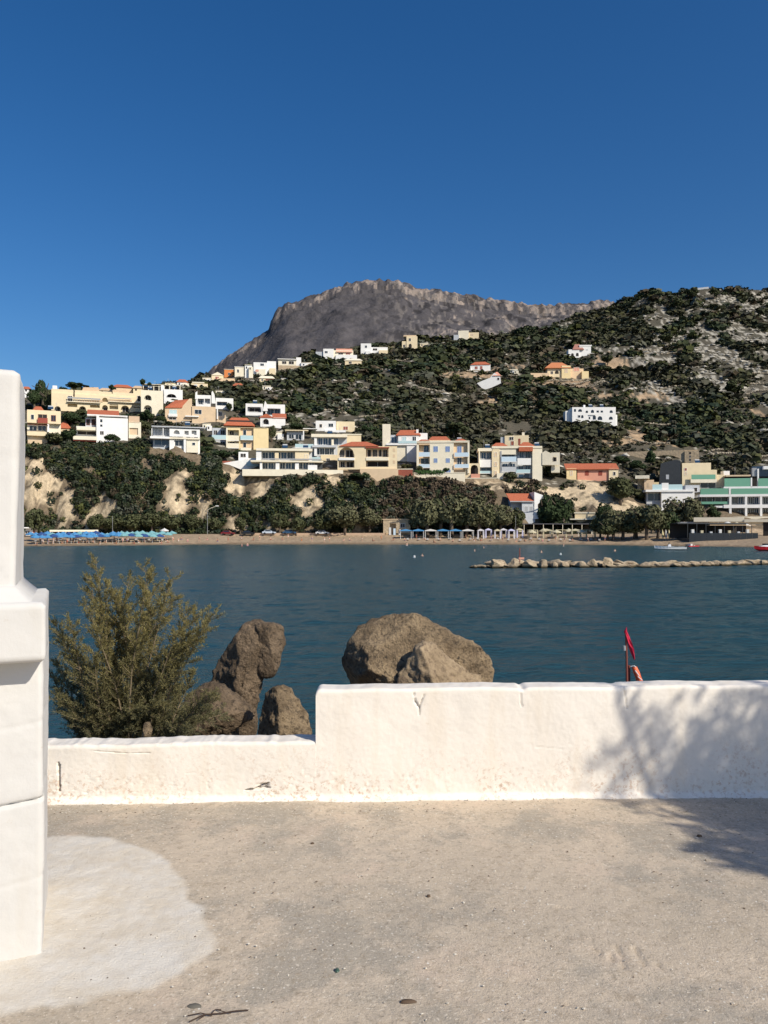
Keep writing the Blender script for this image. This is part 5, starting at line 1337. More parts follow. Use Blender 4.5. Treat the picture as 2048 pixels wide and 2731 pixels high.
# white drapes by the stone kiosk
for k, px in enumerate((1040, 1052, 1066)):
    p = at(px, 1430); o = MB().box(-.35,.35,-.06,.06,-.1,2.3-.3*k).build("beach_flag", PW if k != 1 else PALEBLUE, loc=p)
    tag(o, ("tall white banner left of the gazebos", "pale blue banner between two white ones", "short white banner nearest the first gazebo")[k], "banner")

# dark taverna
p = at(1480, 1424)
r = empty("taverna", p, 0, "long low dark roofed beach taverna behind cream parasols", "taverna")
MB().box(-14, 15, -2, 6, 3.1, 3.35).build("roof", mat("taverna_roof", (.10,.10,.11), rough=.7), r)
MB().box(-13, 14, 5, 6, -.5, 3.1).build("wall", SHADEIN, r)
for k in range(10): MB().box(-13.5+k*3.1, -13.35+k*3.1, -1.9, -1.75, -.5, 3.1).build("post", PALE, r)
for k in range(9): MB().box(-12+k*3, -10.9+k*3, 1.0, 1.8, .0, .8).build("counter", (PALE, BRICK, GREYW)[k % 3], r)
for k in range(8): MB().box(-11.5+k*3.2, -10.3+k*3.2, 4.9, 5.0, 1.2, 2.3).build("poster", (PALE, CREAM, GREYW)[k % 3], r)
# dark fenced terrace
D = 214.0
def tx(px): return (px-1024)/F*D
r = empty("beach_bar", (tx(1920), D, zz(1450, D)), 0, "dark glass fenced beach bar terrace at right behind the white boat", "beach bar")
x0, x1 = tx(1838)-tx(1920), tx(2022)-tx(1920)
NAVY = mat("dark_windscreen", (.022,.028,.036), rough=.35)
for k in range(12):
    a = x0+(x1-x0)*k/12; b = x0+(x1-x0)*(k+1)/12-.04
    MB().box(a, b, 0, .05, -.5, 2.9).build("screen_panel", NAVY, r)
MB().box(x0, x1, .1, 9, -.6, 1.4).build("deck", DKGREY, r)
MB().box(x0-2, x1-1.4, 3, 9, 5.4, 5.65).build("roof", DKGREY, r)
MB().box(x0+6, x1-.2, 1, 3, 5.0, 5.15).build("awning", BEIGE, r)
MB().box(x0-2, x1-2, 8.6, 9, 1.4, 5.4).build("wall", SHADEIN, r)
for k in range(8): MB().box(x0+k*2.5, x0+.12+k*2.5, 1.2, 1.32, 1.4, 5.4).build("post", DKGREY, r)
for k in range(7): MB().box(x0+1+k*2.5, x0+1.7+k*2.5, .8, 1.5, 2.2, 3.9-.3*(k % 3)).build("folded_umbrella", (PW, PC, GREYW)[k % 3], r)
p = at(1990, 1430, 236); o = House("low_white_building", 1990, 2120, 1430, "low white beach building at right frame edge behind dark bar", cat="building", D=232, depth=5)
o.box("wall", 2035, 2120, 1390, 1440, 0, 5, SHADEIN); o.box("roof", 1985, 2120, 1385, 1392, -1, 5, PALE); o.box("wall", 2000, 2120, 1392, 1400, .3, 5, PALE); o.done()
o = House("flat_roof_bar", 1740, 1990, 1400, "pale flat roofed strip building below the green rail hotel", cat="building", D=240, depth=5)
o.box("roof", 1850, 1985, 1380, 1391, -1, 4, PALE); o.box("wall", 1780, 1990, 1396, 1420, 1, 4, SHADEIN); o.box("trim", 1790, 1890, 1392, 1395, 0, 1, METAL); o.done()
# surf boards and kayaks standing up
def board(px, py, m, label, group, L=2.8):
    p = at(px, py)
    n = 8; prof = [.02,.16,.26,.30,.31,.29,.22,.12,.02]
    mb = MB(); vs = []; fs = []
    for k, w in enumerate(prof):
        z = L*k/n
        vs += [(-w, -.05, z), (0, -.12, z), (w, -.05, z), (0, .06, z)]
    for k in range(n):
        for j in range(4):
            fs.append((4*k+j, 4*k+(j+1) % 4, 4*k+4+(j+1) % 4, 4*k+4+j))
    fs += [(3,2,1,0), (4*n,4*n+1,4*n+2,4*n+3)]
    mb.add(vs, fs); o = mb.build("standing_board", m, smooth=True, loc=p); o.rotation_euler = (R(-8), 0, R(rnd.uniform(-8,8)))
    tag(o, label, "paddle board", group)
YB = mat("yellowish_board", (.66,.58,.33), rough=.35); BB = mat("blue_board", (.05,.28,.55), rough=.3); RB = mat("red_plastic", (.50,.03,.03), rough=.35)
for k in range(5): board(1768+k*8.5, 1438, (YB, PW, YB, YB, PW)[k], f"{ORD[k]} pale board from the left standing upright beside the blue ones", "pale boards standing upright on the sand")
for k in range(4): board(1820+k*10.5, 1436, BB, f"{ORD[k]} blue board from the left standing upright beside dark bar", "blue boards standing upright", L=2.6)
for k in range(3): board(1838+k*8, 1424, PW, f"{ORD[k]} white board from the left standing behind the blue boards", "white boards behind the blue ones", L=2.2)

# boats
def hull(L, W, Hh, n=10):
    vs = []; fs = []
    for i in range(n+1):
        t = i/n
        w = W/2*(1-max(0, (t-.45)/.55)**2.2)*(.86+.14*min(1, t*3)); w = max(w, .02)
        sheer = Hh*(.82+.35*t*t); keel = Hh*.08+Hh*.75*max(0, (t-.75)/.25)**2
        x = -L/2+L*t
        vs += [(x, 0, keel-Hh*.25), (x, w*.82, Hh*.28+keel*.3), (x, w, sheer), (x, w-.09, sheer), (x, max(w-.14, .005), Hh*.30+keel*.2), (x, -max(w-.14, .005), Hh*.30+keel*.2), (x, -w+.09, sheer), (x, -w, sheer), (x, -w*.82, Hh*.28+keel*.3)]
    m = 9
    for i in range(n):
        for j in range(m):
            a = i*m+j; b = i*m+(j+1) % m
            fs.append((a, b, b+m, a+m))
    fs.append(tuple(range(m))[::-1]); fs.append(tuple(range(n*m, n*m+m)))
    return MB().add(vs, fs)
GEL = mat("white_boat_gelcoat", (.80,.80,.80), rough=.25, spec=.5); REDG = mat("red_boat_gelcoat", (.55,.02,.03), rough=.25, spec=.5)
r = empty("motorboat", ((1787-1024)/F*168, 168, .0), R(172), "white open motorboat with raised bow moored off the beach bar", "boat")
hull(6.5, 2.0, .85).build("hull", GEL, r, smooth=False)
MB().add([(-.2,-.4,.3),(.7,-.4,.3),(.7,.4,.3),(-.2,.4,.3),(-.1,-.35,1.25),(.35,-.35,1.25),(.35,.35,1.25),(-.1,.35,1.25)], [(3,2,1,0),(4,5,6,7),(0,1,5,4),(1,2,6,5),(2,3,7,6),(3,0,4,7)]).build("console", GEL, r)
MB().add([(.30,-.38,1.25),(.42,-.38,1.25),(.42,.38,1.25),(.30,.38,1.25),(.16,-.34,1.65),(.22,-.34,1.65),(.22,.34,1.65),(.16,.34,1.65)], [(0,1,5,4),(1,2,6,5),(2,3,7,6),(3,0,4,7),(4,5,6,7)]).build("windscreen", GLASS, r)
MB().box(-1.6,-1.0,-.6,.6,.3,.75).build("bench", WOOD, r); MB().box(1.3,1.8,-.5,.5,.3,.7).build("bench", WOOD, r)
en = MB().box(-3.55,-3.2,-.2,.2,.5,1.25).box(-3.5,-3.3,-.07,.07,-.4,.5).build("outboard_engine", DKGREY, r)
r = empty("red_speedboat", ((2050-1024)/F*163, 163, .0), R(180), "red and white boat cut off by the right edge of frame", "boat")
hull(6.0, 2.0, .9).build("hull", REDG, r); MB().add([(-1.2,-.8,.7),(2.2,-.5,.9),(2.2,.5,.9),(-1.2,.8,.7),(-.9,-.7,1.25),(1.2,-.45,1.15),(1.2,.45,1.15),(-.9,.7,1.25)], [(0,1,5,4),(1,2,6,5),(2,3,7,6),(3,0,4,7),(4,5,6,7),(3,2,1,0)]).build("cabin", GEL, r); MB().box(.2,1.1,-.5,.5,1.15,1.5).build("windscreen", GLASS, r)
r = empty("red_pedal_boat", at(1845, 1449, 204), R(20), "red pedal boat pulled up on the sand under blue boards", "pedal boat")
for s_ in (-.5,.5): MB().add([(-1.5,s_-.25,.0),(1.5,s_-.25,.0),(1.5,s_+.25,.0),(-1.5,s_+.25,.0),(-1.6,s_-.28,.4),(1.9,s_-.2,.5),(1.9,s_+.2,.5),(-1.6,s_+.28,.4)], [(3,2,1,0),(4,5,6,7),(0,1,5,4),(1,2,6,5),(2,3,7,6),(3,0,4,7)]).build("float", RB, r)
MB().box(-.9,-.3,-.6,.6,.4,.95).box(.2,.5,-.6,.6,.4,.6).build("seat", PW, r)
r = empty("orange_canoe", at(2000, 1462, 176), R(10), "orange canoe lying on the stony spit by the red boat", "canoe")
hull(4.2, .8, .4).build("hull", ORANGE, r)

# parked cars behind the beach
def car(px, py, D, m, label, a=0.0):
    p = Vector(((px-1024)/F*D, D, zz(py, D)))
    r = empty("parked_car", p, R(a), label, "car", "cars parked under the cliff")
    prof = [(-2.1,.35),(2.1,.35),(2.15,.75),(1.2,.88),(-1.95,.92),(-2.15,.8)]
    body = MB().prism(prof, -.85, .85)
    body.add([(-1.7,-.8,.9),(1.1,-.8,.88),(1.1,.8,.88),(-1.7,.8,.9),(-1.2,-.62,1.42),(.35,-.62,1.42),(.35,.62,1.42),(-1.2,.62,1.42)], [(4,5,6,7),(0,1,5,4),(1,2,6,5),(2,3,7,6),(3,0,4,7)])
    body.build("body", m, r)
    for s_ in (-1, 1):
        MB().add([(-1.45,s_*.79,.95),(.85,s_*.79,.95),(.28,s_*.66,1.36),(-1.12,s_*.66,1.36)], [(0,1,2,3)] if s_ < 0 else [(3,2,1,0)]).build("side_window", GLASS, r)
        for x in (-1.35, 1.3):
            w = MB().tube([(x, s_*.72, .32), (x, s_*.90, .32)], .32, 12).build("wheel", mat("tyre_rubber", (.02,.02,.02), rough=.8), r)
for px, py, c, lb in ((608,1427,(.18,.015,.02),"dark red car parked under the ochre cliff foot"),(662,1427,(.015,.015,.018),"black car parked right of the dark red car"),(718,1425,(.55,.62,.70),"pale blue-white car parked beneath trees"),(772,1425,(.03,.08,.16),"dark blue car parked right of the pale car"),(860,1426,(.7,.7,.7),"white car half hidden under the dark tree")):
    car(px, py, 250, mat("car_paint_"+lb.split()[0]+lb.split()[1], c, rough=.25, spec=.6), lb, a=rnd.uniform(-4,4))
# street lamp
D = 251
r = empty("street_lamp", ((553-1024)/F*D, D, 2.4), 0, "tall street lamp with slanted white arm before dark cliff", "street lamp")
MB().tube([(0,0,-.3),(0,0,8.0),(.3,0,8.5)], [.07,.05,.04], 7).build("pole", METAL, r)
MB().tube([(-.1,0,8.15),(1.2,0,8.8),(3.0,0,9.5)], .07, 6).build("arm", PALE, r)
MB().box(2.6,3.6,-.14,.14,9.35,9.6).build("lamp_head", WHITE, r)
for k, px in enumerate((300, 1375, 1790)):
    r = empty("beach_pole", at(px, 1428), 0, ("thin pole behind the blue parasols","thin white pole beside the taverna roof","thin pole in front of the mounded tree")[k], "pole")
    MB().tube([(0,0,-.3),(0,0,6)], .05, 6).build("shaft", METAL, r)
# palm trees among the parasols at right of street lamp are too small to tell; low beach wall
o = MB().box(-40, 2, 0, .5, -.5, .55).build("beach_wall", mat("beach_wall_plaster", (.50,.36,.25), nscale=.8, namp=.15), loc=at(1010, 1427)); tag(o, "low tan wall along the back of the narrow sand", "wall")

# people -------------------------------------------------------------
SKIN = mat("sun_tanned_skin", (.42,.22,.14), rough=.6); SKIN2 = mat("pale_skin", (.58,.36,.26), rough=.6)
HAIR = mat("dark_hair", (.03,.02,.015), rough=.6)
def skinned(verts, edges, radii, name):
    me = bpy.data.meshes.new(name); me.from_pydata(verts, edges, [])
    o = bpy.data.objects.new(name, me); col.objects.link(o)
    md = o.modifiers.new("s", 'SKIN'); md.use_smooth_shade = True
    for i, r_ in enumerate(radii):
        me.skin_vertices[0].data[i].radius = r_ if isinstance(r_, tuple) else (r_, r_)
    me.skin_vertices[0].data[0].use_root = True
    sb = o.modifiers.new("u", 'SUBSURF'); sb.levels = 1
    dg = bpy.context.evaluated_depsgraph_get()
    out = bpy.data.meshes.new_from_object(o.evaluated_get(dg)); out.name = name
    bpy.data.objects.remove(o); bpy.data.meshes.remove(me)
    return out
def person_meshes(pose):
    if pose == "stand":
        V = [(0,0,.95),(0,0,1.15),(0,0,1.38),(0,0,1.48),(0,-.01,1.56),(0,-.01,1.70),(-.10,0,.90),(-.12,.0,.50),(-.13,.02,.08),(-.13,-.12,.03),(.10,0,.90),(.13,-.03,.50),(.14,.0,.08),(.14,-.13,.03),(-.19,0,1.38),(-.26,.02,1.12),(-.27,-.06,.88),(-.27,-.09,.79),(.19,0,1.38),(.27,.02,1.12),(.26,-.08,.88),(.26,-.12,.79)]
    elif pose == "walk":
        V = [(0,0,.94),(0,-.02,1.15),(0,-.04,1.38),(0,-.05,1.48),(0,-.07,1.56),(0,-.08,1.70),(-.10,0,.90),(-.11,-.2,.52),(-.11,-.22,.10),(-.11,-.36,.06),(.10,0,.90),(.11,.12,.52),(.11,.38,.16),(.11,.30,.05),(-.19,-.03,1.38),(-.25,.12,1.14),(-.24,.14,.92),(-.24,.12,.83),(.19,-.03,1.38),(.25,-.16,1.14),(.22,-.34,1.04),(.22,-.40,1.0)]
    else:   # sit
        V = [(0,0,.12),(0,.05,.32),(0,.08,.56),(0,.08,.66),(0,.06,.74),(0,.05,.88),(-.10,-.05,.12),(-.13,-.38,.36),(-.13,-.62,.07),(-.13,-.74,.05),(.10,-.05,.12),(.13,-.40,.30),(.14,-.70,.07),(.14,-.82,.06),(-.19,.08,.56),(-.24,.0,.34),(-.2,-.2,.28),(-.18,-.28,.28),(.19,.08,.56),(.27,.18,.32),(.26,.22,.08),(.26,.22,.04)]
    E = [(0,1),(1,2),(2,3),(3,4),(4,5),(0,6),(6,7),(7,8),(8,9),(0,10),(10,11),(11,12),(12,13),(2,14),(14,15),(15,16),(16,17),(2,18),(18,19),(19,20),(20,21)]
    Rr = [(.15,.10),(.13,.09),(.16,.10),.055,.085,.085,.09,.06,.04,.035,.09,.06,.04,.035,.06,.042,.032,.03,.06,.042,.032,.03]
    body = skinned(V, E, Rr, "body")
    hd = V[5]; hp = V[0]
    hair = MB().cone((0, hd[1]+.02), .105, .06, hd[2]-.02, hd[2]+.08, 8)
    sw = MB().cone((0, hp[1]), .165, .155, hp[2]-.10, hp[2]+.08, 10)
    return body, hair.mesh("hair", HAIR), sw
PM = {k: person_meshes(k) for k in ("stand","walk","sit")}
SWC = {c: mat("swimwear_"+c, v, rough=.7) for c, v in (("red",(.5,.04,.04)),("blue",(.04,.10,.40)),("black",(.02,.02,.02)),("pink",(.7,.22,.35)),("white",(.75,.75,.75)),("orange",(.75,.25,.05)))}
bodies = {}
for k, (b, hr, sw) in PM.items():
    for sname, sm in (("tan", SKIN), ("pale", SKIN2)):
        m = b.copy(); m.materials.clear(); m.materials.append(sm); bodies[(k, sname)] = m
swm = {(k, c): PM[k][2].mesh("swimwear", SWC[c]) for k in PM for c in SWC}
def person(p, pose, sk, c, label, a, group=None, s=1.0):
    r = empty("person", p, a, label, "person", group); r.scale = (s, s, s)
    mesh_obj("body", bodies[(pose, sk)], r); mesh_obj("hair", PM[pose][1], r); mesh_obj("swimwear", swm[(pose, c)], r)
cs = list(SWC)
PNAME = {"stand": "standing", "walk": "walking", "sit": "sitting"}
for k in range(34):
    px = 95+k*11.5+rnd.uniform(-4,4); py = 1454-(px-95)*.016+rnd.uniform(-5,1)
    pose = rnd.choice(["stand","sit","walk","sit"]); c = rnd.choice(cs)
    person(at(px, py), pose, rnd.choice(["tan","pale"]), c, f"{PNAME[pose]} beachgoer in {c} swimwear among the left beach parasols", rnd.uniform(0,6.28), f"{PNAME[pose]} people in {c} on the left beach")
for k in range(44):
    px = 480+k*27+rnd.uniform(-9,9)
    if 1640 < px: continue
    py = 1446+rnd.uniform(-7,2)
    pose = rnd.choice(["stand","sit","walk","sit"]); c = rnd.choice(cs)
    person(at(px, py), pose, rnd.choice(["tan","pale"]), c, f"{PNAME[pose]} beachgoer in {c} swimwear on the open {'sand right of the lamp' if px < 1000 else 'sand before gazebos and taverna'}", rnd.uniform(0,6.28), f"{PNAME[pose]} people in {c} on the {'narrow' if px < 1000 else 'middle'} sand")
for (px, py, lb, c) in ((645,1457,"bather standing in shallow water nearest the left beach","red"),(660,1455,"bather in shallows just right of another","pink"),(1085,1455,"pale bather at the waterline below the blue gazebos","white"),(1126,1484,"lone swimmer far out below the olive grove","white"),(1266,1470,"pinkish bather between grove and breakwater tip","pink"),(1444,1474,"swimmer in white above the breakwater","white"),(1503,1457,"bather in shallows before the taverna","white"),(1290,1462,"bather wading left of the breakwater post","blue"),(1640,1470,"swimmer between beach bar and breakwater","black")):
    D = F*CAMZ/(py-HZ); x = (px-1024)/F*D
    dep = .9 if py < 1460 else 1.25
    person(Vector((x, D, -dep)), "stand", "pale", c, lb, rnd.uniform(0,6.28))
for (px, py) in ((1105,1487),(1495,1480)):
    D = F*CAMZ/(py-HZ)
    o = MB().cone((0,0), .22, .12, -.1, .35, 10).build("mooring_buoy", PW, loc=((px-1024)/F*D, D, 0)); tag(o, "small white mooring buoy "+("left of the lone swimmer" if px < 1200 else "just beyond the breakwater"), "buoy")

# ------------------------------------------------------------------ rocks
def rockmat(name, a, b, sc_=1.0, bd=.03, dark=(.05,.042,.035)):
    if name in MATS: return MATS[name]
    m = bpy.data.materials.new(name); m.use_nodes = True
    n = m.node_tree.nodes; l = m.node_tree.links; p = n["Principled BSDF"]
    p.inputs["Roughness"].default_value = .92; p.inputs["Specular IOR Level"].default_value = .2
    tc = n.new("ShaderNodeTexCoord")
    n1 = n.new("ShaderNodeTexNoise"); n1.inputs["Scale"].default_value = 1.6*sc_; n1.inputs["Detail"].default_value = 8; n1.inputs["Roughness"].default_value = .7
    n2 = n.new("ShaderNodeTexNoise"); n2.inputs["Scale"].default_value = 9*sc_; n2.inputs["Detail"].default_value = 8; n2.inputs["Roughness"].default_value = .75
    n3 = n.new("ShaderNodeTexVoronoi"); n3.inputs["Scale"].default_value = 14*sc_; n3.feature = 'F1'
    for q in (n1, n2, n3): l.new(tc.outputs["Object"], q.inputs["Vector"])
    cr = n.new("ShaderNodeValToRGB"); cr.color_ramp.elements[0].position = .36; cr.color_ramp.elements[1].position = .64
    cr.color_ramp.elements[0].color = (*a, 1); cr.color_ramp.elements[1].color = (*b, 1)
    l.new(n1.outputs["Fac"], cr.inputs[0])
    c2 = n.new("ShaderNodeValToRGB"); c2.color_ramp.elements[0].position = .34; c2.color_ramp.elements[1].position = .5
    c2.color_ramp.elements[0].color = (0, 0, 0, 1)
    l.new(n2.outputs["Fac"], c2.inputs[0])
    mx = n.new("ShaderNodeMix"); mx.data_type = 'RGBA'; mx.inputs["A"].default_value = (*dark, 1)
    l.new(c2.outputs[0], mx.inputs["Factor"]); l.new(cr.outputs[0], mx.inputs["B"]); l.new(mx.outputs["Result"], p.inputs["Base Color"])
    ad = n.new("ShaderNodeMath"); ad.operation = 'ADD'; l.new(n2.outputs["Fac"], ad.inputs[0]); l.new(n1.outputs["Fac"], ad.inputs[1])
    ad2 = n.new("ShaderNodeMath"); ad2.operation = 'MULTIPLY_ADD'; ad2.inputs[1].default_value = .25; l.new(n3.outputs["Distance"], ad2.inputs[0]); l.new(ad.outputs[0], ad2.inputs[2])
    b_ = n.new("ShaderNodeBump"); b_.inputs["Distance"].default_value = bd; b_.inputs["Strength"].default_value = 1
    l.new(ad2.outputs[0], b_.inputs["Height"]); l.new(b_.outputs[0], p.inputs["Normal"])
    MATS[name] = m
    return m

def icosphere(sub):
    import bmesh
    bm = bmesh.new(); bmesh.ops.create_icosphere(bm, subdivisions=sub, radius=1.0)
    V = np.array([v.co[:] for v in bm.verts]); Fc = np.array([[v.index for v in f.verts] for f in bm.faces], dtype=np.int32)
    bm.free(); return V, Fc
ICO = {}
def sil_rock(name, sil, D, thick, m, sub=5, seed=0, namp=.05, nsc=2.2, parent=None, facets=8, loc=None, cuts=(), fcut=(.70,.95)):
    """boulder whose front outline follows sil (photo pixels) at distance D, with real depth and facets"""
    if sub not in ICO: ICO[sub] = icosphere(sub)
    d, Fc = ICO[sub]
    P = np.array([((x-1024)/F*D, CAMZ+(HZ-y)*D/F) for x, y in sil])
    # center: area-ish mean
    cx = (P[:, 0].min()+P[:, 0].max())/2; cz = (P[:, 1].min()+P[:, 1].max())/2
    th = np.linspace(-math.pi, math.pi, 361)
    Rt = np.zeros(361)
    for i, t in enumerate(th):
        dx, dz = math.cos(t), math.sin(t); best = 0
        for k in range(len(P)):
            a = P[k]-(cx, cz); b = P[(k+1) % len(P)]-(cx, cz); e = b-a
            den = dx*e[1]-dz*e[0]
            if abs(den) < 1e-12: continue
            s = (a[0]*e[1]-a[1]*e[0])/den; u = (a[0]*dz-a[1]*dx)/den
            if s > 0 and -1e-6 <= u <= 1+1e-6: best = max(best, s)
        Rt[i] = best
    ang = np.arctan2(d[:, 2], d[:, 0]); Rv = np.interp(ang, th, Rt)
    V = np.stack([d[:, 0]*Rv, d[:, 1]*thick, d[:, 2]*Rv], 1)
    rg = np.random.default_rng(seed)
    def cut(nrm, frac, depth=1.0):
        nonlocal V
        nrm = np.array(nrm, float); nrm /= np.linalg.norm(nrm)
        h = V@nrm; lim = h.max()*frac
        V = V-np.clip(h-lim, 0, None)[:, None]*nrm*depth
    for c_ in cuts: cut(c_[:3], c_[3])
    for _ in range(facets):
        nrm = rg.normal(size=3); nrm[1] = -abs(nrm[1])-.9
        cut(nrm, rg.uniform(*fcut), .9)
    out = np.empty(len(V)); sd = seed*3.7
    for i, v in enumerate(V):
        p = Vector(v)*nsc+Vector((sd, sd, 0))
        r1 = mnoise.ridged_multi_fractal(p*.9, .9, 2.1, 4, 1.0, 2.0)
        out[i] = mnoise.fractal(p, .8, 2.1, 5)*.8-.30*r1-.55*max(0, .16-abs(mnoise.noise(p*.9+Vector((9,3,1)))))*6*.5
    out -= out.mean()
    V = V+d*(out*namp)[:, None]
    rough = np.array([mnoise.fractal(Vector(v)*11, .7, 2.1, 4) for v in V])
    V = V+d*(rough*max(namp, .04)*.42)[:, None]
    me = nmesh(name, V, Fc, m, smooth=True)
    if parent is not None:
        o = mesh_obj(name, me, parent); o.location = Vector((cx, D, cz))-parent.location
    else:
        o = mesh_obj(name, me, None, (cx, D, cz))
    return o
RK1 = rockmat("brown_boulder", (.18,.13,.08), (.47,.35,.215), 2.6, bd=.06)
RK2 = rockmat("tan_boulder", (.27,.20,.125), (.42,.32,.205), 2.0, bd=.02, dark=(.14,.10,.07))
RK3 = rockmat("dark_boulder", (.125,.09,.058), (.30,.22,.145), 2.6, bd=.05)
RK4 = rockmat("cream_breakwater_rock", (.34,.26,.17), (.66,.53,.37), .9, bd=.12, dark=(.13,.10,.065))
n_ = RK4.node_tree.nodes; l_ = RK4.node_tree.links          # wet, weedy foot of the rocks
g_ = n_.new("ShaderNodeNewGeometry"); s_ = n_.new("ShaderNodeSeparateXYZ"); l_.new(g_.outputs["Position"], s_.inputs[0])
r_ = n_.new("ShaderNodeMapRange"); l_.new(s_.outputs["Z"], r_.inputs[0]); r_.inputs[1].default_value = .12; r_.inputs[2].default_value = .32
x_ = n_.new("ShaderNodeMix"); x_.data_type = 'RGBA'; x_.inputs["A"].default_value = (.055,.045,.025,1); l_.new(r_.outputs[0], x_.inputs["Factor"])
l_.new(n_["Principled BSDF"].inputs["Base Color"].links[0].from_socket, x_.inputs["B"]); l_.new(x_.outputs["Result"], n_["Principled BSDF"].inputs["Base Color"])
r = empty("big_boulder", (.45, 8.6, 2.0), 0, "big brown boulder with flat top rising behind the high white wall", "boulder")
sil_rock("rock_mass", [(908,1775),(912,1740),(928,1712),(950,1672),(968,1655),(985,1642),(1030,1637),(1085,1638),(1120,1637),(1140,1648),(1170,1670),(1215,1697),(1250,1712),(1290,1728),(1312,1748),(1322,1775),(1315,1810),(1300,1845),(1305,2020),(1100,2080),(930,2030),(925,1900),(935,1845),(922,1815)], 8.6, .62, RK1, sub=6, seed=4, namp=.05, nsc=2.4, parent=r, facets=4, fcut=(.8,.95), cuts=[(-.42,-.75,-.62,.30),(.05,-.85,.5,.66),(.5,-.85,.1,.62)])
sil_rock("rock_slab", [(1082,1760),(1105,1728),(1130,1714),(1160,1722),(1185,1745),(1215,1766),(1250,1788),(1288,1800),(1298,1840),(1310,1990),(1060,1990),(1045,1880),(1068,1800)], 8.2, .30, RK2, sub=6, seed=9, namp=.045, nsc=3.2, parent=r, facets=2, fcut=(.85,.95), cuts=[(-.5,-.85,.1,.7),(.4,-.85,.45,.6)])
o = sil_rock("small_stone", [(1055,1830),(1060,1808),(1075,1802),(1090,1812),(1092,1840),(1070,1860),(1052,1850)], 7.6, .1, RK3, sub=3, seed=3, namp=.01); tag(o, "small grey stone wedged in front of the big boulder", "stone")
r = empty("leaning_boulder", (-1.45, 8.0, 2.0), 0, "tall dark boulder leaning left with overhanging slab on top", "boulder")
sil_rock("rock_mass", [(568,1800),(572,1765),(595,1735),(630,1690),(645,1668),(675,1660),(705,1662),(720,1700),(715,1760),(700,1820),(695,1860),(680,1900),(682,1960),(660,2040),(560,2040),(548,1900),(560,1850)], 8.0, .38, RK3, sub=6, seed=12, namp=.05, nsc=2.6, parent=r, facets=4, cuts=[(-.62,-.78,.1,.42),(.5,-.8,-.1,.55)])
sil_rock("rock_slab", [(672,1700),(678,1665),(705,1656),(735,1658),(752,1675),(758,1700),(755,1740),(752,1775),(735,1800),(715,1808),(695,1800),(685,1770),(680,1735)], 7.95, .24, RK3, sub=5, seed=15, namp=.035, nsc=3.2, parent=r, facets=3, cuts=[(-.3,-.9,-.1,.45),(.7,-.6,.1,.6)])
o = sil_rock("low_boulder", [(500,1850),(530,1828),(570,1822),(610,1850),(640,1865),(670,1890),(682,1915),(650,1925),(625,1950),(640,2020),(480,2020),(470,1900)], 7.3, .35, RK3, sub=6, seed=21, namp=.045); tag(o, "low brown boulder at the foot of the leaning boulder", "boulder")
o = sil_rock("wedge_boulder", [(687,1950),(695,1890),(705,1850),(725,1835),(755,1825),(775,1840),(800,1880),(820,1905),(832,1945),(838,2030),(680,2030)], 6.9, .26, RK1, sub=6, seed=27, namp=.035, facets=2, cuts=[(-.7,-.7,.15,.5),(.45,-.85,.3,.5)]); tag(o, "pointed tan boulder standing alone beside the wall step", "boulder")
o = sil_rock("small_stone", [(376,1958),(383,1932),(393,1922),(402,1926),(403,1950),(395,1978),(378,1978)], 5.6, .05, RK1, sub=3, seed=31, namp=.008); tag(o, "small pinkish stone in the shrub base", "stone")

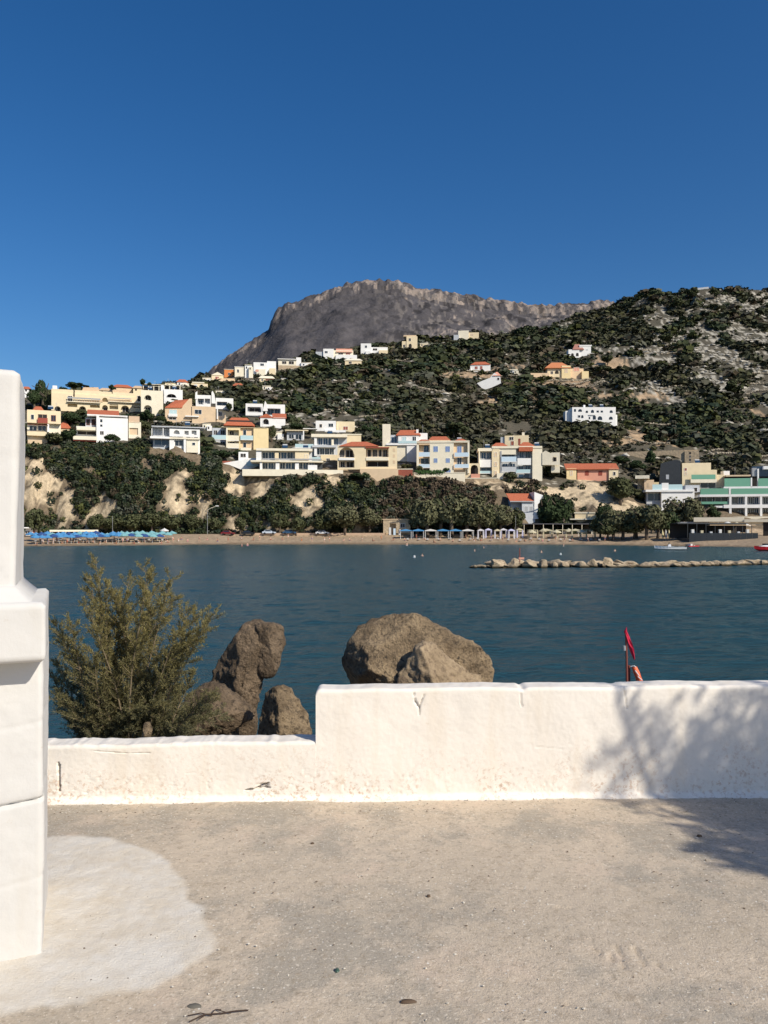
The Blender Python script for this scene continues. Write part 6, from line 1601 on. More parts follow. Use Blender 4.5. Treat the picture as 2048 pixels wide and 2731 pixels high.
# breakwater
def breakwater():
    rg = random.Random(8)
    meshes = []
    d, Fc = icosphere(3)
    for i in range(9):
        rgn = np.random.default_rng(50+i)
        V = d*np.array((1.3+.35*(i % 3),.9,.72))
        for _ in range(9):
            nrm = rgn.normal(size=3); nrm /= np.linalg.norm(nrm)
            h = V@nrm; lim = h.max()*rgn.uniform(.45,.8)
            V = V-np.clip(h-lim, 0, None)[:, None]*nrm
        V = V+d*np.array([mnoise.fractal(Vector(v)*2.2+Vector((i*5,0,0)), .9, 2, 4) for v in V])[:, None]*.09
        meshes.append(nmesh("breakwater_rock", V, Fc, RK4, smooth=False))
    def D_of(px): return F*CAMZ/(np.interp(px, [1250,1500,1800,2048], [1516,1515,1511,1505])-HZ)
    specials = {0: (1268,14,10), 1: (1290,13,9), 2: (1324,36,30), 3: (1372,30,30), 4: (1412,30,27), 5: (1452,22,27), 6: (1480,17,20), 7: (1507,20,20), 8: (1548,30,24), 9: (1585,20,26), 10: (1620,26,30)}
    labs = {0: "tiny outermost rock at the breakwater tip", 1: "small dark rock second from the breakwater tip", 2: "big pale slanted block near the breakwater tip", 3: "large grooved block beside the red marker post", 4: "square pale block right of the marker post", 5: "rounded block with greenish top on breakwater"}
    for k, (px, w, hh) in specials.items():
        D = float(D_of(px)); s = D/F
        o = mesh_obj("breakwater_rock", meshes[k % 9], None, ((px-1024)*s, D+.3, hh*s*.32))
        o.scale = (w*s/2*1.05, w*s/2*.9, hh*s*.62/.7*.9); o.rotation_euler = (rg.uniform(-.2,.2), rg.uniform(-.2,.2), rg.uniform(-.5,.5))
        tag(o, labs.get(k, f"cream rock, {ORD[k]} in from the breakwater tip, in its front row"), "rock", "rocks of the breakwater")
    n = 0
    for row in range(3):
        px = 1258.0 if row else 1632.0
        while px < 2150:
            D = float(D_of(px))+(-.8, 1.4, 3.2)[row]; s = F/D
            sz = (rg.uniform(.45,.95) if px < 1640 else rg.uniform(.3,.68)) if px > 1330 else rg.uniform(.2,.4)
            o = mesh_obj("breakwater_rock", meshes[rg.randrange(9)], None, ((px-1024)/s, D+rg.uniform(-.5,.5), sz*(.12+.22*(row == 1))))
            o.scale = (sz*rg.uniform(.8,1.6), sz, sz*rg.uniform(.5,1.15)); o.rotation_euler = (rg.uniform(-.4,.4), rg.uniform(-.4,.4), rg.uniform(-.9,.9)+math.pi*rg.randrange(2))
            if row == 0:
                tag(o, f"{('cream','pale brown')[n % 2]} front row breakwater rock, {ORD[n] + ' right of its middle' if n < 20 else 'near the right frame edge'}", "rock", "rocks of the breakwater front row")
                px += sz*s*rg.uniform(.6,1.6); n += 1; continue
            side = "cream rock behind the front row in the left half of breakwater" if px < 1640 else "cream rock behind the front row in the right half of breakwater"
            tag(o, side, "rock", "rocks of the breakwater" if px < 1640 else "rocks of the breakwater, right half")
            px += sz*s*rg.uniform(1.1,1.7); n += 1
    print("breakwater", n)
    D = float(D_of(1388))
    o = empty("marker_post", ((1388-1024)/F*D, D+.5, 1.0), 0, "thin dark red marker post standing on the breakwater rocks", "post")
    MB().tube([(0,0,-.3),(0,0,1.3)], .045, 6).build("shaft", REDWOOD, o); MB().box(-.12,.5,-.1,.1,.0,.22).build("base", PINK, o)
breakwater()

# ------------------------------------------------------------------ terrace, bank, walls
def painted(name, base, speck, pink, bump=.004, nsc=1.0, lowdirt=True):
    m = bpy.data.materials.new(name); m.use_nodes = True
    n = m.node_tree.nodes; l = m.node_tree.links; p = n["Principled BSDF"]
    p.inputs["Roughness"].default_value = .8; p.inputs["Specular IOR Level"].default_value = .25
    geo = n.new("ShaderNodeNewGeometry")
    def noise(s, d=6, r_=.65):
        q = n.new("ShaderNodeTexNoise"); q.inputs["Scale"].default_value = s; q.inputs["Detail"].default_value = d; q.inputs["Roughness"].default_value = r_
        l.new(geo.outputs["Position"], q.inputs["Vector"]); return q
    def ramp(src, a, b, ca=(0,0,0), cb=(1,1,1)):
        q = n.new("ShaderNodeValToRGB"); q.color_ramp.elements[0].position = a; q.color_ramp.elements[1].position = b
        q.color_ramp.elements[0].color = (*ca, 1); q.color_ramp.elements[1].color = (*cb, 1)
        l.new(src, q.inputs[0]); return q
    def mix(fac, A, B):
        q = n.new("ShaderNodeMix"); q.data_type = 'RGBA'
        l.new(fac, q.inputs["Factor"])
        for nm, v in (("A", A), ("B", B)):
            if isinstance(v, tuple): q.inputs[nm].default_value = (*v, 1)
            else: l.new(v, q.inputs[nm])
        return q.outputs["Result"]
    c0 = ramp(noise(2.2).outputs["Fac"], .35, .65, tuple(v*.93 for v in base), base).outputs[0]
    c0 = mix(ramp(noise(7).outputs["Fac"], .62, .72).outputs[0], c0, tuple(v*.88 for v in base))
    if lowdirt:
        sep = n.new("ShaderNodeSeparateXYZ"); l.new(geo.outputs["Position"], sep.inputs[0])
        mr = n.new("ShaderNodeMapRange"); l.new(sep.outputs["Z"], mr.inputs[0])
        mr.inputs[1].default_value = 2.92; mr.inputs[2].default_value = 3.30; mr.inputs[3].default_value = 1; mr.inputs[4].default_value = 0
        sp = ramp(noise(38, 5, .75).outputs["Fac"], .52, .60)
        sp2 = ramp(noise(3.5, 4).outputs["Fac"], .4, .6)
        mu = n.new("ShaderNodeMath"); mu.operation = 'MULTIPLY'; l.new(sp.outputs[0], mu.inputs[0]); l.new(mr.outputs[0], mu.inputs[1])
        mu2 = n.new("ShaderNodeMath"); mu2.operation = 'MULTIPLY'; l.new(mu.outputs[0], mu2.inputs[0]); l.new(sp2.outputs[0], mu2.inputs[1])
        mu3 = n.new("ShaderNodeMath"); mu3.operation = 'MULTIPLY'; l.new(mu2.outputs[0], mu3.inputs[0]); mu3.inputs[1].default_value = .8
        c0 = mix(mu3.outputs[0], c0, pink)
    mp = n.new("ShaderNodeMapping"); mp.inputs["Scale"].default_value = (9, 9, 1.3); l.new(geo.outputs["Position"], mp.inputs["Vector"])
    st = n.new("ShaderNodeTexNoise"); st.inputs["Scale"].default_value = 1; st.inputs["Detail"].default_value = 6; l.new(mp.outputs[0], st.inputs["Vector"])
    sm = n.new("ShaderNodeMath"); sm.operation = 'MULTIPLY'; sm.inputs[1].default_value = .55; l.new(ramp(st.outputs["Fac"], .50, .68).outputs[0], sm.inputs[0])
    c0 = mix(sm.outputs[0], c0, tuple(v*w for v, w in zip(base, (.90, .86, .80))))
    ch = ramp(noise(16, 7, .8).outputs["Fac"], .63, .67)
    cm = n.new("ShaderNodeMath"); cm.operation = 'MULTIPLY'; cm.inputs[1].default_value = .45; l.new(ch.outputs[0], cm.inputs[0])
    c0 = mix(cm.outputs[0], c0, tuple(v*w for v, w in zip(base, (.78, .70, .60))))
    l.new(c0, p.inputs["Base Color"])
    b1 = n.new("ShaderNodeBump"); b1.inputs["Distance"].default_value = bump; l.new(noise(28, 8, .7).outputs["Fac"], b1.inputs["Height"])
    b2 = n.new("ShaderNodeBump"); b2.inputs["Distance"].default_value = bump*3; l.new(noise(5, 5, .6).outputs["Fac"], b2.inputs["Height"]); l.new(b1.outputs[0], b2.inputs["Normal"])
    l.new(b2.outputs[0], p.inputs["Normal"])
    return m
LIMEW = painted("limewashed_wall", (.82,.765,.685), None, (.50,.33,.22), bump=.0016)
LIMEP = painted("limewashed_pillar", (.63,.615,.585), None, (.66,.56,.46), bump=.0012, lowdirt=False)

TZ = 2.9
def seg_dist(px, pz, pts):
    best = np.full(px.shape, 9e9)
    for (a, b) in zip(pts[:-1], pts[1:]):
        ax, az = a; bx, bz = b; L = (bx-ax)**2+(bz-az)**2+1e-12
        t = np.clip(((px-ax)*(bx-ax)+(pz-az)*(bz-az))/L, 0, 1)
        best = np.minimum(best, np.hypot(px-ax-t*(bx-ax), pz-az-t*(bz-az)))
    return best
def yfront(x): return 4.61+(x+1.96)*.027
def wpt(px, py):
    # pixel on the wall's front face -> (x, z)
    D = 4.64
    for _ in range(4): D = yfront((px-1024)/F*D)
    return ((px-1024)/F*D, CAMZ+(HZ-py)/F*D)
CRACKS = [([wpt(155,2035), wpt(157,2070), wpt(158,2108)], .0045, .05), ([wpt(655,2108), wpt(680,2104), wpt(698,2096), wpt(715,2088)], .006, .04), ([wpt(690,2103), wpt(718,2100)], .007, .03),
          ([wpt(1104,1850), wpt(1108,1872), wpt(1118,1888), wpt(1118,1905)], .004, .018), ([wpt(1130,1855), wpt(1122,1875), wpt(1118,1888)], .004, .015), ([wpt(1390,1850), wpt(1388,1870), wpt(1392,1884)], .003, .010),
          ([wpt(250,2003), wpt(330,2008), wpt(400,2008)], .003, .006), ([wpt(1430,1992), wpt(1500,1998)], .003, .004), ([wpt(1664,1840), wpt(1668,1862), wpt(1672,1890)], .004, .012)]
def wall():
    root = empty('terrace_wall', (0, 4.65, TZ), 0, 'low whitewashed terrace wall stepping up to a higher section at right', 'wall')
    for part in (0, 1): wall_section(part, root)
def wall_section(part, root):
    xs = np.unique(np.concatenate([np.arange(-3.2, -2.0, .03), np.arange(-2.0, 2.7, .0065), np.arange(2.7, 5.5, .03)]))
    xstep = wpt(842, 1900)[0]
    i = np.searchsorted(xs, xstep)
    xs = np.concatenate([xs[:i], [xstep]]) if part == 0 else np.concatenate([[xstep], xs[i:]])
    T = .18
    lowtop = .335; hightop = .655
    def topz(x):
        lo = lowtop+.012*np.interp(x, [-3,-1.9,-1.2,-.5], [-1,-.6,.3,.9])+(fnoise(x*9, x*0+2, 3)-.5)*.016+np.maximum(0, fnoise(x*18, x*0+7, 2)-.6)*.015
        hi = hightop+(fnoise(x*2.2, x*0+4, 3)-.5)*.016+(fnoise(x*12, x*0+9, 2)-.5)*.006
        hi = hi-.012*np.exp(-((x-wpt(1395,1850)[0])/.02)**2)-.008*np.exp(-((x-wpt(1650,1850)[0])/.03)**2)+.006*np.exp(-((x-wpt(1760,1850)[0])/.25)**2)
        return lo if part == 0 else hi
    tz = topz(xs)
    # round the upper corner of the step
    dxs = xs-xstep
    c = (dxs >= 0) & (dxs < .035) & (part == 1)
    tz = np.where(c, tz-(.035-np.sqrt(np.clip(.035**2-(.035-dxs)**2, 0, None)))*.7, tz)
    # cross-section parameter list: (kind, t)
    nf = 96; V = []
    nsec = []
    sec_front = np.linspace(0, 1, nf)
    X = np.repeat(xs[:, None], nf, 1)
    rr = .022
    ztop = tz[:, None]-rr
    Z = sec_front[None, :]*ztop
    yf = yfront(X)
    Y = yf.copy()
    # unevenness, base fillet
    Y -= (fnoise(X*1.6, Z*1.6, 3)-.5)*.024+(fnoise(X*9+3, Z*9, 3)-.5)*.0035+(fnoise(X*60+3, Z*60, 2)-.5)*.0016
    low = np.clip(1-Z/.22, 0, 1)
    Y -= (fnoise(X*34, Z*34, 3)-.5)*.005*low
    pit = np.clip(fnoise(X*55+11, Z*55, 2)-.66, 0, 1)*np.clip(1-Z/.26, 0, 1)*(fnoise(X*4, Z*4, 2) > .42)
    Y += pit*.022
    Y -= .035*np.clip(1-Z/.035, 0, 1)**2*(.5+fnoise(X*5, X*0, 2))
    for pts, w, dep in CRACKS:
        d = seg_dist(X, Z+TZ, pts)+(fnoise(X*60, Z*60, 2)-.5)*w*1.6
        Y += dep*np.clip(1-(d/w)**2, 0, 1)**.7
    # crumbled hole near the foot
    a, b = wpt(702, 2094)
    Y += .02*np.exp(-(((X-a)/.03)**2+((Z+TZ-b)/.012)**2)**1.5)
    # top: rounded front edge, flat, rounded back edge, back face
    ang = np.linspace(0, math.pi/2, 6)[1:]
    cols = [np.stack([X, Y, Z+TZ], 2)]
    y0 = Y[:, -1]
    for a_ in ang: cols.append(np.stack([xs, y0+rr*(1-math.cos(a_)), tz-rr+rr*math.sin(a_)+TZ], 1)[:, None])
    for k in range(1, 8):
        y = y0+rr+(T-2*rr)*k/8
        cols.append(np.stack([xs, y, tz+TZ+(fnoise(xs*14, y*14, 3)-.5)*.012], 1)[:, None])
    for a_ in np.linspace(0, math.pi/2, 5): cols.append(np.stack([xs, y0+T-rr+rr*math.sin(a_), tz-rr+rr*math.cos(a_)+TZ], 1)[:, None])
    cols.append(np.stack([xs, y0+T, xs*0+TZ-.9], 1)[:, None]); 
    G = np.concatenate([np.stack([xs, Y[:, 0], xs*0+TZ-.05], 1)[:, None]]+cols, 1)
    nx, ns = G.shape[:2]
    ii, jj = np.meshgrid(np.arange(nx-1), np.arange(ns-1), indexing='ij')
    a = (ii*ns+jj).ravel()
    Fc = np.stack([a, a+ns, a+ns+1, a+1], 1)
    Fl = [tuple(f) for f in Fc]
    if part == 1: Fl.append(tuple(range(ns-1, -1, -1)))      # end face of the step
    G = G.reshape(-1, 3)-np.array((0, 4.65, TZ))
    o = mesh_obj("low_section" if part == 0 else "high_section", nmesh("wall_section", G, Fl, LIMEW, smooth=True), root)
    if part == 1:
        o.data.polygons[len(o.data.polygons)-1].use_smooth = False
wall()

# ground of the terrace ---------------------------------------------
def gpt(px, py):
    D = F*(CAMZ-TZ)/(py-HZ); return ((px-1024)/F*D, D)
PATCH = [gpt(*q) for q in ((20,2238),(150,2232),(300,2236),(350,2252),(420,2278),(462,2300),(482,2335),(505,2375),(530,2420),(552,2465),(575,2490),(579,2518),(560,2545),(520,2575),(480,2602),(400,2632),(320,2645),(230,2668),(150,2688),(0,2712),(-300,2735),(-500,2500),(-400,2300))]
def poly_dist(X, Y, poly):
    ins = in_poly(X, Y, poly)
    d = seg_dist(X, Y, list(poly)+[poly[0]])
    return np.where(ins, d, -d)
def terrace():
    xs = np.unique(np.concatenate([np.arange(-12, -2.4, .4), np.arange(-2.4, 2.8, .013), np.arange(2.8, 12, .4)]))
    ys = np.unique(np.concatenate([np.arange(-12, 2.2, .4), np.arange(2.2, 4.72, .012), [4.75]]))
    X, Y = np.meshgrid(xs, ys)
    fine = np.clip((Y-2.1)/.2, 0, 1)*np.clip((2.9-np.abs(X))/.2, 0, 1)
    Z = TZ+((fnoise(X*1.3, Y*1.3, 3)-.5)*.012+(fnoise(X*14, Y*14, 4)-.5)*.006+(fnoise(X*42, Y*42, 2)-.5)*.003)*fine
    # scratches cut in the concrete when wet
    for pts in ([(1585,2530),(1600,2545)],[(1640,2525),(1652,2545),(1665,2580)],[(1625,2545),(1640,2565)],[(1692,2530),(1705,2560),(1718,2578)],[(1755,2570),(1772,2592)],[(2015,2552),(2028,2568)],[(1485,2420),(1520,2424)],[(1950,2675),(1975,2680)],[(1508,2676),(1530,2680)]):
        d = seg_dist(X, Y, [gpt(*q) for q in pts])
        Z -= .010*np.clip(1-(d/.0075)**2, 0, 1)
    d = poly_dist(X+(fnoise(X*12, Y*12, 3)-.5)*.07, Y+(fnoise(X*12+30, Y*12, 3)-.5)*.07, PATCH)
    cov = np.clip(d/.035+.25, 0, 1)
    Z += .003*cov
    V = np.stack([X.ravel(), Y.ravel(), Z.ravel()], 1)
    nx = len(xs); ny = len(ys)
    i, j = np.meshgrid(np.arange(nx-1), np.arange(ny-1))
    a = (j*nx+i).ravel()
    Fc = np.stack([a, a+1, a+nx+1, a+nx], 1)
    m = bpy.data.materials.new("terrace_concrete"); m.use_nodes = True
    n = m.node_tree.nodes; l = m.node_tree.links; p = n["Principled BSDF"]
    p.inputs["Roughness"].default_value = .9; p.inputs["Specular IOR Level"].default_value = .2
    geo = n.new("ShaderNodeNewGeometry")
    def noise(s, d=6, r_=.65, str_=None):
        q = n.new("ShaderNodeTexNoise"); q.inputs["Scale"].default_value = s; q.inputs["Detail"].default_value = d; q.inputs["Roughness"].default_value = r_
        l.new(geo.outputs["Position"], q.inputs["Vector"]); return q.outputs["Fac"]
    def ramp(src, a, b, ca=(0,0,0), cb=(1,1,1)):
        q = n.new("ShaderNodeValToRGB"); q.color_ramp.elements[0].position = a; q.color_ramp.elements[1].position = b
        q.color_ramp.elements[0].color = (*ca, 1); q.color_ramp.elements[1].color = (*cb, 1)
        l.new(src, q.inputs[0]); return q.outputs[0]
    def mix(fac, A, B, f=None):
        q = n.new("ShaderNodeMix"); q.data_type = 'RGBA'
        if fac is not None: l.new(fac, q.inputs["Factor"])
        else: q.inputs["Factor"].default_value = f
        for nm, v in (("A", A), ("B", B)):
            if isinstance(v, tuple): q.inputs[nm].default_value = (*v, 1)
            else: l.new(v, q.inputs[nm])
        return q.outputs["Result"]
    def mul(a_, b_):
        q = n.new("ShaderNodeMath"); q.operation = 'MULTIPLY'
        for i_, v in enumerate((a_, b_)):
            if isinstance(v, (int, float)): q.inputs[i_].default_value = v
            else: l.new(v, q.inputs[i_])
        return q.outputs[0]
    c = ramp(noise(1.1, 5), .35, .65, (.50,.42,.32), (.61,.505,.385))
    c = mix(mul(ramp(noise(1.5, 7, .74), .50, .60), .85), c, (.385,.34,.275))
    c = mix(mul(ramp(noise(2.3, 5, .6), .56, .68), .6), c, (.64,.51,.39))        # grey blotches
    c = mix(mul(ramp(noise(17, 7, .8), .53, .66), .7), c, (.37,.295,.21))
    c = mix(mul(ramp(noise(48, 4, .75), .54, .64), .55), c, (.29,.235,.17))
    c = mix(mul(ramp(noise(70, 3, .6), .60, .65), .7), c, (.72,.64,.52))
    sp = n.new("ShaderNodeTexVoronoi"); sp.inputs["Scale"].default_value = 26; l.new(geo.outputs["Position"], sp.inputs["Vector"])
    spf = ramp(sp.outputs["Distance"], .09, .13, (1,1,1), (0,0,0))
    gate = ramp(noise(4.5, 2), .47, .55)
    c = mix(mul(spf, gate), c, (.72,.68,.60))
    at_ = n.new("ShaderNodeAttribute"); at_.attribute_name = "Col"
    sepc = n.new("ShaderNodeSeparateColor"); l.new(at_.outputs["Color"], sepc.inputs[0])
    white = ramp(noise(6, 7, .7), .35, .62, (.64,.565,.455), (.72,.675,.60))
    white = mix(mul(ramp(noise(34, 5, .7), .62, .70), .5), white, (.50,.43,.33))
    gap = ramp(noise(38, 6, .8), .62, .74, (1,1,1), (.35,.35,.35))
    c = mix(mul(sepc.outputs[0], gap), c, white)
    pst = n.new("ShaderNodeMath"); 
    c = mix(mul(sepc.outputs[1], ramp(noise(30, 6, .8), .40, .55, (1,1,1), (.1,.1,.1))), c, (.66,.58,.47))
    l.new(c, p.inputs["Base Color"])
    b1 = n.new("ShaderNodeBump"); b1.inputs["Distance"].default_value = .0035; l.new(noise(34, 8, .75), b1.inputs["Height"])
    b2 = n.new("ShaderNodeBump"); b2.inputs["Distance"].default_value = .004; l.new(noise(110, 4, .7), b2.inputs["Height"]); l.new(b1.outputs[0], b2.inputs["Normal"])
    l.new(b2.outputs[0], p.inputs["Normal"])
    strip = np.clip(1-(yfront(X)-Y+.0+(fnoise(X*7, Y*7, 3)-.5)*.10)/.09, 0, 1)
    C = np.stack([cov*.93, strip, cov*0], 2).reshape(-1, 3)
    me = nmesh("terrace_floor", V, Fc, m, smooth=True, colors=C)
    tag(mesh_obj("terrace_floor", me), kind="structure")
    b = MB().box(-12, 12, -12, 4.8, -1, TZ-.1).build("terrace_base", STONE); tag(b, kind="structure")
terrace()

def bank():
    xs = np.arange(-14, 16, .12); ys = np.arange(4.85, 17, .12)
    X, Y = np.meshgrid(xs, ys)
    Z = np.interp(Y, [4.85,5.6,7,9,13,17], [2.45,2.3,1.6,.9,-.6,-2.2])+(fnoise(X*.8, Y*.8, 4)-.5)*.9*np.clip((Y-5)/1.5, .15, 1)
    V = np.stack([X.ravel(), Y.ravel(), Z.ravel()], 1)
    nx = len(xs); i, j = np.meshgrid(np.arange(nx-1), np.arange(len(ys)-1)); a = (j*nx+i).ravel()
    me = nmesh("rocky_bank", V, np.stack([a, a+1, a+nx+1, a+nx], 1), rockmat("bank_rock", (.14,.11,.075), (.28,.22,.15), .8, bd=.05), smooth=True)
    tag(mesh_obj("rocky_bank", me), kind="structure")
bank()

# loose bits on the terrace
def flat_blob(name, px, py, w, d, h, m, label, cat, a=0.0, seed=1):
    x, y = gpt(px, py); rr = random.Random(seed); mb = MB(); n = 12
    top = [(w*math.cos(2*math.pi*k/n)*rr.uniform(.85,1.1), d*math.sin(2*math.pi*k/n)*rr.uniform(.85,1.1)) for k in range(n)]
    vs = [(p, q, 0) for p, q in top]+[(p*.75, q*.75, h) for p, q in top]+[(0,0,h*1.2)]
    fs = [(k, (k+1) % n, n+(k+1) % n, n+k) for k in range(n)]+[(n+k, n+(k+1) % n, 2*n) for k in range(n)]
    o = mb.add(vs, fs).build(name, m, smooth=True, loc=(x, y, TZ-.001)); o.rotation_euler = (0, 0, a); tag(o, label, cat)
DRY = mat("dry_brown_leaf", (.10,.065,.04), rough=.7); TWIG = mat("dark_twig", (.055,.035,.025), rough=.8)
flat_blob("fallen_leaf", 1088, 2672, .029, .010, .007, DRY, "dark oval dry leaf near bottom centre of the terrace", "leaf", seed=2)
flat_blob("fallen_leaf", 519, 2684, .026, .014, .006, mat("grey_stone_chip", (.13,.12,.10)), "grey-brown oval chip above the dry twig", "stone chip", seed=3)
flat_blob("fallen_leaf", 833, 2250, .011, .009, .006, DRY, "small dark leaf near the wall left of centre", "leaf", seed=4)
flat_blob("fallen_leaf", 1143, 2390, .009, .008, .006, DRY, "tiny dark leaf right of the terrace centre", "leaf", seed=5)
flat_blob("bottle_glass_chip", 899, 2588, .009, .014, .006, mat("green_glass_chip", (.05,.09,.07), rough=.3), "small greenish glass chip lying on the concrete", "glass chip", seed=6)
flat_blob("fallen_leaf", 1865, 2230, .016, .008, .008, DRY, "small curled brown leaf beside the tree shadow", "leaf", seed=7)
tw = empty("dry_twig", (*gpt(570, 2706), TZ), 0, "thin branching dry twig at the bottom left edge of terrace", "twig")
def g3(px, py, h=.004):
    x, y = gpt(px, py); return Vector((x, y, TZ+h))-tw.location
for k, (pts, rr_) in enumerate((([(505,2728),(545,2712),(590,2706),(625,2703),(662,2697)], .0025), ([(500,2712),(535,2708),(565,2712)], .0018), ([(560,2710),(575,2698),(590,2696)], .0014), ([(575,2695),(595,2704),(615,2706)], .0014), ([(545,2712),(530,2725)], .0016))):
    MB().tube([g3(*q, h=.004+.004*(i % 2)) for i, q in enumerate(pts)], rr_, 5).build("twig_branch" if k else "stem", TWIG, tw)
rg = np.random.default_rng(77)
def grit(n, m, name, label, s0, s1, seed):
    rg = np.random.default_rng(seed)
    X = rg.uniform(-2.3, 2.6, n); Y = rg.uniform(2.35, 4.6, n)
    Y = np.where(rg.random(n) < .3, yfront(X)-rg.random(n)**2*.25-.02, Y)
    oc = np.array([(1,0,0),(0,1,0),(-1,0,0),(0,-1,0),(0,0,.8),(0,0,-.5)], float); ft = np.array([(0,1,4),(1,2,4),(2,3,4),(3,0,4),(1,0,5),(2,1,5),(3,2,5),(0,3,5)])
    s = s0+(s1-s0)*rg.random(n)**3
    V = (oc[None]+rg.normal(size=(n, 6, 3))*.2)*s[:, None, None]*np.array((1,1,.6))
    V[:, :, 0] += X[:, None]; V[:, :, 1] += Y[:, None]; V[:, :, 2] += TZ+.002
    T = (ft[None]+np.arange(n)[:, None, None]*6).reshape(-1, 3).astype(np.int32)
    tag(mesh_obj(name, nmesh(name, V.reshape(-1, 3), T, m)), label, kind="stuff")
grit(1500, mat("pale_grit", (.60,.55,.46)), "pale_grit", "pale grit and paint flakes scattered over the concrete", .0015, .007, 1)
grit(1200, mat("brown_grit", (.14,.10,.07)), "brown_grit", "dark soil crumbs scattered over the concrete", .0012, .006, 2)

# pillar ----------------------------------------------------------------
def pillar():
    corner = gpt(118, 2548)
    th = R(22.0)
    root = empty("white_pillar", (corner[0], corner[1], TZ), th, "tall whitewashed pillar with projecting ledge at the left frame edge", "pillar")
    # local frame: x runs left(-) from the corner, y away
    W = .72; Dp = .62
    rng_ = random.Random(3)
    def block(name, x1, x0, y0, y1, z0, z1, rad, amp, taper=0.0, seed=0, top_slope=0.0, res=.012):
        """rounded box whose front-right vertical edge is at (x1,y0); grid faces with unevenness"""
        nz = max(3, int((z1-z0)/res)); per = []
        # perimeter going round: front from left to right, right side, back, left side
        nfr = int((x1-x0)/res); nsd = 26
        for k in range(nfr): per.append((x0+rad+(x1-x0-2*rad)*k/nfr, y0, 0, -1))
        for k in range(7): a = -math.pi/2+math.pi/2*k/7; per.append((x1-rad+rad*math.cos(a), y0+rad+rad*math.sin(a), math.cos(a), math.sin(a)))
        for k in range(nsd): per.append((x1, y0+rad+(y1-y0-2*rad)*k/nsd, 1, 0))
        for k in range(7): a = math.pi/2*k/7; per.append((x1-rad+rad*math.cos(a), y1-rad+rad*math.sin(a), math.cos(a), math.sin(a)))
        for k in range(8): per.append((x1-rad+(x0-x1+2*rad)*k/8, y1, 0, 1))
        for k in range(8): per.append((x0, y1-rad+(y0-y1+2*rad)*k/8, -1, 0))
        per = np.array(per); n = len(per)
        zs = np.linspace(z0, z1, nz)
        rows = []
        for zi, z in enumerate(zs):
            e = 0.0
            dz = min(z1-z, z-z0 if z0 > .2 else 9)
            if dz < rad: e = rad-math.sqrt(max(0, rad*rad-(rad-dz)**2))
            P = per[:, :2]-per[:, 2:]*e
            u = per[:, 0]*1.0+per[:, 1]*1.3
            nn = (fnoise(u*2.0+seed, np.full(n, z*2.0), 3)-.5)*amp*2+(fnoise(u*11+seed, np.full(n, z*11), 3)-.5)*amp*.5
            if seed == 1:     # lower shaft: block joints dimpled under limewash
                for zj, dp in ((.30,.002),(.60,.003),(.88,.002)):
                    nn -= dp*np.exp(-((z-zj-.02*np.sin(u*9))/.012)**2)
                cr = np.abs(z-(.575+.10*(per[:, 0]+.14)*1.0)); nn -= .02*np.exp(-(cr/.0045)**2)*(per[:, 1] < y0+.02)*(per[:, 0] > x1-.22)
            P = P+per[:, 2:]*nn[:, None]
            c = taper*(z-z0)
            P[:, 0] -= c*np.clip((per[:, 0]-x0)/(x1-x0), 0, 1)
            rows.append(np.column_stack([P, np.full(n, z)+top_slope*(per[:, 0]-x1)*(zi == nz-1)]))
        V = np.concatenate(rows+[np.array([[(x0+x1)/2, (y0+y1)/2, z1+.004], [(x0+x1)/2, (y0+y1)/2, z0]])])
        F_ = []
        for r_ in range(nz-1):
            for k in range(n):
                F_.append((r_*n+k, r_*n+(k+1) % n, (r_+1)*n+(k+1) % n, (r_+1)*n+k))
        T = (nz-1)*n
        F_ += [(T+k, T+(k+1) % n, nz*n) for k in range(n)]+[((k+1) % n, k, nz*n+1) for k in range(n)]
        return mesh_obj(name, nmesh(name, V, F_, LIMEP, smooth=True), root)
    block("lower_shaft", 0, -W, 0, Dp, -.05, 1.14, .024, .012, seed=1, res=.006)
    block("ledge", .006, -W-.02, -.125, Dp+.02, 1.12, 1.335, .014, .007, seed=5)
    # sloping shoulder above the ledge
    mb = MB(); n = 8; prev = None
    rows = []
    for k in range(n+1):
        t = k/n; zc = 1.305+.085*t
        ins = .004+.100*(1-math.sqrt(max(0, 1-t*t)) if False else t**.8)
        rows.append((ins, zc))
    vs = []; fs = []
    x1, x0, y0, y1 = .006, -W-.02, -.125, Dp+.02
    for ins, zc in rows:
        q = ins
        f_ = q*1.05
        vs += [(x0, y0+f_, zc), (x1-q-.015, y0+f_, zc), (x1-q, y0+f_+.015, zc), (x1-q, y1-q*.6, zc), (x0, y1-q*.6, zc)]
    for k in range(n):
        for j in range(5): fs.append((k*5+j, k*5+(j+1) % 5, (k+1)*5+(j+1) % 5, (k+1)*5+j))
    fs.append(tuple(range(n*5, n*5+5)))
    MB().add(vs, fs).build("shoulder", LIMEP, root, smooth=True)
    block("upper_shaft", -.098, -W, .0, Dp-.08, 1.36, 2.19, .022, .011, seed=9, taper=-.012, top_slope=-.02)
    # coping wedge that widens slightly below the top, then finial
    MB().add([(-W,.08,2.185),(-.165,.08,2.185),(-.165,.45,2.185),(-W,.45,2.185),(-W,.2,3.0),(-.36,.2,3.0),(-.36,.33,3.0),(-W,.33,3.0)], [(0,1,5,4),(1,2,6,5),(2,3,7,6),(3,0,4,7),(4,5,6,7)]).build("finial", LIMEP, root)
pillar()

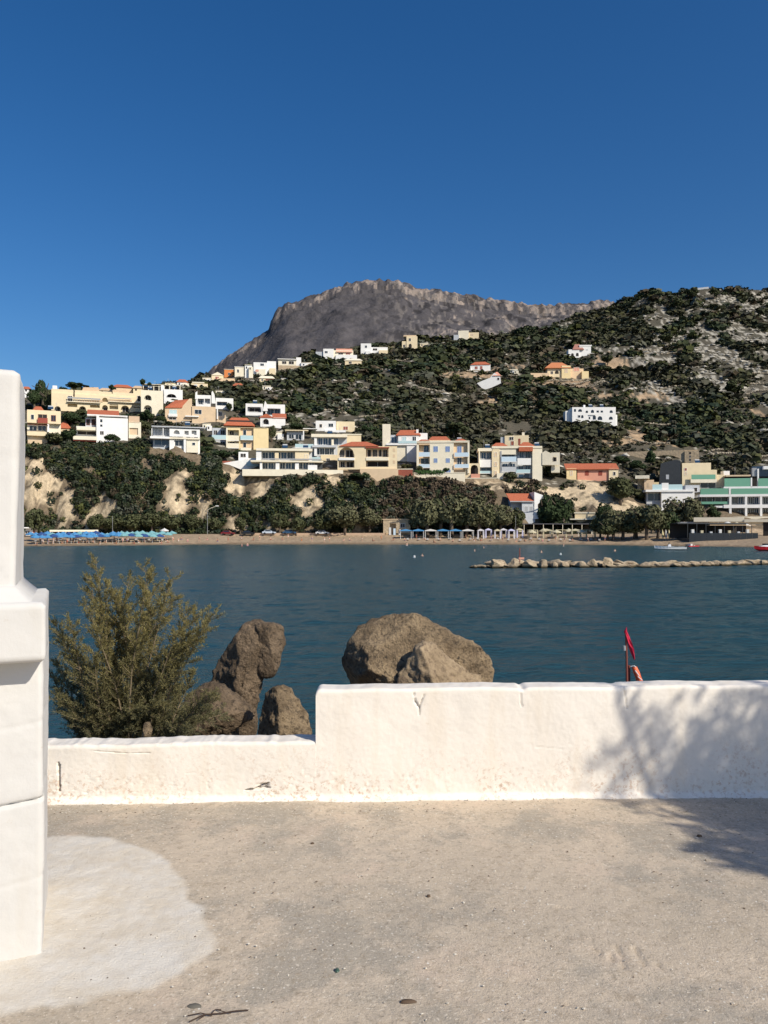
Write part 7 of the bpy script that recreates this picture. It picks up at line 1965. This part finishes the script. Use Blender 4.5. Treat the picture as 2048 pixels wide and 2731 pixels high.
# fishing marker flags behind the wall ---------------------------------
def marker():
    D = 5.3; s = D/F
    def q(px, py, dy=0.0): return ((px-1024)*s, dy, (HZ-py)*s+CAMZ-2.1)
    root = empty("fishing_marker", (0, D, 2.1), 0, "fishing net marker with furled red flag and orange float behind wall", "marker buoy")
    RP = mat("reddish_pole", (.20,.06,.045), rough=.6); RF = mat("crimson_cloth", (.55,.02,.06), rough=.7, trans=.15); OF = mat("orange_float_plastic", (.85,.16,.06), rough=.45)
    MB().tube([q(1672,2150,.02), q(1672,1830), q(1671,1750), q(1669,1688)], [.010,.009,.0075,.006], 7).build("pole", RP, root)
    MB().tube([q(1684,2150,.05), q(1682,1830,.03), q(1680,1776,.02)], .008, 7).build("pole", RP, root)
    MB().tube([q(1665,1722), q(1666,1735)], .009, 6).build("band", METAL, root)
    # furled flag: folded cloth hanging off the pole tip
    mb = MB(); vs = []; fs = []
    L = [(1671,1672,1),(1668,1684,7),(1674,1700,10),(1679,1716,12),(1684,1730,11),(1688,1744,9),(1691,1756,5),(1692,1760,1)]
    n = 8
    for i, (cx, cy, w) in enumerate(L):
        for k in range(n):
            t = 2*math.pi*k/n; rr_ = w*(.75+.35*math.sin(3*t+i*1.1))*.55
            vs.append(q(cx+rr_*math.cos(t), cy+rr_*.2*math.sin(t), .9*rr_*s*math.sin(t)*1.6))
    for i in range(len(L)-1):
        for k in range(n): fs.append((i*n+k, i*n+(k+1) % n, (i+1)*n+(k+1) % n, (i+1)*n+k))
    mb.add(vs, fs).build("red_flag", RF, root)
    mb = MB(); vs = []; fs = []
    L = [(1688,1776,2),(1692,1780,8),(1697,1792,11),(1702,1806,12),(1706,1818,11),(1709,1832,8),(1712,1850,6)]
    for i, (cx, cy, w) in enumerate(L):
        for k in range(n):
            t = 2*math.pi*k/n; rr_ = w*(.9+.15*math.sin(2*t+i*1.7))*.8
            vs.append(q(cx+rr_*math.cos(t), cy-rr_*.3*math.cos(t), rr_*s*math.sin(t)))
    for i in range(len(L)-1):
        for k in range(n): fs.append((i*n+k, i*n+(k+1) % n, (i+1)*n+(k+1) % n, (i+1)*n+k))
    fs.append(tuple(range(n))[::-1])
    mb.add(vs, fs).build("orange_float", OF, root, smooth=True)
    for (a, b) in (((1690,1786),(1700,1800)), ((1697,1802),(1708,1812))):
        MB().tube([q(a[0], a[1], -.03), q(b[0], b[1], -.033)], .004, 5).build("cord", PW, root)
    MB().tube([q(1682,1778,.0), q(1690,1775,-.01), q(1694,1779,-.01)], .004, 5).build("cord", PW, root)
marker()

# ------------------------------------------------------------------ near shrub
def blades(P0, P1, w, rg):
    """slim leaf triangles from P0 to P1"""
    n = len(P0); d = P1-P0
    side = np.cross(d, rg.normal(size=(n, 3))); side /= np.linalg.norm(side, axis=1)[:, None]+1e-9
    m = P0*.45+P1*.55
    V = np.stack([P0, m+side*w[:, None], P1, m-side*w[:, None]], 1).reshape(-1, 3)
    return V
def plumes(stems, rg, nshoot, nleaf, shoot_len, leaf_len, leaf_w, wood, start=.35, droop=.15):
    """stems: list of (points list). returns leaf verts; wood collects branches"""
    out = []
    for pts in stems:
        pts = [np.array(p, float) for p in pts]
        seg = [np.linalg.norm(b-a) for a, b in zip(pts[:-1], pts[1:])]
        cum = np.concatenate([[0], np.cumsum(seg)]); cum /= cum[-1]
        def along(t): return np.array([np.interp(t, cum, [p[k] for p in pts]) for k in range(3)])
        L = sum(seg)
        for s in range(nshoot):
            t = start+(1-start)*(s+rg.random())/nshoot
            p = along(t); ax = along(min(1, t+.03))-along(max(0, t-.03)); ax /= np.linalg.norm(ax)+1e-9
            r_ = rg.normal(size=3); r_ -= ax*r_.dot(ax); r_ /= np.linalg.norm(r_)
            dirn = ax*.9+r_*.75+np.array((0,0,.25)); dirn /= np.linalg.norm(dirn)
            sl = shoot_len*(.5+.7*rg.random())*(1.15-.6*t)
            e = p+dirn*sl+np.array((0,0,-droop*sl))
            wood.tube([tuple(p), tuple((p+e)/2+r_*.01), tuple(e)], [.0022,.0016,.0007], 3, cap=False)
            tt = rg.random(nleaf)**.8
            P = p+(e-p)*tt[:, None]+rg.normal(size=(nleaf, 3))*.006
            dv = dirn*.8+rg.normal(size=(nleaf, 3))*.55; dv /= np.linalg.norm(dv, axis=1)[:, None]
            ll = leaf_len*(.5+.9*rg.random(nleaf))
            out.append(blades(P, P+dv*ll[:, None], leaf_w*(.6+.8*rg.random(nleaf)), rg))
    return out
def near_shrub():
    rg = np.random.default_rng(19)
    root = empty("feathery_shrub", (-1.9, 6.2, 2.0), 0, "feathery olive green tamarisk shrub growing behind the low wall", "shrub")
    O = np.array((-1.9, 6.2, 2.0))
    tips = [(255,1492),(238,1540),(300,1570),(345,1540),(385,1508),(395,1530),(415,1560),(455,1545),(468,1590),(500,1625),(525,1640),(572,1642),(548,1668),(520,1700),(470,1690),(230,1610),(190,1665),(165,1705),(150,1760),(300,1660),(270,1640),(350,1620),(400,1650),(430,1600),(350,1740),(450,1750),(250,1740),(515,1800),(200,1790),(480,1850),(540,1880),(590,1905),(150,1860),(300,1800),(390,1800),(180,1880),(240,1850),(330,1860),(430,1880),(500,1920),(145,1660),(285,1560),(322,1600),(140,1810),(560,1850),(360,1890),(275,1900),(210,1930),(440,1820)]
    wood = MB(); stems = []
    bases = [(330,2060),(300,2050),(370,2070),(260,2060),(420,2050)]
    for i, (tx_, ty) in enumerate(tips):
        D1 = 6.2+rg.uniform(-.45,.5)
        tip = np.array(((tx_-1024)/F*D1, D1, CAMZ+(HZ-ty)/F*D1))-O
        b = bases[i % 5]; Db = 6.2+rg.uniform(-.1,.1)
        bs = np.array(((b[0]+rg.uniform(-25,25)-1024)/F*Db, Db, CAMZ+(HZ-b[1])/F*Db))-O
        if tx_ > 500: bs[0] += .18
        if tx_ < 200: bs[0] -= .15
        mid = bs*.5+tip*.5+np.array(((tip[0]-bs[0])*-.18, rg.uniform(-.06,.06), .06))
        p1 = bs*.75+tip*.25+np.array(((tip[0]-bs[0])*-.15, 0, .03))
        stems.append([bs, p1, mid, tip])
        wood.tube([tuple(bs), tuple(p1), tuple(mid), tuple(tip)], [.013,.009,.005,.0015], 5, cap=False)
    L = plumes(stems, rg, 46, 84, .21, .024, .0024, wood, start=.2)
    V = np.concatenate(L)
    n = len(V)//4
    zrel = V[::4, 2]
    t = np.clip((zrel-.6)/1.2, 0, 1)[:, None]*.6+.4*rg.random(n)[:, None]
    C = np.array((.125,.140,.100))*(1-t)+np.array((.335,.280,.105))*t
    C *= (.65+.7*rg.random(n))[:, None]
    wood.build("branches", mat("shrub_bark", (.22,.17,.11), rough=.9), root)
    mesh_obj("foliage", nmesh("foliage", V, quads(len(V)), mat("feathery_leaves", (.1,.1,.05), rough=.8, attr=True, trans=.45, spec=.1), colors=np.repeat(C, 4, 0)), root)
    print("shrub leaves", n)
    # dry grass along the foot
    P0 = []; P1 = []
    for k in range(900):
        px = rg.uniform(128, 680); D = rg.uniform(5.0, 5.6); x = (px-1024)/F*D
        z = 2.35; hgt = rg.uniform(.25,.62)*(1.0 if px < 420 else .75)
        P0.append((x, D, z)); P1.append((x+rg.normal()*.07, D+rg.normal()*.05, z+hgt))
    P0 = np.array(P0); P1 = np.array(P1)
    V = blades(P0, P1, np.full(len(P0), .0035), rg)
    C = np.array((.30,.24,.13))*(.4+.8*rg.random(len(P0)))[:, None]
    o = mesh_obj("dry_grass", nmesh("dry_grass", V, quads(len(V)), mat("dry_grass_blades", (.3,.25,.13), rough=.8, attr=True, trans=.3), colors=np.repeat(C, 4, 0)))
    tag(o, "straw coloured dry grass along the back of the low wall", kind="stuff")
near_shrub()

# tree standing outside the frame on the right, whose shade falls on the wall ----
def shade_tree():
    rg = np.random.default_rng(23)
    base = Vector((6.6, .6, TZ))
    root = empty("terrace_tree", base, 0, "tamarisk tree right of the terrace, known by its dappled shade on the wall", "tree")
    O = np.array(base)
    def toward(px, py, t, onwall=True):
        if onwall: x, z = wpt(px, py); p = np.array((x, yfront(x), z))
        else: x, y = gpt(px, py); p = np.array((x, y, TZ))
        return p+np.array(S)*t
    tg = [(1640,1865,1,.16,28),(1700,1895,1,.20,30),(1690,1850,1,.12,28),(1760,1925,1,.18,40),(1800,1960,1,.22,44),(1740,1985,1,.16,22),(1850,2060,1,.13,60),(1840,2010,1,.15,55),(1860,2090,1,.14,60),(1780,2020,1,.14,26),(1930,2080,1,.2,70),(1960,2040,1,.2,80),(1985,1920,1,.16,60),(2010,1870,1,.14,50),(1970,1960,1,.15,60),(2030,2020,1,.22,110),(2060,2080,1,.25,140),(2080,1940,1,.25,90),(2020,2100,1,.2,100),(2130,2000,1,.3,120),(1940,1860,1,.12,24),(1640,1840,1,.12,18),(1700,1985,1,.14,16),
          (1850,2085,1,.12,60),(1905,2100,1,.12,70),(1870,2030,1,.10,50),(1985,2075,1,.15,90),(2040,2050,1,.15,90),(1840,2150,0,.08,60),(1900,2165,0,.10,100),(1960,2180,0,.10,120),(1990,2215,0,.12,120),(2030,2175,0,.12,120),(1900,2160,0,.16,80),(1950,2175,0,.18,120),(2010,2190,0,.22,170),(2060,2220,0,.25,180),(1850,2155,0,.10,40),(1960,2260,0,.12,80),(2010,2280,0,.14,110),(2050,2300,0,.18,130),(2120,2200,0,.3,200),(1900,2245,0,.07,30)]
    wood = MB(); stems = []
    for (px, py, ow, r_, cnt) in tg:
        t = 4.7+rg.uniform(-.5,.7)
        c = toward(px, py, t, bool(ow))-O
        k = max(1, cnt//(26 if cnt < 50 else 17))
        for _ in range(k):
            tip = c+rg.normal(size=3)*r_*.75
            s0 = tip+np.array((.45,-.25,-.35))*(.5+.4*rg.random())+rg.normal(size=3)*.08
            stems.append([s0, (s0+tip)/2+np.array((0,0,.05)), tip])
        wood.tube([tuple(c+np.array((.9,-.4,-.7))), tuple(c+np.array((.4,-.2,-.25))), tuple(c)], [.02,.012,.005], 5)
    cc = np.mean([s[0] for s in stems], 0)
    wood2 = MB()
    wood2.tube([(0,0,-.2),(.05,.05,.9),tuple(cc*.55+np.array((.3,0,0))),tuple(cc+np.array((.6,-.3,-.5)))], [.17,.13,.10,.06], 9)
    for (px, py, ow, r_, cnt) in tg[::3]:
        c = toward(px, py, 4.8, bool(ow))-O
        wood2.tube([tuple(cc*.55+np.array((.3,0,0))), tuple((cc*.55+c)/2+np.array((.3,-.2,.1))), tuple(c+np.array((.9,-.4,-.7)))], [.07,.05,.02], 6)
    L = plumes(stems, rg, 9, 20, .26, .047, .0070, wood, start=.1, droop=.3)
    V = np.concatenate(L); n = len(V)//4
    C = np.array((.07,.085,.04))*(.6+.8*rg.random(n))[:, None]
    wood.build("branches", BARK, root); wood2.build("trunk", BARK, root, smooth=True)
    mesh_obj("crown", nmesh("crown", V, quads(len(V)), mat("tree_leaves_near", (.07,.08,.04), rough=.8, attr=True, trans=.2), colors=np.repeat(C, 4, 0)), root)
    print("shade leaves", n)
shade_tree()
